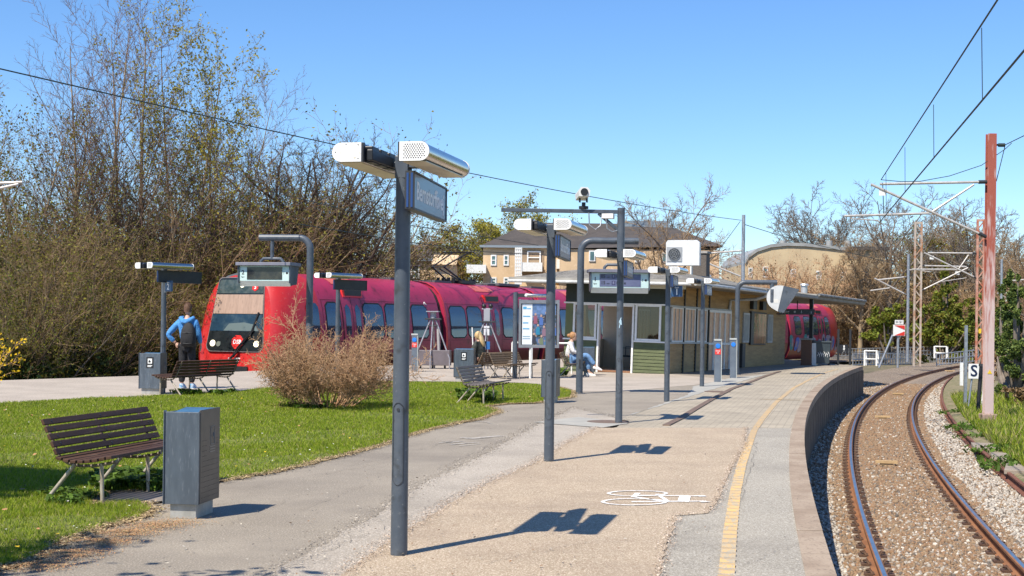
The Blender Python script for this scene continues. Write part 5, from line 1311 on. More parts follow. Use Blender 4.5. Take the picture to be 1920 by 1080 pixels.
# pantograph on the second car
pg = MB(); by = 3.6; z0 = 3.12
for x in (-.35, .35):
    pg.tube([(x, by, z0 + .1), (x * .8, by - 1.35, z0 + .62)], .035, 6); pg.tube([(x * .8, by - 1.35, z0 + .62), (x * 1.1, by + .45, z0 + 1.28)], .028, 6)
pg.tube([(0, by + .5, z0 + .1), (0, by - 1.25, z0 + .55)], .025, 6); pg.tube([(-.3, by - 1.35, z0 + .62), (.3, by - 1.35, z0 + .62)], .03, 6)
for y in (.3, .6): pg.tube([(-1.0, by + y, z0 + 1.08), (-.75, by + y, z0 + 1.30), (.75, by + y, z0 + 1.30), (1.0, by + y, z0 + 1.08)], .022, 6)
pg.bb(-.6, .6, by - .4, by + .7, z0 - .03, z0 + .1)
for y in (-.9, -.5, .9, 1.2): pg.cyl((.25, by + y, z0), (.25, by + y, z0 + .2), .07, 8); pg.cyl((-.25, by + y, z0), (-.25, by + y, z0 + .2), .07, 8)
pg.build('pantograph', black_paint, cars[0])
m = MB(); m.bb(-.7, .7, 6.2, 8.1, 3.08, 3.2); m.build('roof_box', tgrey, cars[0], bevel=.02)
# second track below the train
s2 = MB(); rows = []
for k in range(24):
    p, a = tp(-30 + k * 6); nx = V((math.cos(a), -math.sin(a), 0)); rows.append([p + nx * x + V((0, 0, z)) for x, z in ((-3.5, -1.15), (-1.6, -1.0), (1.6, -1.0), (1.9, -1.05))])
s2.loft(rows, closed=False); struct(s2.build('far_track_bed', bed))

# ------------------------------------------------------------------ people
def skin(name, J, E, mat, parent, root, sub=2):
    keys = list(J); me = bpy.data.meshes.new(name); me.from_pydata([J[k][:3] for k in keys], [(keys.index(a), keys.index(b)) for a, b in E], [])
    o = bpy.data.objects.new('tmp', me); COL.objects.link(o)
    sk = o.modifiers.new('s', 'SKIN'); sk.use_smooth_shade = True
    sb = o.modifiers.new('b', 'SUBSURF'); sb.levels = sub
    for i, k in enumerate(keys):
        r_ = J[k][3]; d = me.skin_vertices[0].data[i]; d.radius = r_ if isinstance(r_, tuple) else (r_, r_); d.use_root = (k == root)
    dg = bpy.context.evaluated_depsgraph_get(); ev = o.evaluated_get(dg); m2 = bpy.data.meshes.new_from_object(ev)
    bpy.data.objects.remove(o); m2.materials.clear(); m2.materials.append(mat); m2.name = name
    m2.polygons.foreach_set('use_smooth', np.ones(len(m2.polygons), bool))
    q = bpy.data.objects.new(name, m2); COL.objects.link(q); q.parent = parent; return q
skinm = M('skin_tone', (.52, .32, .23), (.46, .27, .19), s=14, rough=.55)
def head_bits(parent_o, c, fwd, rt, s=1.0, hairmat=None, long_hair=False):
    pass
def body(parent, J, E, root='pelvis'): return skin('body', J, E, skinm, parent, root)
def headmesh(m, c, f, u, s=1.0):       # head rings with a nose, brow and chin; f = facing, u = up
    c, f, u = V(c), V(f).normalized(), V(u).normalized(); r_ = f.cross(u)
    rows = [(-.125, .035, .040, .028), (-.115, .050, .055, .03), (-.09, .060, .068, .018), (-.05, .069, .082, .008), (-.0, .074, .092, .0), (.04, .076, .095, -.004), (.08, .068, .085, -.008), (.105, .048, .06, -.01), (.118, .02, .025, -.01)]
    rings = []
    for z, w, d, o_ in rows:
        rg_ = []
        for i in range(14):
            a = 2 * math.pi * i / 14; x = math.sin(a) * w; y = math.cos(a) * d + o_
            if i == 0: y += {-.05: .022, -.0: .012, -.09: .006, -.115: .004}.get(z, 0)
            rg_.append(c + (r_ * x + f * y + u * z) * s)
        rings.append(rg_)
    m.loft(rings, cap0=True, cap1=True)
    for sd in (-1, 1): m.sphere(c + (r_ * sd * .077 + f * -.005) * s, .022 * s, 8, 6, (.5, 1, 1.2))
    return m
def face_parts(parent, c, f, u, s=1.0):
    c, f, u = V(c), V(f).normalized(), V(u).normalized(); r_ = f.cross(u)
    m = MB()
    for sd in (-1, 1): m.sphere(c + (r_ * sd * .03 + f * .086 + u * .01) * s, .010 * s, 6, 5)
    m.build('eyes', M('eye_dark', (.03, .025, .02), rough=.3), parent)
    m = MB(); m.tube([c + (r_ * x + f * .086 + u * z) * s for x, z in ((-.02, -.068), (0, -.07), (.02, -.068))], .005 * s, 5); m.build('mouth', M('lip', (.35, .13, .11), rough=.5), parent)
def hand(m, w, d, side_, up, s=1.0, curl=.6):     # palm, four bent fingers of unequal length and a thumb
    w, d, side_, up = V(w), V(d).normalized(), V(side_).normalized(), V(up).normalized()
    m.loft([[w + d * t + side_ * x * wd_ + up * z * .012 for x, z in ((-1, -1), (1, -1), (1, 1), (-1, 1))] for t, wd_ in ((-.01, .022), (.03, .036), (.085, .04))], cap0=True, cap1=True)
    for i, (o_, l) in enumerate(((-.03, .062), (-.010, .075), (.011, .07), (.03, .052))):
        b = w + d * .083 + side_ * o_; k = b + d * l * .5 - up * l * .15 * curl; e = k + (d - up * curl).normalized() * l * .55
        m.tube([b - d * .01, k, e], [.0095, .0088, .007], 6)
    b = w + d * .025 - side_ * .032; m.tube([b, b - side_ * .025 + d * .028, b - side_ * .028 + d * .06 - up * .01], [.0115, .0105, .008], 6)
def recolor(o, rules):
    pass
# man in the blue hoodie, seen from behind
mp_ = on(350, 728.5); man = thing('person', 'standing man seen from behind in a light blue hoodie and black trousers, hand on hip', 'person', mp_, R(-2))
K = 1.0
J = dict(pelvis=(0, 0, .98, (.13, .10)), spine=(0, .01, 1.15, (.13, .095)), chest=(0, .0, 1.36, (.165, .11)), neck=(0, .0, 1.55, (.06, .06)), skull=(0, .02, 1.62, (.05, .055)),
         hl=(-.09, 0, .92, .085), kl=(-.10, .03, .52, .062), al=(-.11, -.01, .10, .042), tl=(-.12, .13, .04, .035),
         hr=(.09, 0, .92, .085), kr=(.10, .02, .52, .062), ar=(.12, -.02, .10, .042), tr=(.14, .12, .04, .035),
         sl=(-.185, 0, 1.45, .06), el=(-.42, -.06, 1.17, .047), wl=(-.24, -.02, .99, .032),
         sr=(.185, 0, 1.45, .06), er=(.25, .02, 1.17, .047), wr=(.26, .14, .95, .032))
E_ = [('pelvis', 'spine'), ('spine', 'chest'), ('chest', 'neck'), ('neck', 'skull'), ('pelvis', 'hl'), ('hl', 'kl'), ('kl', 'al'), ('al', 'tl'), ('pelvis', 'hr'), ('hr', 'kr'), ('kr', 'ar'), ('ar', 'tr'), ('chest', 'sl'), ('sl', 'el'), ('el', 'wl'), ('chest', 'sr'), ('sr', 'er'), ('er', 'wr')]
bm0 = body(man, J, E_)
def merge_head(bo, fn):     # put head and hands into the body mesh
    mb = MB(); fn(mb); tmp = mb.build('tmp', skinm); bm = bmesh.new(); bm.from_mesh(bo.data); bm.from_mesh(tmp.data)
    bm.to_mesh(bo.data); bm.free(); bpy.data.objects.remove(tmp)
def f_(m):
    headmesh(m, (0, .035, 1.735), (0.15, 1, 0), (0, 0, 1), 1.02)
    hand(m, (-.24, -.02, .985), (.75, -.15, -.5), (.45, .3, .7), (-.1, -1, .1), 1)
    hand(m, (.26, .14, .95), (0, .25, -1), (0, 1, .2), (1, 0, 0), 1)
merge_head(bm0, f_); face_parts(man, (0, .035, 1.735), (.15, 1, 0), (0, 0, 1))
def grow_(J, ks, g, mv={}): 
    out = {}
    for k in ks:
        x, y, z, r_ = J[k]; r_ = tuple(q + g for q in r_) if isinstance(r_, tuple) else r_ + g; out[k] = (x, y, z, r_)
    out.update(mv); return out
hood = M('hoodie_blue', (.07, .26, .58), (.05, .21, .5), s=6, c3=(.11, .33, .66), s3=30, lo3=.55, hi3=.7, rough=.9, bump=.9, bs=11, bdist=.03)
blackcloth = M('trousers_black', (.014, .014, .017), (.022, .022, .026), s=8, rough=.9, bump=.9, bs=12, bdist=.03)
sh_ = dict(waist=(0, 0, .985, (.165, .13)), spine=(0, .01, 1.15, (.168, .13)), chest=(0, 0, 1.36, (.195, .135)), col=(0, 0, 1.52, (.09, .085)), sl=(-.19, 0, 1.445, .082), el=(-.42, -.06, 1.17, .068), wl=(-.27, -.03, 1.025, .05), sr=(.19, 0, 1.445, .082), er=(.25, .02, 1.17, .068), wr=(.262, .12, .985, .05))
skin('hoodie', sh_, [('waist', 'spine'), ('spine', 'chest'), ('chest', 'col'), ('chest', 'sl'), ('sl', 'el'), ('el', 'wl'), ('chest', 'sr'), ('sr', 'er'), ('er', 'wr')], hood, man, 'chest')
m = MB(); m.tube([(-.11, .07, 1.56), (-.135, -.04, 1.535), (-.07, -.13, 1.48), (0, -.155, 1.45), (.07, -.13, 1.48), (.135, -.04, 1.535), (.11, .07, 1.56)], [.03, .05, .06, .068, .06, .05, .03], 12); m.build('hood', hood, man)
tr_ = dict(p=(0, 0, .96, (.145, .12)), hl=(-.09, 0, .9, .108), kl=(-.10, .03, .52, .088), al=(-.11, -.01, .12, .07), hr=(.09, 0, .9, .108), kr=(.10, .02, .52, .088), ar=(.12, -.02, .12, .07))
skin('trousers', tr_, [('p', 'hl'), ('hl', 'kl'), ('kl', 'al'), ('p', 'hr'), ('hr', 'kr'), ('kr', 'ar')], blackcloth, man, 'p')
for sd, (x, y) in ((-1, (-.11, .04)), (1, (.125, .03))):
    m = MB(); m.loft([[(x + dx * w, y + yy, z) for dx, z in ((-1, .0), (1, .0), (1.02, .035), (.7, h), (-.7, h), (-1.02, .035))] for yy, w, h in ((-.11, .03, .08), (-.09, .045, .11), (-.02, .046, .12), (.08, .05, .085), (.15, .048, .06), (.19, .03, .045))], cap0=True, cap1=True); s_h = m.build('shoe', M('shoe_white_blue', (.55, .6, .65), (.05, .25, .5), s=16, rough=.5), man)
    m = MB(); m.bb(x - .05, x + .05, y - .115, y + .19, -.002, .018); m.build('sole', white_paint, s_h)
hb = M('hair_brown', (.085, .04, .02), (.13, .065, .035), s=30, rough=.7, bump=.8, bs=60)
m = MB(); rings = []
for z, w, d, o_ in ((-.06, .078, .075, -.028), (-.02, .084, .088, -.018), (.03, .089, .098, -.012), (.075, .084, .098, -.006), (.11, .066, .08, 0), (.135, .036, .045, .0), (.142, .01, .01, 0)):
    rings.append([V((0, .035, 1.735)) + V((math.sin(2 * math.pi * i / 16) * w * 1.02, -math.cos(2 * math.pi * i / 16) * d * (1 if math.cos(2 * math.pi * i / 16) > -.3 else .78) + o_, z * 1.02)) for i in range(16)])
m.loft(rings, cap1=True)
r = random.Random(4)
for i in range(90):
    a, b = r.uniform(0, 6.28), r.uniform(.1, 1.3); p = V((0, .03, 1.76)) + V((.085 * math.cos(a) * math.sin(b), .095 * math.sin(a) * math.sin(b), .115 * math.cos(b))); d = (p - V((0, .03, 1.74))).normalized() + V((r.uniform(-.5, .5), r.uniform(-.5, .5), .2)); m.tube([p, p + d * .022], [.006, .001], 4, False)
m.build('hair', hb, man)
bk_ = thing('backpack', 'black backpack hanging on the back of the man in the blue hoodie', 'backpack', mp_, R(-2))
bcl = M('backpack_black', (.012, .012, .014), (.02, .02, .023), s=9, rough=.8, bump=.4, bs=30)
m = MB(); rings = []
for z, w, d in ((.92, .11, .05), (.94, .15, .09), (1.02, .165, .13), (1.18, .16, .135), (1.30, .14, .11), (1.40, .09, .07), (1.44, .04, .03)):
    rings.append([(.09 + w * math.copysign(abs(math.cos(t)) ** .6, math.cos(t)), -.235 - (0 if z > .93 else 0) + d * math.copysign(abs(math.sin(t)) ** .7, math.sin(t)), z) for t in [2 * math.pi * i / 18 for i in range(18)]])
m.loft(rings, cap0=True, cap1=True); m.build('pack_body', bcl, bk_)
m = MB(); m.tube([(-.02, -.345, 1.22), (.09, -.375, 1.235), (.2, -.345, 1.22)], .008, 5); m.tube([(.0, -.345, 1.0), (.09, -.372, .99), (.19, -.345, 1.0)], .007, 5); m.build('zip', dark_metal, bk_)
m = MB(); m.tube([(.06, -.2, 1.42), (.12, -.06, 1.555), (.16, .09, 1.47), (.17, .16, 1.25), (.18, .05, 1.05), (.16, -.15, .98)], .022, 6); m.tube([(.0, -.2, 1.42), (-.09, -.15, 1.46)], .018, 6); m.build('strap', bcl, bk_)
# woman in white sitting under the gantry
sp_ = V((B5.location.x, B5.location.y, 0)); 
wo_ = thing('person', 'woman in a white top and blue jeans sitting cross legged by the gantry', 'person', sp_ + hd(-6) * .10, R(-6))
# local: facing +X, seat at z .385
J = dict(pelvis=(-.10, 0, .49, (.12, .14)), spine=(-.13, 0, .66, (.10, .125)), chest=(-.12, 0, .83, (.105, .15)), neck=(-.09, 0, 1.0, .05), skull=(-.06, 0, 1.07, .05),
         hl=(-.05, .10, .47, .085), kl=(.36, .10, .52, .06), al=(.42, .06, .12, .04), tl=(.55, .06, .045, .033),
         hr=(-.05, -.10, .50, .085), kr=(.36, -.04, .62, .06), ar=(.62, -.02, .28, .04), tr=(.74, -.02, .23, .033),
         sl=(-.12, .17, .94, .052), el=(-.02, .22, .70, .04), wl=(.16, .08, .60, .03),
         sr=(-.12, -.17, .94, .052), er=(-.02, -.22, .70, .04), wr=(.17, -.08, .66, .03))
bw = body(wo_, J, E_)
merge_head(bw, lambda m: (headmesh(m, (-.03, 0, 1.15), (1, 0, -.12), (.12, 0, 1), .95), hand(m, (.16, .08, .60), (1, -.2, 0), (0, 1, 0), (0, 0, 1)), hand(m, (.17, -.08, .66), (1, .2, -.1), (0, 1, 0), (0, 0, 1))))
face_parts(wo_, (-.03, 0, 1.15), (1, 0, -.12), (.12, 0, 1), .95)
jean = M('jeans_blue', (.11, .22, .40), (.16, .29, .48), s=6, c3=(.22, .36, .55), s3=16, lo3=.55, hi3=.7, rough=.9, bump=.9, bs=13, bdist=.03)
whitecl = M('white_cloth', (.78, .76, .74), (.7, .68, .66), s=6, rough=.9, bump=.9, bs=12, bdist=.03)
skin('jeans', dict(p=(-.10, 0, .48, (.135, .155)), hl=(-.03, .10, .47, .1), kl=(.36, .10, .52, .085), al=(.415, .07, .17, .075), hr=(-.03, -.10, .50, .1), kr=(.36, -.04, .62, .085), ar=(.585, -.025, .325, .072)), [('p', 'hl'), ('hl', 'kl'), ('kl', 'al'), ('p', 'hr'), ('hr', 'kr'), ('kr', 'ar')], jean, wo_, 'p')
skin('white_top', dict(w=(-.11, 0, .52, (.145, .17)), s=(-.135, 0, .68, (.13, .155)), c=(-.12, 0, .84, (.13, .175)), n=(-.10, 0, .985, .075), sl=(-.12, .175, .935, .075), el=(-.02, .225, .70, .065), wl=(.12, .11, .615, .048), sr=(-.12, -.175, .935, .075), er=(-.02, -.225, .70, .065), wr=(.13, -.11, .67, .048)), [('w', 's'), ('s', 'c'), ('c', 'n'), ('c', 'sl'), ('sl', 'el'), ('el', 'wl'), ('c', 'sr'), ('sr', 'er'), ('er', 'wr')], whitecl, wo_, 'c')
def shoe(par, a, d, up, mat):
    a, d, up = V(a), V(d).normalized(), V(up).normalized(); s2 = d.cross(up); m = MB()
    m.loft([[a + d * yy + s2 * dx * w + up * z for dx, z in ((-1, -.045), (1, -.045), (1.02, -.01), (.7, h), (-.7, h), (-1.02, -.01))] for yy, w, h in ((-.09, .028, .03), (-.07, .04, .06), (0, .042, .06), (.09, .045, .03), (.15, .043, .01), (.185, .026, -.005))], cap0=True, cap1=True); m.build('shoe', mat, par)
whs = M('shoe_white', (.75, .72, .68), rough=.6)
shoe(wo_, (.44, .06, .045), (1, 0, 0), (0, 0, 1), whs); shoe(wo_, (.63, -.02, .25), (1, 0, -.25), (.25, 0, 1), whs)
hg = M('hair_ginger', (.42, .22, .09), (.33, .16, .06), s=25, rough=.6, bump=.7, bs=70)
m = MB(); m.sphere((-.055, 0, 1.17), .105, 14, 10, (.98, .84, 1.05)); m.sphere((-.165, 0, 1.17), .055, 10, 8); m.tube([(-.08, .04, 1.1), (-.13, .02, 1.03), (-.15, 0, .98)], [.03, .025, .01], 6); m.build('hair', hg, wo_)
# blonde woman on the bench, back turned
q = V((B4.location.x, B4.location.y, 0)); b4r = B4.rotation_euler[2]
ax_ = Matrix.Rotation(b4r, 3, 'Z') @ V((0, 1, 0))
tgt = at(893, 660, q.y).x - q.x
wb = thing('person', 'blonde woman in a dark green jacket sitting with her back turned', 'person', q + ax_ * (tgt / ax_.x if abs(ax_.x) > .2 else 0) + V((0, 0, 0)), b4r)
J2 = dict(J); J2['kr'] = (.36, -.12, .52, .06); J2['ar'] = (.40, -.12, .12, .04); J2['tr'] = (.53, -.12, .045, .033); J2['hr'] = (-.05, -.10, .47, .085)
bw2 = body(wb, J2, E_)
merge_head(bw2, lambda m: (headmesh(m, (-.05, 0, 1.15), (1, -.3, -.25), (.2, 0, 1), .95), hand(m, (.16, .08, .60), (1, -.2, 0), (0, 1, 0), (0, 0, 1)), hand(m, (.17, -.08, .66), (1, .2, -.1), (0, 1, 0), (0, 0, 1))))
face_parts(wb, (-.05, 0, 1.15), (1, -.3, -.25), (.2, 0, 1), .95)
jk = M('jacket_green', (.03, .033, .026), (.05, .052, .042), s=7, rough=.85, bump=.9, bs=11, bdist=.03)
skin('jacket', dict(w=(-.11, 0, .50, (.17, .2)), s=(-.135, 0, .68, (.16, .19)), c=(-.13, 0, .84, (.16, .205)), n=(-.10, 0, .99, .095), sl=(-.12, .19, .93, .095), el=(-.02, .26, .70, .08), wl=(.12, .12, .62, .058), sr=(-.12, -.19, .93, .095), er=(-.02, -.26, .70, .08), wr=(.13, -.12, .67, .058)), [('w', 's'), ('s', 'c'), ('c', 'n'), ('c', 'sl'), ('sl', 'el'), ('el', 'wl'), ('c', 'sr'), ('sr', 'er'), ('er', 'wr')], jk, wb, 'c')
skin('trousers', dict(p=(-.10, 0, .48, (.135, .155)), hl=(-.03, .10, .47, .1), kl=(.36, .10, .52, .08), al=(.415, .07, .14, .065), hr=(-.03, -.10, .47, .1), kr=(.36, -.12, .52, .08), ar=(.40, -.12, .14, .065)), [('p', 'hl'), ('hl', 'kl'), ('kl', 'al'), ('p', 'hr'), ('hr', 'kr'), ('kr', 'ar')], blackcloth, wb, 'p')
shoe(wb, (.44, .06, .045), (1, 0, 0), (0, 0, 1), black_paint); shoe(wb, (.43, -.12, .045), (1, 0, 0), (0, 0, 1), black_paint)
hbl = M('hair_blonde', (.62, .45, .22), (.48, .32, .14), s=18, rough=.55, bump=.8, bs=60, stretch=(1, 1, .2))
m = MB(); m.sphere((-.075, 0, 1.165), .11, 14, 10, (1, .88, 1.05)); m.loft([[(-.12 + o_ + d * math.cos(t), w * math.sin(t), z) for t in [2 * math.pi * i / 12 for i in range(12)]] for z, w, d, o_ in ((1.2, .08, .06, 0), (1.1, .10, .07, -.03), (1.0, .105, .055, -.08), (.92, .085, .04, -.12), (.86, .04, .02, -.13))], cap0=True, cap1=True); m.build('hair', hbl, wb)

# ------------------------------------------------------------------ masts, cantilevers and wires
mast_red = bpy.data.materials.new('mast_red_paint'); mast_red.use_nodes = True
N, L = mast_red.node_tree.nodes, mast_red.node_tree.links
tc = N.new('ShaderNodeTexCoord'); sx = N.new('ShaderNodeSeparateXYZ'); L.new(tc.outputs['Object'], sx.inputs[0])
mr = N.new('ShaderNodeMapRange'); mr.inputs[1].default_value = 1.2; mr.inputs[2].default_value = 6.0; mr.inputs[3].default_value = .34; mr.inputs[4].default_value = -.10; L.new(sx.outputs[2], mr.inputs[0])
mp = N.new('ShaderNodeMapping'); mp.inputs['Scale'].default_value = (6, 6, .8); L.new(tc.outputs['Object'], mp.inputs[0])
ns = N.new('ShaderNodeTexNoise'); ns.inputs['Scale'].default_value = 2.2; ns.inputs['Detail'].default_value = 6; L.new(mp.outputs[0], ns.inputs[0])
ad = N.new('ShaderNodeMath'); ad.operation = 'ADD'; L.new(ns.outputs[0], ad.inputs[0]); L.new(mr.outputs[0], ad.inputs[1])
rp = N.new('ShaderNodeMapRange'); rp.inputs[1].default_value = .5; rp.inputs[2].default_value = .72; L.new(ad.outputs[0], rp.inputs[0])
mx = N.new('ShaderNodeMix'); mx.data_type = 'RGBA'; mx.inputs[6].default_value = (.33, .085, .055, 1); mx.inputs[7].default_value = (.55, .42, .39, 1); L.new(rp.outputs[0], mx.inputs[0]); L.new(mx.outputs[2], N['Principled BSDF'].inputs['Base Color']); N['Principled BSDF'].inputs['Roughness'].default_value = .7
lattice_red = M('lattice_rust', (.40, .13, .07), (.52, .32, .24), s=1.6, lo=.42, hi=.6, rough=.7)
lattice_grey = M('lattice_grey', (.45, .38, .31), (.38, .18, .09), s=1.2, lo=.48, hi=.62, rough=.7)
tube_m = M('cantilever_tube', (.62, .58, .52), (.48, .44, .40), s=7, rough=.4, metal=.3)
wire_m = M('wire_green_black', (.02, .035, .03), rough=.6)
YM = 35.
mb_ = at(1852, 797, YM)
t = thing('catenary_mast', 'tall red steel beam mast faded pale at its foot, on a concrete block', 'mast', (mb_.x, YM, mb_.z))
ht = at(1859, 251, YM).z - mb_.z; lean_ = 0
m = MB(); m.bb(-.115, .115, -.095, -.08, 0.3, ht); m.bb(-.115, .115, .08, .095, .3, ht); m.bb(-.012, .012, -.08, .08, .3, ht - .0); o = m.build('beam', mast_red, t, bevel=.003)
m = MB(); m.bb(-.19, .19, -.19, .19, -.4, .3); m.build('foot_block', M('foot_concrete', (.34, .24, .19), (.27, .19, .15), s=5, rough=.95, bump=.5), t, bevel=.03)
m = MB(); m.prism([(-.06, 0), (.06, 0), (0, .11)], (.0, -.099, 1.35), (1, 0, 0), (0, 0, 1), (0, -1, 0), .004); m.build('warning_plate', M('warning_yellow', (.75, .5, .03), rough=.5), t)
mastloc = t
def cantilever(par, P, r1=.035, plate=True):
    """P: pixel points of the parts in the plane of the mast"""
    Y = P['Y']; iv = parent_world(par); w = lambda q: iv @ at(q[0], q[1], Y)
    root = MB(); root.tube([w(P['top'][0]), w(P['top'][1])], r1, 8); root.tube([w(P['diag'][0]), w(P['diag'][1])], r1, 8)
    if 'strut' in P: root.tube([w(P['strut'][0]), w(P['strut'][1])], r1 * .8, 8)
    root.tube([w(P['reg'][0]), w(P['reg'][1])], r1 * .85, 8)
    c = root.build('cantilever', tube_m, par)
    for k in ('top', 'diag'):
        m = MB(); a, b = w(P[k][1]), w(P[k][0]); d = (b - a).normalized(); m.tube([a - d * .02, a + d * .2], .05, 8); m.build('insulator', dark_metal, c)
    m = MB(); m.tube([w(q) for q in P['steady']], r1 * .55, 6); m.build('steady_arm', tube_m, c)
    if plate:
        q = w(P['plate']); m = MB(); m.box(q, (P.get('ps', .35), .01, P.get('ps', .35) * .85)); m.build('number_plate', white_paint, c)
    return c
c0 = cantilever(mastloc, dict(Y=YM - .02, top=((1650, 345), (1849, 341)), diag=((1633, 345.5), (1848, 443.5)), strut=((1826, 346), (1748, 397)), reg=((1583, 405), (1742, 400)), steady=((1595, 405), (1596, 410), (1645, 413), (1649, 417)), plate=(1655, 361), ps=.19))
iv = parent_world(mastloc); w = lambda x, y, Y=YM: iv @ at(x, y, Y)
m = MB(); m.tube([w(1611, 400), w(1643, 349)], .008, 5); m.tube([w(1655, 345), w(1657, 402)], .012, 5); m.tube([w(1868, 272), w(1873, 271)], .03, 6); m.tube([w(1872, 272), w(1884, 272)], .05, 8); m.tube([w(1884, 275), w(1868, 340)], .012, 5); m.tube([w(1652, 337), w(1690, 340.5), w(1725, 340), w(1780, 330), w(1840, 310), w(1884, 280), w(1897, 268)], .010, 5); m.build('stay_wire', wire_m, mastloc)
def wire(name, label, pts, r_=.012, cat='wire', sag=0, group='overhead wires'):
    P = []
    for a, b in zip(pts, pts[1:]):
        for k in range(12): t_ = k / 12; p = V(a).lerp(V(b), t_); p.z -= sag * 4 * t_ * (1 - t_); P.append(p)
    P.append(V(pts[-1])); m = MB(); m.tube(P, r_, 5); return tag(m.build(name, wire_m), label, cat, group)
con0 = at(1649, 417, YM); cat0 = at(1652, 337, YM)
con1 = at(1919, 96, 13.2); cat1 = at(1870, 0, 15.2)
ext = lambda a, b, k: b + (b - a) * k
wire('contact_wire', 'black contact wire running low over the track towards the top right corner', [con0, con1, ext(con0, con1, .8)], .013)
wire('messenger_wire', 'dark upper messenger wire running above the contact wire', [cat0, cat1, ext(cat0, cat1, .8)], .012)
dgroup = 'thin dropper wires between the two overhead wires'
for (x0, y0, x1, y1) in ((1696.7, 276, 1697, 361), (1750.3, 196, 1751, 297), (1840.5, 52, 1842, 188), (1661, 324, 1662, 398)):
    # depth from the position along the contact wire seen in the picture
    best = min(range(201), key=lambda k: abs((lambda p: p.x / p.y)(con0.lerp(con1, k / 200)) - ray(x1, y1)[0]))
    Yd = con0.lerp(con1, best / 200).y
    tag(MB().tube([at(x0, y0, Yd), at(x1, y1, Yd)], .006, 5).build('dropper_wire', wire_m), 'thin vertical dropper wire hanging between messenger and contact wire', 'wire', dgroup)
wire('feeder_wire', 'dark wire leaving the red mast top towards the right edge', [at(1884, 272, YM), at(1925, 252, 31), at(2100, 180, 24)], .012)
# lattice masts
def lattice(px, Y, zb, ytop, wpx, mat, label):
    p = at(px, 600, Y); h = at(px, ytop, Y).z - zb; wd_ = wpx / FPX * Y / 2
    t = thing('lattice_mast', label, 'mast', (p.x, Y, zb), 0, 'lattice masts')
    for sd in (-1, 1): m = MB(); m.bb(sd * wd_ - .05, sd * wd_ + .05, -.06, .06, 0, h); m.build('leg', mat, t)
    m = MB(); n = int(h / (wd_ * 2.6))
    for k in range(n):
        z0, z1 = .2 + (h - .3) * k / n, .2 + (h - .3) * (k + 1) / n; a, b = (-wd_, wd_) if k % 2 else (wd_, -wd_); m.beam((a, 0, z0), (b, 0, z1), .035, .06)
    m.bb(-wd_, wd_, -.05, .05, h - .12, h); m.build('lacing', mat, t); return t
lm1 = lattice(1837, 72, -.98, 411, 12, lattice_red, 'rust red lattice mast just left of the tall red beam mast')
cantilever(lm1, dict(Y=72, top=((1740, 474), (1830, 475)), diag=((1733, 474), (1832, 522)), strut=((1816, 478), (1797, 505)), reg=((1710, 505), (1790, 505)), steady=((1712, 505), (1745, 510)), plate=(1747, 483), ps=.22), .045)
m = MB(); iv2 = parent_world(lm1); m.bb(-.08, .06, -.09, -.07, 2.2, 2.45); m.build('warning_plate', MATS['warning_yellow'], lm1)
lm2 = lattice(1720, 80, -.85, 416, 12, lattice_grey, 'grey and rust lattice mast left of the far rails')
cantilever(lm2, dict(Y=80, top=((1812, 500), (1727, 498)), diag=((1815, 502), (1727, 545)), reg=((1705, 506), (1795, 506)), steady=((1765, 528), (1812, 521)), plate=(1795, 512), ps=.24), .045)
def pole(px, Y, zb, ytop, rpx, mat, label, cat='mast', name='steel_mast'):
    p = at(px, 600, Y); h = at(px, ytop, Y).z - zb; r_ = rpx / FPX * Y / 2
    t = thing(name, label, cat, (p.x, Y, zb)); m = MB(); m.tube([(0, 0, 0), (0, 0, h)], [r_, r_ * .8], 10); m.build('pole', mat, t); return t
pm1 = pole(1702, 84, -.7, 476, 6, zinc, 'plain grey steel mast left of the grey lattice mast')
cantilever(pm1, dict(Y=84, top=((1645, 525), (1700, 519)), diag=((1640, 522), (1700, 553)), reg=((1632, 545), (1668, 540)), steady=((1632, 545), (1662, 541)), plate=(1640, 530), ps=.2), .05, False)
pm2 = pole(1877, 66, -.8, 486, 5.5, zinc, 'slim grey steel mast at the right behind the tall red mast')
cantilever(pm2, dict(Y=66, top=((1925, 524), (1880, 528)), diag=((1925, 560), (1880, 528)), reg=((1870, 550), (1898, 549)), steady=((1870, 549), (1905, 568)), plate=(1900, 540), ps=.2), .035, False)
pm3 = pole(1392, 62, -1.0, 403, 8, zinc, 'grey steel mast rising behind the station roof')
iv = parent_world(pm3); m = MB(); m.tube([iv @ at(1390, 470, 62), iv @ at(1313, 476, 62)], .045, 6); m.tube([iv @ at(1388, 518, 62), iv @ at(1323, 492, 62)], .045, 6); m.build('side_tube', tube_m, pm3)
wire('return_wire', 'long dark wire crossing the whole sky from the left edge to the far mast', [at(-150, 90, 20), at(0, 129, 22), at(1390, 413, 62)], .013, sag=.25)
wire('return_wire', 'dark wire falling from the far mast towards the right behind the trees', [at(1393, 420, 62), at(1470, 444, 75), at(1700, 500, 95)], .018)
wire('track_wire', 'thin wire above the train behind the big lamp sign', [at(560, 372, 40), at(760, 421, 48), at(1010, 460, 62)], .014)
wire('track_wire', 'thin lower wire above the pantograph of the train', [at(560, 420, 40), at(760, 453, 48), at(910, 472, 56), at(1050, 480, 64)], .014)
wire('stay_wire', 'steep thin stay wire beside the far mast', [at(1388, 415, 62), at(1340, 480, 62), at(1322, 490, 62)], .014)
lp_ = thing('catenary_mast', 'pale bracket arm of a mast reaching in from the left edge', 'mast', (at(-80, 600, 33).x, 33, -1.0))
m = MB(); m.bb(-.1, .1, -.1, .1, 0, 7.4); m.build('beam', mast_red, lp_); iv = parent_world(lp_)
m = MB(); m.tube([iv @ at(-75, 347, 33), iv @ at(42, 341.5, 33)], .035, 8); m.tube([iv @ at(-75, 385, 33), iv @ at(-5, 354, 33), iv @ at(35, 345, 33)], .035, 8); m.build('cantilever', tube_m, lp_)
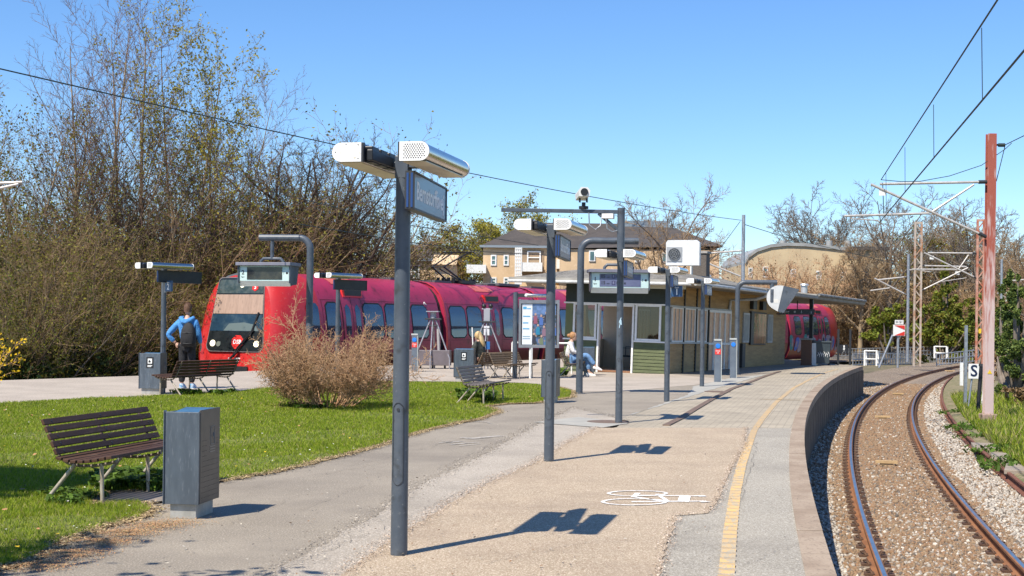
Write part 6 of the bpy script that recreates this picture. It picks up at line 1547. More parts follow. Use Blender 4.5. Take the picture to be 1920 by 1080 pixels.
# small signs along the line
sg = thing('speed_sign', 'white square sign with two red triangles on a slanting stayed post', 'sign', (at(1683, 690, 72).x, 72, at(1683, 690, 72).z)); k = 72 / FPX
m = MB(); m.cyl((0, 0, 0), (0, 0, 62 * k), .07, 8); m.tube([(-35 * k, 0, .0), (-10 * k, 0, 62 * k)], .06, 6); m.build('post', zinc, sg)
m = MB(); m.bb(-10 * k, 12 * k, -.12, -.06, 60 * k, 81 * k); pl_ = m.build('plate', white_paint, sg)
m = MB(); m.prism([(-8 * k, 80 * k), (11 * k, 80 * k), (11 * k, 72 * k)], (0, -.13, 0), (1, 0, 0), (0, 0, 1), (0, -1, 0), .01); m.prism([(-8 * k, 61 * k), (11 * k, 69 * k), (11 * k, 61 * k)], (0, -.13, 0), (1, 0, 0), (0, 0, 1), (0, -1, 0), .01); m.build('red_triangle', red_paint, pl_)
m = MB(); m.bb(-7 * k, 9 * k, -.1, -.06, 82 * k, 90 * k); nb = m.build('number_plate', white_paint, sg); text('H 51', 'lettering', black_letter, nb, (k, -.105, 86 * k), 6.5 * k, (R(90), 0, 0), .002)
def lineside(px, py, Y, label, name, cat): p = at(px, py, Y); return thing(name, label, cat, p)
t = lineside(1814, 771, 40, 'white board with a black letter S on a thin grey stake', 'stop_sign_board', 'sign'); k = 40 / FPX
m = MB(); m.tube([(0, 0, -.1), (8 * k, 0, 66 * k)], .03, 6); m.build('stake', zinc, t); m = MB(); m.bb(0, 20 * k, -.06, -.03, 61 * k, 89 * k); b = m.build('plate', white_paint, t, bevel=.008)
text('S', 'lettering', M('sign_navy_letter', (.01, .02, .06), rough=.5), b, (10 * k, -.063, 75 * k), 30 * k, (R(90), 0, 0), .003)
t = lineside(1810, 758, 42, 'bare galvanised channel post left of the S board', 'marker_post', 'post'); k = 42 / FPX
m = MB(); m.bb(-.045, .045, -.02, .0, -.1, 148 * k); m.bb(-.045, -.035, 0, .05, -.1, 148 * k); m.bb(.035, .045, 0, .05, -.1, 148 * k); m.build('channel', zinc, t)
m = MB(); m.bb(-10 * k, -4 * k, .02, .06, 35 * k, 78 * k); m.build('white_plate', white_paint, t)
t = lineside(1832, 781, 38, 'black leaning cable post with a small round cap right of the S board', 'cable_post', 'post'); k = 38 / FPX
m = MB(); m.tube([(0, 0, -.1), (7 * k, 0, 96 * k)], .055, 10); m.build('post', black_paint, t); m = MB(); m.cyl((7 * k, 0, 94 * k), (7.2 * k, 0, 99 * k), .075, 10); m.beam((7 * k, 0, 90 * k), (16 * k, 0, 84 * k), .05, .05); m.build('cap', dark_metal, t)
t = lineside(1839, 768, 41, 'thin pale stake between the black post and the red mast', 'marker_stake', 'post'); k = 41 / FPX
m = MB(); m.tube([(0, 0, -.1), (6 * k, 0, 58 * k)], .022, 6); m.build('stake', white_paint, t); m = MB(); m.bb(3 * k, 9 * k, -.03, 0, 58 * k, 70 * k); m.build('tag_plate', zinc, t)
# bridge walls and railings at the bend
conc2 = M('bridge_concrete', (.30, .29, .27), (.22, .21, .2), s=1, c3=(.15, .14, .13), s3=6, rough=.95)
def railing(label, pts, Yl, top_px, bot_px, n, mat=zinc, wall=0, name='bridge_railing'):
    a, b = at(pts[0], 600, Yl[0]), at(pts[1], 600, Yl[1]); a.z = b.z = 0
    za, zb_ = at(pts[0], top_px[0], Yl[0]).z, at(pts[1], top_px[1], Yl[1]).z; ba, bb2 = at(pts[0], bot_px[0], Yl[0]).z, at(pts[1], bot_px[1], Yl[1]).z
    t = thing(name, label, 'railing', (a.x, a.y, ba)); d = b - a
    for i in range(n + 1):
        f = i / n; p = d * f; m = MB(); m.tube([p + V((0, 0, (bb2 - ba) * f)), p + V((0, 0, za - ba + (zb_ - za) * f))], .035, 5); m.build('post', mat, t)
    m = MB()
    for q in (1, .52, .08):
        m.tube([V((0, 0, (za - ba) * q)), d + V((0, 0, (bb2 - ba) + (zb_ - bb2) * q))], .035, 5)
    m.build('rail_bar', mat, t)
    if wall: m = MB(); m.beam((0, .1, -wall / 2 - .02), d + V((0, .1, bb2 - ba - wall / 2 - .02)), .35, wall); m.build('parapet', conc2, t)
    return t
railing('long grey bridge railing on a concrete parapet behind the rail bend', (1560, 1850), (100, 104), (655, 648), (668, 664), 46, zinc, 1.0)
railing('short grey railing on the near side of the bridge beside the far rails', (1757, 1835), (88, 90), (664, 656), (686, 678), 14)
railing('grey railing running from the platform end to the white gate', (1600, 1712), (78, 90), (664, 662), (686, 684), 22)
for (x, y0, y1, Y, lab) in ((1632, 658, 686, 77, 'white boxed end frame of the railing left of the speed sign'), (1763, 650, 672, 92, 'white boxed end frame of the railing right of the lattice mast')):
    p = at(x, y1, Y); k = Y / FPX; t = thing('railing_gate', lab, 'railing', p, R(-25)); m = MB(); h = (y1 - y0) * k; w_ = 11 * k
    for sx_ in (-w_, w_):
        for sy in (0, .6): m.bb(sx_ - .04, sx_ + .04, sy - .04, sy + .04, 0, h)
    for z in (h, h * .45): m.tube([(-w_, 0, z), (w_, 0, z), (w_, .6, z), (-w_, .6, z), (-w_, 0, z)], .045, 5)
    m.build('frame', white_paint, t)
# ------------------------------------------------------------------ trees
def segmesh(name, segs, mat, n, parent=None):
    if not segs: return None
    a = np.array([s[0] for s in segs], float); b = np.array([s[1] for s in segs], float); r0 = np.array([s[2] for s in segs]); r1 = np.array([s[3] for s in segs])
    d = b - a; d /= np.linalg.norm(d, axis=1, keepdims=True) + 1e-9
    u = np.where(np.abs(d[:, 2:3]) < .9, [[0, 0, 1.]], [[1., 0, 0]]); x = np.cross(d, u); x /= np.linalg.norm(x, axis=1, keepdims=True); y = np.cross(d, x)
    ang = 2 * np.pi * np.arange(n) / n; ring = np.cos(ang)[None, :, None] * x[:, None] + np.sin(ang)[None, :, None] * y[:, None]
    v = np.concatenate([a[:, None] + ring * r0[:, None, None], b[:, None] + ring * r1[:, None, None]], 1)
    j = np.arange(n); f = np.stack([j, (j + 1) % n, n + (j + 1) % n, n + j], 1)
    F = (f[None] + (np.arange(len(segs)) * 2 * n)[:, None, None]).reshape(-1, 4)
    return npmesh(name, v.reshape(-1, 3), F, mat, parent=parent, smooth=True)
def rv(r): return V((r.gauss(0, 1), r.gauss(0, 1), r.gauss(0, 1))).normalized()
def grow(r, p, d, L, rad, lvl, P, out):
    """one branch and everything on it; out[0] thick wood, out[1] thin wood, out[2] leaf places"""
    q = P[lvl]; n = q['n']; pts = [p.copy()]; dirs = []; d = d.normalized(); st = L / n
    r1 = rad * q.get('taper', .35); tgt = out[0] if lvl <= P['thick'] else out[1]
    for i in range(n):
        d = (d + rv(r) * q['wob'] + V((0, 0, q['up']))).normalized(); p2 = p + d * st
        a, b = rad + (r1 - rad) * i / n, rad + (r1 - rad) * (i + 1) / n
        tgt.append((tuple(p), tuple(p2), a, b)); p = p2; pts.append(p.copy()); dirs.append(d.copy())
    if lvl + 1 < P['levels']:
        c = P[lvl + 1]; k = c['k'] if not callable(c['k']) else c['k'](L); k = max(1, int(k * r.uniform(.75, 1.25)))
        az = r.uniform(0, 6.28)
        for i in range(k):
            t = c['t0'] + (1 - c['t0']) * ((i + r.random()) / k) ** c.get('tp', 1); t = min(t, .999); j = int(t * n); f = t * n - j
            q0 = pts[j].lerp(pts[j + 1], f); dd = dirs[j]; az += 2.4 + r.uniform(-.5, .5)
            x = dd.cross(V((0, 0, 1)) if abs(dd.z) < .95 else V((1, 0, 0))).normalized(); y = dd.cross(x)
            an = R(c['ang'] * r.uniform(.75, 1.25)); nd = dd * math.cos(an) + (x * math.cos(az) + y * math.sin(az)) * math.sin(an)
            ll = L * c['len'] * r.uniform(.65, 1.2) * (1 - c.get('fall', .6) * t); rr = max(c.get('rmin', .004), min((rad + (r1 - rad) * t) * c.get('rr', .5), rad))
            grow(r, q0, nd, ll, rr, lvl + 1, P, out)
    if lvl >= P.get('leaf_from', 99):
        for i in range(1, len(pts)): out[2].append((tuple(pts[i]), tuple(dirs[i - 1])))
def leaves(name, places, per, size, spread, mats, parent, seed, keep=None):
    rs_ = np.random.RandomState(seed); c = np.array([q[0] for q in places]); c = np.repeat(c, per, 0)
    if keep is not None: c = c[keep(c, rs_)]
    m_ = len(c); c = c + rs_.randn(m_, 3) * spread; a = rs_.randn(m_, 3); a /= np.linalg.norm(a, axis=1, keepdims=True); b = np.cross(a, rs_.randn(m_, 3)); b /= np.linalg.norm(b, axis=1, keepdims=True)
    s_ = size * (.5 + rs_.rand(m_, 1)); v = np.stack([c - a * s_, c + b * s_ * .55, c + a * s_, c - b * s_ * .55], 1)
    return npmesh(name, v.reshape(-1, 3), np.arange(m_ * 4).reshape(-1, 4), mats, (rs_.rand(m_) * len(mats)).astype(int), parent)
bark_tan = M('bark_tan', (.33, .245, .15), (.22, .16, .10), s=3, c3=(.40, .33, .22), s3=14, lo3=.56, hi3=.7, rough=.95, stretch=(1, 1, .4))
bark_dark = M('bark_dark', (.10, .072, .05), (.07, .05, .036), s=3, c3=(.11, .09, .06), s3=14, lo3=.58, hi3=.75, rough=.95)
bark_red = M('twig_reddish', (.19, .115, .09), (.13, .08, .065), s=2, rough=.9)
bark_grey = M('bark_grey', (.20, .165, .13), (.15, .12, .095), s=3, rough=.95)
twig_brown = M('twig_brown', (.32, .215, .115), (.23, .15, .08), s=2, rough=.9)
twig_pale = M('twig_pale', (.52, .325, .18), (.40, .23, .125), s=4, c3=(.62, .43, .26), s3=20, lo3=.55, hi3=.7, rough=.9)
olive_l = [leafmat('leaf_olive', (.16, .15, .03), (.12, .12, .02), .4), leafmat('leaf_yellowgreen', (.27, .24, .035), (.22, .21, .03), .4), leafmat('leaf_brown', (.17, .11, .04), (.13, .08, .03), .3)]
spring_l = [leafmat('leaf_spring', (.50, .42, .06), (.42, .37, .05), .45), leafmat('leaf_spring_deep', (.33, .29, .04), (.28, .25, .04), .4)]
dark_l = [leafmat('leaf_dark', (.028, .05, .012), (.04, .065, .016), .2), leafmat('leaf_ivy', (.05, .085, .018), (.035, .06, .014), .25)]
ever_l = [leafmat('needle_green', (.11, .155, .035), (.13, .175, .04), .2), leafmat('needle_light', (.17, .21, .045), (.13, .17, .04), .25), leafmat('needle_dark', (.04, .07, .02), (.05, .08, .02), .2)]
ivy_l = [leafmat('ivy_bright', (.30, .34, .04), (.22, .28, .035), .35), leafmat('ivy_mid', (.17, .21, .03), (.19, .23, .035), .3), leafmat('ivy_deep', (.09, .125, .025), (.10, .14, .025), .2)]
def tree(name, label, cat, loc, seed, P, h, rad, wood, twigm, leafm=None, per=2, lsize=.05, spread=.06, stems=1, lean=.1, group=None, rz=0, keep=None, nt=7, ntw=3, spread0=.0):
    r = random.Random(seed); out = ([], [], []); parts_ = []
    for s_ in range(stems):
        a = 6.283 * s_ / stems + r.uniform(-.5, .5); ln = lean * r.uniform(.4, 1.3)
        d = V((math.cos(a) * ln, math.sin(a) * ln, 1)); p = V((math.cos(a), math.sin(a), 0)) * spread0 * r.uniform(.3, 1)
        if stems <= 4 and s_ and out[0]: parts_.append(out[0]); out = ([], out[1], out[2])
        grow(r, p, d, h * ((1.18 - .5 * ln / lean) * (1.28 if s_ % 9 == 0 else r.uniform(.8, 1.04)) if lean > .8 else 1) * ((r.uniform(.72, 1.05) if stems > 3 else r.uniform(.92, 1.06)) if stems > 1 else 1), rad * (r.uniform(.6, 1.05) if stems > 1 else 1), 0, P, out)
    t = thing(name, label, cat, loc, rz, group)
    for q in parts_ + [out[0]]: segmesh('trunk', q, wood, nt, t)
    cr = segmesh('crown', out[1], twigm, ntw, t)
    if leafm: leaves('leaves', out[2], per, lsize, spread, leafm, t if cr is None else cr, seed, keep)
    return t
TALL = dict(levels=4, thick=1, leaf_from=3)
TALL[0] = dict(n=14, wob=.045, up=.03, taper=.12)
TALL[1] = dict(n=8, wob=.10, up=.075, k=26, ang=42, len=.48, t0=.16, fall=.62, rr=.42, taper=.25)
TALL[2] = dict(n=5, wob=.13, up=.05, k=lambda L: 3 + L * 3.6, ang=42, len=.36, t0=.15, fall=.5, rr=.5, rmin=.008)
TALL[3] = dict(n=3, wob=.16, up=.05, k=lambda L: 2 + L * 5, ang=42, len=.42, t0=.1, fall=.3, rr=.6, rmin=.0055)
SPREAD = dict(levels=6, thick=2, leaf_from=5)
SPREAD[0] = dict(n=5, wob=.08, up=.02, taper=.6)
SPREAD[1] = dict(n=7, wob=.16, up=.03, k=8, ang=42, len=1.5, t0=.45, fall=.2, rr=.55, taper=.3)
SPREAD[2] = dict(n=6, wob=.22, up=.02, k=8, ang=48, len=.5, t0=.2, fall=.4, rr=.5)
SPREAD[3] = dict(n=5, wob=.24, up=.03, k=7, ang=48, len=.5, t0=.15, fall=.4, rr=.5, rmin=.010)
SPREAD[4] = dict(n=4, wob=.25, up=.03, k=6, ang=45, len=.5, t0=.15, fall=.3, rr=.5, rmin=.007)
SPREAD[5] = dict(n=2, wob=.25, up=.03, k=5, ang=45, len=.55, t0=.1, fall=.2, rr=.6, rmin=.005)
HZ = dict(levels=5, thick=1, leaf_from=3)
HZ[0] = dict(n=6, wob=.08, up=.02, taper=.5); HZ[1] = dict(n=6, wob=.15, up=.05, k=11, ang=42, len=.85, t0=.28, fall=.35, rr=.55)
HZ[2] = dict(n=5, wob=.2, up=.04, k=8, ang=45, len=.45, t0=.2, fall=.4, rr=.5, rmin=.015); HZ[3] = dict(n=4, wob=.22, up=.04, k=6, ang=45, len=.5, t0=.15, fall=.3, rr=.55, rmin=.010); HZ[4] = dict(n=2, wob=.22, up=.04, k=4, ang=45, len=.5, t0=.1, fall=.2, rr=.6, rmin=.008)
BUSHY = dict(levels=4, thick=0, leaf_from=2)
BUSHY[0] = dict(n=9, wob=.10, up=-.012, taper=.2)
BUSHY[1] = dict(n=6, wob=.16, up=.02, k=10, ang=38, len=.42, t0=.12, fall=.4, rr=.5, rmin=.008)
BUSHY[2] = dict(n=4, wob=.2, up=.02, k=5, ang=42, len=.42, t0=.1, fall=.3, rr=.6, rmin=.006)
BUSHY[3] = dict(n=2, wob=.22, up=.02, k=3, ang=45, len=.5, t0=.1, fall=.3, rr=.6, rmin=.0045)
ZB = -1.1
def treeh(px, top, Y): return at(px, top, Y).z - ZB
def tpos(px, Y, z=ZB): p = at(px, 640, Y); return V((p.x, Y, z))
TG = 'tall bare trees behind the far track'
def tall(px, top, Y, seed, label, stems=2, leafm=None, lean=.06, **k):
    return tree('bare_tree', label, 'tree', tpos(px, Y), seed, TALL, treeh(px, top, Y) / (1.0 if stems == 1 else 1.02), .13, bark_tan, bark_red, leafm, stems=stems, lean=lean, group=TG, spread0=.25, **k)
tall(248, 38, 47, 3, 'tallest bare tree with twin pale stems reaching the top of the picture', 2, lean=.04)
tall(166, 78, 46, 14, 'tall bare reddish twigged tree left of the tallest one', 2, lean=.10)
tall(338, 72, 47.5, 7, 'tall tree whose bare upper boughs carry the first yellow green leaves', 2, spring_l, per=2, lsize=.05, spread=.08, lean=.12, keep=lambda c, rs_: rs_.rand(len(c)) < np.interp(c[:, 2], [5, 7, 9], [.05, .35, .6]))
tall(95, 200, 47, 25, 'bare tree standing between the tall trees and the left edge', 2, lean=.16)
tall(20, 235, 44, 31, 'leafing tree at the left edge behind the thicket', 2, olive_l, lean=.15, per=1, lsize=.045, spread=.12)
tall(425, 190, 51, 9, 'slender bare tree between the leafing tree and the dark spreading one', 2, lean=.14)
DK = {a_: (dict(b_) if isinstance(b_, dict) else b_) for a_, b_ in HZ.items()}
DK[1].update(k=9, len=.95, ang=38, wob=.2); DK[2].update(k=9, wob=.24); DK[3].update(k=8, wob=.24, rmin=.012); DK[4].update(k=7, wob=.24, rmin=.0085)
tree('spreading_tree', 'dark wide spreading bare tree with crooked boughs over the train', 'tree', tpos(566, 54), 21, DK, treeh(572, 160, 54) * .56, .24, bark_dark, bark_dark, None, stems=4, lean=.32, spread0=.35)
tree('spreading_tree', 'smaller dark bare tree with crooked boughs behind the big lamp post', 'tree', tpos(672, 59), 44, DK, treeh(672, 320, 59) * .56, .18, bark_dark, bark_dark, olive_l, per=1, lsize=.05, spread=.1, stems=2, lean=.2, spread0=.3, keep=lambda c, rs_: rs_.rand(len(c)) < .25)
# thicket of tangled shrubs in front of them
TH = 'tangled shrubs of the thicket'
THL = 'tangled half bare shrub of the dense thicket between the far track and the tall trees'
protos = []
for i, (h, lf, per) in enumerate(((4.9, olive_l[:2], 1), (5.8, olive_l, 1), (4.2, olive_l[:2] + ivy_l[1:2], 2), (6.4, olive_l[:2], 1))):
    protos.append(tree('thicket_shrub', THL, 'shrub', V((0, 0, 0)), 60 + i, BUSHY, h, .046, (bark_tan, bark_dark, bark_grey, bark_tan)[i], (bark_tan, twig_brown, bark_tan, twig_brown)[i], lf, per=per, lsize=.036, spread=.09, keep=lambda c, rs_: rs_.rand(len(c)) < .7, stems=15, lean=(.45, .62, .42, .55)[i], group=TH, spread0=.55, nt=5))
r = random.Random(77); used = set(); k = 0
def trackside(px): a = ray(px, 640)[0]; return 33.6 / (.5 - a)
for px in range(-60, 700, 26):
    for row in range(3):
        if row == 2 and int(px / 26) % 2: continue
        if row == 1 and int(px / 26) % 3 == 0: continue
        Y = trackside(px) + (1.2, 4.2, 7.5)[row] + r.uniform(-.8, .8); i = r.choice((0, 2, 1)) if row == 0 else r.choice((0, 1, 3, 3))
        p = tpos(px + r.uniform(-14, 14) + row * 10, Y); sc_ = r.uniform(.8, 1.15) * (Y / 41) * (.74, .90, 1.0)[row] * r.uniform(.85, 1.15); rz = r.uniform(0, 6.28)
        if px > 600: sc_ *= .62
        if i not in used: used.add(i); protos[i].location = p; protos[i].rotation_euler = (0, 0, rz); protos[i].scale = (sc_,) * 3
        else: copy_thing(protos[i], p, rz, scale=(sc_ * r.uniform(.9, 1.15), sc_, sc_))
# ivy covered ground growth below the thicket; deep shade put into its leaf colour
def leafmass(name, label, boxes, count, size, mats, seed, cat='undergrowth', stuff=True, parent=None, lump=.6):
    rs_ = np.random.RandomState(seed); C = []
    for (p, d, n) in boxes:      # ellipsoid clumps, surface heavy
        u = rs_.randn(n, 3); u /= np.linalg.norm(u, axis=1, keepdims=True); q = (rs_.rand(n, 1) ** .45); u = u * (1 + lump * .3 * np.sin(u[:, :1] * 7 + p[0]) * np.sin(u[:, 2:] * 6 + p[1])); C.append(np.array(p) + u * q * np.array(d))
    c = np.concatenate(C); m_ = len(c); a = rs_.randn(m_, 3); a /= np.linalg.norm(a, axis=1, keepdims=True); b = np.cross(a, rs_.randn(m_, 3)); b /= np.linalg.norm(b, axis=1, keepdims=True)
    s_ = size * (.5 + rs_.rand(m_, 1)); v = np.stack([c - a * s_, c + b * s_ * .6, c + a * s_, c - b * s_ * .6], 1)
    o = npmesh(name, v.reshape(-1, 3), np.arange(m_ * 4).reshape(-1, 4), mats, (rs_.rand(m_) ** 1.2 * len(mats)).astype(int), parent)
    return tag(o, label, cat, kind='stuff') if stuff else o
r = random.Random(15); bx = []
for px in range(-80, 720, 12):
    Y = trackside(px) + r.uniform(-.6, 1.2); p = tpos(px, Y); h = r.uniform(.7, 1.7); bx.append(((p.x, p.y, -1.1 + h * .6), (.7, .7, h), 800))
    p = tpos(px, Y + 3.2); h = r.uniform(1.2, 3.3); bx.append(((p.x, p.y, -1 + h * .6), (.8, .8, h), 600))
leafmass('undergrowth', 'ivy and brambles under the thicket along the far track, leaves coloured dark for its shade', bx, 0, .065, dark_l + [olive_l[0]], 3)
# forsythia sprig at the left edge
FOR = dict(levels=3, thick=0, leaf_from=1)
FOR[0] = dict(n=7, wob=.15, up=-.05, taper=.3); FOR[1] = dict(n=4, wob=.2, up=.0, k=7, ang=40, len=.35, t0=.2, fall=.3, rr=.6, rmin=.006); FOR[2] = dict(n=2, wob=.2, up=0, k=3, ang=40, len=.5, t0=.2, fall=.2, rr=.6, rmin=.004)
tree('forsythia', 'yellow flowering forsythia shrub just entering at the left edge', 'shrub', V((at(-62, 700, 22).x, 22, 0)), 8, FOR, 1.35, .012, twig_pale, twig_pale, [leafmat('petal_yellow', (.85, .55, .02), (.75, .48, .02), .4)], per=2, lsize=.026, spread=.03, stems=6, lean=.7)
# bare brown bush on the lawn
BARE = dict(levels=5, thick=0, leaf_from=4)
BARE[0] = dict(n=8, wob=.11, up=-.02, taper=.3)
BARE[1] = dict(n=6, wob=.18, up=.03, k=9, ang=34, len=.50, t0=.22, fall=.35, rr=.6, rmin=.005)
BARE[2] = dict(n=4, wob=.22, up=.03, k=7, ang=40, len=.45, t0=.1, fall=.3, rr=.65, rmin=.0042)
BARE[3] = dict(n=3, wob=.25, up=.03, k=5, ang=42, len=.5, t0=.1, fall=.2, rr=.7, rmin=.0038)
BARE[4] = dict(n=2, wob=.25, up=.03, k=2, ang=42, len=.5, t0=.1, fall=.2, rr=.7, rmin=.0032)
bp = on(604, 767)
tree('bare_bush', 'round bare brown bush of fine tangled twigs on the lawn in front of the train', 'bush', bp + V((.06, .2, 0)), 5, BARE, 1.62, .011, twig_pale, twig_pale, [leafmat('dead_leaf', (.36, .22, .11), (.28, .17, .09), .3)], per=1, lsize=.014, spread=.03, stems=74, lean=.95, spread0=.46, nt=5, keep=lambda c, rs_: rs_.rand(len(c)) < .22)
# pale green trees behind the houses
def mid(px, top, Y, seed, label, leafm, wood=bark_grey, per=1, ls=.09, group='background trees', z=ZB, fac=.68, tw=None, keep=None):
    P = {a_: (dict(b_, rmin=b_.get('rmin', .004) * Y / 58, **({'k': {1: 14, 3: 8, 4: 7}[a_]} if a_ in (1, 3, 4) else {})) if isinstance(b_, dict) else b_) for a_, b_ in HZ.items()}
    return tree('background_tree', label, 'tree', tpos(px, Y, z), seed, P, (at(px, top, Y).z - z) * fac, .22, wood, tw or wood, leafm, per=per, lsize=ls, spread=.2, group=group, keep=keep)
mid(925, 398, 108, 2, 'pale yellow green tree rising left of the apartment roof', spring_l + olive_l[:1], per=2)
mid(845, 428, 104, 5, 'olive tree behind the pantograph', spring_l[:1] + olive_l[:2], per=1)
mid(1000, 392, 112, 6, 'sparse leafing tree behind the long camera arm', spring_l + olive_l[:1], per=1)
mid(790, 462, 98, 8, 'rusty brown leafing tree between the small house and the apartment block', [olive_l[2], leafmat('leaf_rust', (.42, .27, .09), (.35, .22, .07), .3)], per=1)
mid(735, 430, 100, 18, 'bare pinkish tree behind the small house roof', None, bark_grey, tw=bark_red)
mid(1235, 368, 84, 12, 'bare tree standing in front of the brown roofed apartment block', None, bark_grey, tw=twig_brown)
mid(1195, 380, 100, 13, 'thin bare tree behind the apartment roof by the camera mast', None, bark_grey, tw=bark_grey)
mid(1500, 372, 150, 15, 'round crowned bare tree behind the curved roof', None, bark_grey, tw=bark_grey)
mid(1560, 392, 152, 16, 'smaller bare tree right behind the curved roof', None, bark_grey, tw=bark_grey)
mid(1668, 350, 102, 17, 'broad bare tree with many thin boughs left of the lattice masts', None, bark_grey, tw=bark_grey)
mid(1765, 400, 118, 22, 'bare brown tree between the two lattice masts', None, bark_grey, tw=twig_brown)
mid(1812, 385, 110, 23, 'tall bare tree just left of the red mast', None, bark_grey, tw=bark_grey)
mid(1885, 455, 105, 24, 'rounded bare tree right of the red mast', None, bark_grey, tw=twig_brown)
mid(1452, 478, 101, 71, 'slim bare brown tree before the left end of the curved roof building', None, bark_tan, tw=twig_pale)
mid(1535, 470, 103, 72, 'bare brown tree veiling the middle of the curved roof building', None, bark_tan, tw=twig_pale)
mid(1612, 455, 102, 73, 'bare brown tree veiling the right end of the curved roof building', None, bark_tan, tw=twig_brown)
mid(1700, 400, 125, 61, 'dense brown bare tree behind the grey lattice mast', None, bark_grey, tw=twig_brown)
mid(1790, 395, 128, 62, 'dense brown bare tree between the masts further back', None, bark_dark, tw=twig_brown)
mid(1850, 410, 124, 63, 'dense brown bare tree directly behind the red beam mast', None, bark_dark, tw=twig_brown)
mid(1740, 440, 116, 64, 'low broad brown tree above the ivy mound', olive_l, bark_dark, tw=twig_brown)
mid(1910, 440, 118, 65, 'brown bare tree at the right behind the slim grey mast', None, bark_dark, tw=twig_brown)
mid(1600, 430, 140, 66, 'brown bare tree rising over the right end of the curved roof', None, bark_grey, tw=twig_brown)
mid(1935, 465, 98, 26, 'bare tree cut by the right edge', None, bark_grey, tw=twig_brown)
# brown winter shrubs in front of the curved roof building
BR = 'brown winter shrubs below the curved roof'
br0 = tree('winter_shrub', 'brown leafless shrub in the bank of shrubs between platform end and curved roof building', 'shrub', tpos(1640, 108), 90, BUSHY, 4.8, .028, twig_pale, twig_pale, [olive_l[2], leafmat('leaf_tan', (.36, .24, .13), (.3, .19, .1), .3)], per=1, lsize=.06, spread=.15, keep=lambda c, rs_: rs_.rand(len(c)) < .05, stems=12, lean=.42, group=BR, spread0=.8, nt=4)
r = random.Random(5)
for px, Y, s_ in ((1430, 110, 1.3), (1475, 112, 1.2), (1520, 112, 1.15), (1565, 110, 1.1), (1600, 110, .95), (1450, 118, 1.4), (1655, 104, .75), (1690, 106, .7), (1745, 110, .9), (1790, 112, 1.0), (1830, 108, .9), (1870, 104, 1.0), (1910, 100, 1.0), (1720, 120, 1.2), (1860, 120, 1.3)):
    copy_thing(br0, tpos(px, Y), r.uniform(0, 6.28), scale=(s_ * 1.2, s_ * 1.2, s_ * 1.3))
br1 = tree('winter_shrub', 'low tawny tangled shrub on the slope between the curved roof building and the railings', 'shrub', tpos(1640, 106), 93, BUSHY, 3.9, .026, twig_pale, twig_brown, [olive_l[2], leafmat('leaf_straw', (.42, .30, .15), (.34, .23, .11), .3)], per=1, lsize=.07, spread=.15, keep=lambda c, rs_: rs_.rand(len(c)) < .3, stems=22, lean=.5, group='tawny shrubs on the slope', spread0=.9, nt=4)
for px, Y, s_ in ((1575, 107, 1.0), (1595, 105, 1.15), (1612, 108, 1.25), (1628, 104, 1.0), (1655, 108, 1.3), (1672, 105, 1.05), (1692, 107, 1.2), (1710, 104, .95), (1730, 108, 1.25), (1752, 106, 1.0), (1778, 108, 1.2), (1805, 105, 1.0), (1828, 107, 1.2), (1852, 104, 1.0), (1588, 112, 1.5), (1640, 114, 1.6), (1700, 114, 1.5), (1760, 116, 1.6), (1820, 114, 1.6)):
    copy_thing(br1, tpos(px, Y), r.uniform(0, 6.28), scale=(s_, s_, s_ * 1.1))
low = tree('blossom_shrub', 'bare shrub in front of the apartment house wall', 'shrub', tpos(1130, 80), 95, BUSHY, 4.6, .035, twig_brown, twig_brown, [leafmat('bud_pale', (.5, .34, .22), (.42, .28, .18), .3)], per=1, lsize=.06, spread=.12, stems=10, lean=.4, group='bare shrubs before the apartment house', spread0=.6, nt=4)
for px, Y, s_ in ((1090, 82, 1.1), (1175, 78, 1.05), (1290, 78, 1.2), (1320, 80, 1.0), (1245, 80, 1.1), (880, 76, .7)): copy_thing(low, tpos(px, Y), r.uniform(0, 6.28), scale=s_)
# ivy covered stumps and evergreen masses at the bend
def bushthing(name, label, cat, clumps, size, mats, seed, n, group=None, wood=bark_grey):
    x = sum(c[0][0] for c in clumps) / len(clumps); y = sum(c[0][1] for c in clumps) / len(clumps); zb = -1.1
    t = thing(name, label, cat, (x, y, zb), 0, group); q_ = random.Random(seed + 100); loc = []
    for c in clumps:
        for _ in range(7):
            a_ = [q_.gauss(0, .82) for _ in range(3)]; f_ = q_.uniform(.25, .62)
            loc.append((tuple(c[0][i] - (x, y, zb)[i] + a_[i] * c[1][i] for i in range(3)), tuple(v_ * f_ for v_ in c[1]), int(n * q_.uniform(.04, .10))))
    leafmass('foliage', None, loc, 0, size, mats, seed, stuff=False, parent=t)
    m = MB(); rr = random.Random(seed)
    for c in loc[::7]: m.tube([(rr.uniform(-.3, .3), rr.uniform(-.3, .3), 0), (c[0][0] * .6, c[0][1] * .6, c[0][2] * .5), (c[0][0], c[0][1], c[0][2])], [.12, .08, .03], 5)
    m.build('stem', wood, t); return t
def clump(px, py, Y, rw, rh): p = at(px, py, Y); k = Y / FPX; return ((p.x, p.y, p.z), (rw * k, rw * k * .8, rh * k))
r = random.Random(41)
bushthing('ivy_tree', 'bright green ivy covered trunk right of the grey lattice mast', 'tree', [clump(1772 + r.uniform(-8, 8), y, 98 + r.uniform(-1, 1), w_, 20) for y, w_ in ((525, 6), (535, 9), (550, 13), (566, 15), (582, 20), (600, 24), (618, 26), (636, 28), (575, 16), (610, 22))], .11, ivy_l[:2] + olive_l[:2], 1, 1300)
bushthing('ivy_bush', 'dark green ivy mound between the lattice mast and the red lattice mast', 'bush', [clump(1735 + r.uniform(-16, 22), y, 97, 18, 18) for y in (590, 605, 620, 635, 612, 628)] + [clump(1800 + r.uniform(-12, 16), y, 96, 20, 16) for y in (600, 615, 630, 642, 622)], .11, ivy_l + olive_l, 2, 1200)
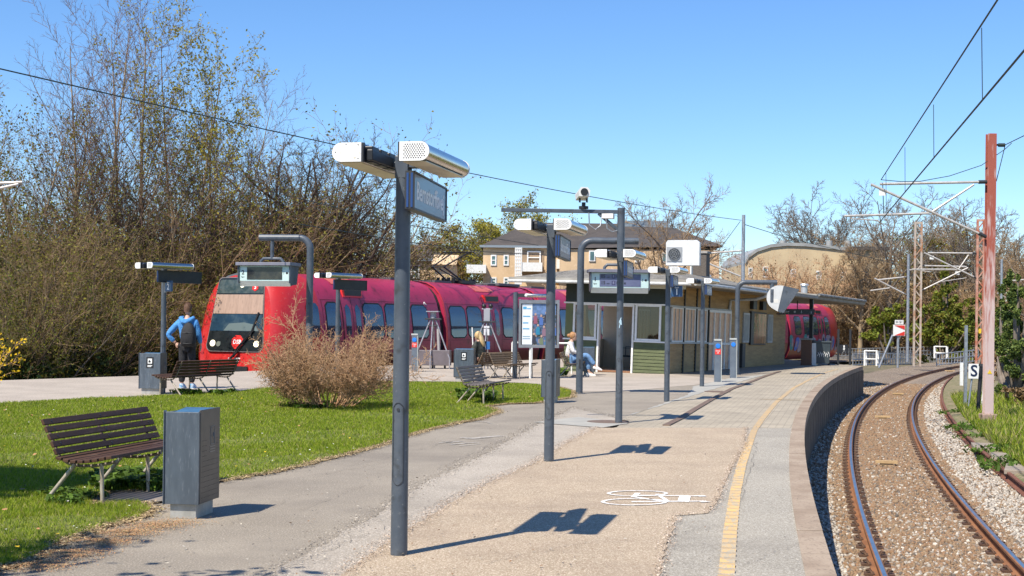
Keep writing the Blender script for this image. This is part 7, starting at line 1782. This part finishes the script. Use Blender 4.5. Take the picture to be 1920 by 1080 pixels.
bushthing('ivy_bush', 'green bush behind the speed sign', 'bush', [clump(1668, 618, 96, 26, 16), clump(1690, 628, 96, 24, 14), clump(1640, 625, 97, 24, 14)] + [clump(1655 + r.uniform(-14, 18), y, 96, 16, 14) for y in (588, 596, 604, 612, 600)] + [clump(1680, 606, 96, 16, 14)], .11, ivy_l[:2] + olive_l[:2], 3, 900)
bushthing('tall_grass', 'tawny dry grass and brambles on the slope behind the speed sign', 'shrub', [clump(1560 + i * 17, 640 + r.uniform(-8, 4), 107, 15, 22) for i in range(18)], .14, [leafmat('straw_tan', (.36, .25, .12), (.28, .19, .09), .3), olive_l[2], olive_l[0]], 4, 700)
bushthing('ivy_bush', 'olive bush behind the railings left of the red mast', 'bush', [clump(1835 + r.uniform(-12, 12), y, 94, 16, 16) for y in (590, 610, 628, 640)] + [clump(1865 + r.uniform(-8, 8), y, 90, 14, 18) for y in (600, 625)], .11, [ivy_l[1], olive_l[0], ivy_l[2]], 6, 1200)
def evergreen(name, label, pts, Y, seed, n):
    return bushthing(name, label, 'bush', [clump(x, y, Y + r.uniform(-.6, .6), w_, h_) for x, y, w_, h_ in pts], .05, ever_l, seed, n)
evergreen('evergreen_bush', 'dark evergreen conifer bush at the right edge behind the grass', [(1905, 566, 14, 22), (1915, 590, 20, 20), (1900, 618, 22, 22), (1925, 640, 26, 24), (1898, 652, 22, 20), (1912, 680, 26, 20), (1896, 700, 20, 16), (1930, 610, 26, 26), (1935, 690, 30, 26), (1908, 545, 10, 16), (1930, 560, 20, 24), (1888, 676, 14, 12)], 46, 7, 4200)
evergreen('evergreen_bush', 'olive conifer bush further back between red mast and evergreen', [(1880, 560, 8, 22), (1886, 590, 10, 22), (1882, 630, 10, 18), (1880, 660, 9, 16), (1888, 530, 6, 14)], 60, 9, 1600)
bushthing('dry_bramble', 'tangle of dry brown brambles at the foot of the evergreen', 'shrub', [clump(1872 + r.uniform(-6, 10), 650 + i * 12 + r.uniform(-4, 4), 50, 12, 12) for i in range(6)] + [clump(1900 + i * 8, 735 + i * 4, 41, 14, 10) for i in range(4)], .05, [leafmat('bramble_tan', (.34, .23, .12), (.25, .17, .09), .3), olive_l[2], twig_brown], 10, 900)
# a far wood that reads as one mass closes the horizon
r = random.Random(9); bx = []
for i in range(70):
    x = -170 + i * 6.4 + r.uniform(-2, 2); bx.append(((x, 190 + r.uniform(-8, 8), 1.5), (5, 4, r.uniform(3, 6.5)), 500))
for i in range(26): bx.append(((-62 + i * 2.2, 78 + r.uniform(-2, 2), .5), (2.2, 2, r.uniform(2.2, 4.0)), 500))
leafmass('far_wood', 'far brown and olive wood closing the horizon', bx, 0, .42, [leafmat('far_brown', (.20, .15, .09), (.16, .12, .07), .2), leafmat('far_olive', (.15, .14, .06), (.12, .11, .05), .2)], 12)
# a tree left of and behind the camera whose boughs shade the lawn
tree('bare_tree', 'bare tree beside the path outside the left edge, throwing branch shadows on lawn and path', 'tree', V((-7.0, 5.0, 0)), 51, SPREAD, 2.9, .16, bark_dark, bark_dark, dark_l[:1], per=2, lsize=.08, spread=.2, keep=lambda c, rs_: rs_.rand(len(c)) < .2)

tree('leafy_tree', 'leafing tree outside the left edge whose crown shades the lawn behind the nearest bench', 'tree', V((-8.9, 9.5, 0)), 52, SPREAD, 2.7, .17, bark_dark, bark_dark, olive_l[:1] + dark_l[:1], per=4, lsize=.10, spread=.22)

# ------------------------------------------------------------------ houses
stucco = M('house_render', (.66, .47, .28), (.58, .41, .24), s=.7, c3=(.72, .53, .34), s3=5, lo3=.56, hi3=.75, rough=.9)
yellow_brick = M('yellow_brick', (.58, .45, .27), (.50, .38, .23), s=.8, c3=(.52, .43, .3), s3=9, lo3=.56, hi3=.7, rough=.9)
slate = M('brown_roof', (.075, .062, .054), (.055, .047, .042), s=1.2, c3=(.11, .09, .075), s3=8, lo3=.56, hi3=.75, rough=.9)
zincroof = M('zinc_roof', (.34, .34, .32), (.26, .26, .25), s=.8, rough=.5)
gutm = M('gutter_blue_grey', (.22, .26, .29), rough=.6)
hglass = M('house_glass', (.06, .12, .13), (.10, .2, .2), s=1.5, rough=.1, coat=.6)
def house(name, label, px0, px1, Y, eave, roof_top, Dp, wallm, zb=-1.1, hip=.3):
    a, b = at(px0, eave, Y), at(px1, eave, Y); w = b.x - a.x; ze = (a.z + b.z) / 2 - zb
    t = thing(name, label, 'house', ((a.x + b.x) / 2, Y, zb)); zr = at((px0 + px1) / 2, roof_top, Y).z - zb
    m = MB(); m.bb(-w / 2, w / 2, 0, Dp, 0, ze); wall = m.build('wall', wallm, t)
    o = .2; hx = w * hip; m = MB(); e = [(-w / 2 - o, -o), (w / 2 + o, -o), (w / 2 + o, Dp + o), (-w / 2 - o, Dp + o)]
    m.add([(x, y, ze) for x, y in e] + [(-w / 2 + hx, Dp * .45, zr), (w / 2 - hx, Dp * .45, zr)], [(0, 1, 5, 4), (1, 2, 5), (2, 3, 4, 5), (3, 0, 4), (3, 2, 1, 0)]); rf = m.build('roof', slate, t)
    m = MB(); m.bb(-w / 2 - o - .05, w / 2 + o + .05, -o - .1, -o, ze - .1, ze + .06); m.build('gutter', gutm, rf)
    return t, w, ze, zr, wall
def hwin(t, px0, px1, py0, py1, bars=1, proud=.06):
    iv = parent_world(t); Y = t.location.y; a, b = iv @ at(px0, py1, Y), iv @ at(px1, py0, Y); m = MB(); f = .09
    m.bb(a.x, a.x + f, -proud, .05, a.z, b.z); m.bb(b.x - f, b.x, -proud, .05, a.z, b.z); m.bb(a.x, b.x, -proud - .002, .05, a.z, a.z + f); m.bb(a.x, b.x, -proud - .002, .05, b.z - f, b.z)
    for i in range(bars): z = a.z + (b.z - a.z) * (i + 1) / (bars + 1); m.bb(a.x, b.x, -proud + .004, .05, z - .03, z + .03)
    wn = m.build('window', wht, t); m = MB(); m.bb(a.x + f * .5, b.x - f * .5, -.02, .06, a.z + f * .5, b.z - f * .5); m.build('pane', hglass, wn)
    return wn
h1, *_ = house('small_house', 'low beige house with a dark hipped roof behind the second train car', 690, 846, 78, 486, 452, 9, stucco, hip=.42)
hwin(h1, 770, 787, 497, 522); hwin(h1, 706, 722, 495, 520); hwin(h1, 815, 826, 500, 520)
m = MB(); iv = parent_world(h1); a = iv @ at(820, 490, 78); b = iv @ at(850, 490, 78); m.bb(a.x, b.x, -2.5, 0, 0, a.z - .3); m.add([(a.x - .2, -2.8, a.z - .3), (b.x + .3, -2.8, a.z - .3), (b.x + .3, .3, a.z + .4), (a.x - .2, .3, a.z + .4)], [(0, 1, 2, 3)]); m.build('side_wing', stucco, h1)
h2, w2, ze2, zr2, wl2 = house('apartment_house', 'beige two storey apartment house with dark hipped roofs and white balconies', 906, 1336, 92, 464, 408, 12, stucco, hip=.2)
for a in ((920, 931, 478, 498), (944, 954, 478, 498), (920, 931, 520, 534), (944, 954, 520, 534), (1104, 1116, 465, 487), (1075, 1084, 468, 488), (1210, 1220, 468, 488), (1240, 1250, 468, 488), (1290, 1300, 464, 486), (1316, 1326, 464, 486), (1075, 1084, 512, 528), (1290, 1300, 512, 530)): hwin(h2, *a)
iv = parent_world(h2)
def hbox(nm, mat, px0, px1, py0, py1, y0, y1, par=h2): a, b = iv @ at(px0, py1, 92), iv @ at(px1, py0, 92); m = MB(); m.bb(a.x, b.x, y0, y1, a.z, b.z); return m.build(nm, mat, par)
hbox('balcony_recess', M('recess_tan', (.32, .23, .15), rough=.9), 978, 1020, 470, 522, -.03, .02)
for (a, b, c, d_) in ((977, 1016, 494, 510), (876, 912, 498, 513), (1043, 1063, 488, 505)): hbox('balcony', white_paint, a, b, c, d_, -1.3, -.01)
hwin(h2, 988, 1014, 471, 495, 1, .12)
m = MB()
for i in range(4): a, b = iv @ at(966 + i * 3.5, 535, 92), iv @ at(966 + i * 2.6, 466, 92); m.bb(a.x - .05, a.x + .05, -1.35, -1.25, a.z, b.z)
for i in range(11): a = iv @ at(966, 468 + i * 6.5, 92); b = iv @ at(976.6, 468 + i * 6.5, 92); m.bb(a.x, b.x, -1.36, -1.24, a.z - .05, a.z + .05)
m.build('trellis', white_paint, h2)
hbox('roof_box', M('dormer_blue_grey', (.22, .27, .31), (.17, .21, .25), s=1, rough=.6), 1172, 1268, 406, 430, 4.2, 8)
hbox('roof_box', M('dormer_blue_grey', (.22, .27, .31)), 970, 1004, 428, 450, 5, 8)
a = [iv @ at(x, y, 92) for x, y in ((1040, 470), (1170, 419), (1345, 466))]
m = MB(); yy = -3.0; m.add([(a[0].x, yy, a[0].z), (a[2].x, yy, a[2].z), (a[2].x, 9, a[2].z), (a[0].x, 9, a[0].z), (a[1].x - .5, 4, a[1].z + .1), (a[1].x + 3.8, 4, a[1].z + .05)], [(0, 1, 5, 4), (1, 2, 5), (2, 3, 4, 5), (3, 0, 4), (3, 2, 1, 0)]); m.build('front_roof', slate, h2)
m = MB(); m.bb(a[0].x + .3, a[2].x - .3, yy + .15, .1, 0, a[0].z - .02); m.build('front_wing', stucco, h2)
for q in ((1104, 1116, 470, 490), (1290, 1300, 474, 492), (1240, 1250, 474, 492), (1190, 1200, 474, 492)):
    A_, B_ = iv @ at(q[0], q[3], 89.2), iv @ at(q[1], q[2], 89.2); m = MB(); m.bb(A_.x, B_.x, yy + .07, yy + .25, A_.z, B_.z); wn = m.build('window', wht, h2); m = MB(); m.bb(A_.x + .08, B_.x - .08, yy + .05, yy + .15, A_.z + .08, B_.z - .08); m.build('pane', hglass, wn)
# building with the curved roof
cb = thing('curved_roof_building', 'yellow brick building with a shallow curved zinc roof behind brown shrubs', 'house', (at(1520, 600, 125).x, 125, -1.1)); iv = parent_world(cb)
Pt = [(1397, 489), (1404, 477), (1420, 466), (1445, 458), (1475, 455), (1510, 456), (1550, 460), (1600, 466), (1660, 474)]
prof = [((iv @ at(x, y, 125)).x, (iv @ at(x, y, 125)).z) for x, y in Pt]
m = MB(); poly = [(prof[0][0] + .2, 0)] + [(x, z - .28) for x, z in prof] + [(prof[-1][0] - .2, 0)]; m.prism(poly, (0, 0, 0), (1, 0, 0), (0, 0, 1), (0, 1, 0), 14); m.build('wall', yellow_brick, cb)
m = MB(); m.loft([[(x, y, z) for x, z in prof] + [(x, y, z - .3) for x, z in prof[::-1]] for y in (-.15, 14.5)], cap0=True, cap1=True, smooth=False); m.build('roof', zincroof, cb)
hbox2 = lambda q: hwin(cb, *q)
for q in ((1403, 1411, 502, 520), (1430, 1440, 500, 520), (1482, 1492, 505, 520), (1530, 1540, 508, 524), (1575, 1585, 510, 526), (1629, 1638, 507, 526), (1629, 1638, 545, 560), (1550, 1558, 612, 628), (1500, 1510, 560, 576)): hbox2(q)
m = MB()
for x in (1555, 1590, 1468): a = iv @ at(x, 458, 128); m.cyl((a.x, 3, a.z - 1.5), (a.x, 3, a.z + .35), .3, 8)
m.build('roof_vent', zincroof, cb)
m = MB(); a, b = iv @ at(1600, 462, 122), iv @ at(1668, 470, 122); m.bb(a.x, b.x, -3, 3, a.z - .3, a.z); m.build('flat_roof_edge', slate, cb)
m = MB(); m.bb(a.x + .4, b.x - .3, -2.6, -.1, 0, a.z - .31); m.build('side_wing', yellow_brick, cb)
# pale block glimpsed through the thicket
pb = thing('pale_apartment_block', 'pale white apartment block glimpsed through the thicket', 'building', (at(330, 600, 64).x, 64, -1.1)); iv = parent_world(pb)
a, b = iv @ at(40, 600, 64), iv @ at(610, 470, 64); m = MB(); m.bb(a.x, b.x, 0, 8, 0, b.z); m.build('wall', M('pale_render', (.70, .68, .68), (.6, .58, .58), s=1, rough=.8), pb)
for x in range(60, 600, 44):
    for y0, y1 in ((490, 512), (545, 570)): hwin(pb, x, x + 22, y0, y1)
m = MB(); m.bb(a.x - .4, b.x + .4, -.4, 8.4, b.z, b.z + .25); m.build('roof', white_paint, pb)
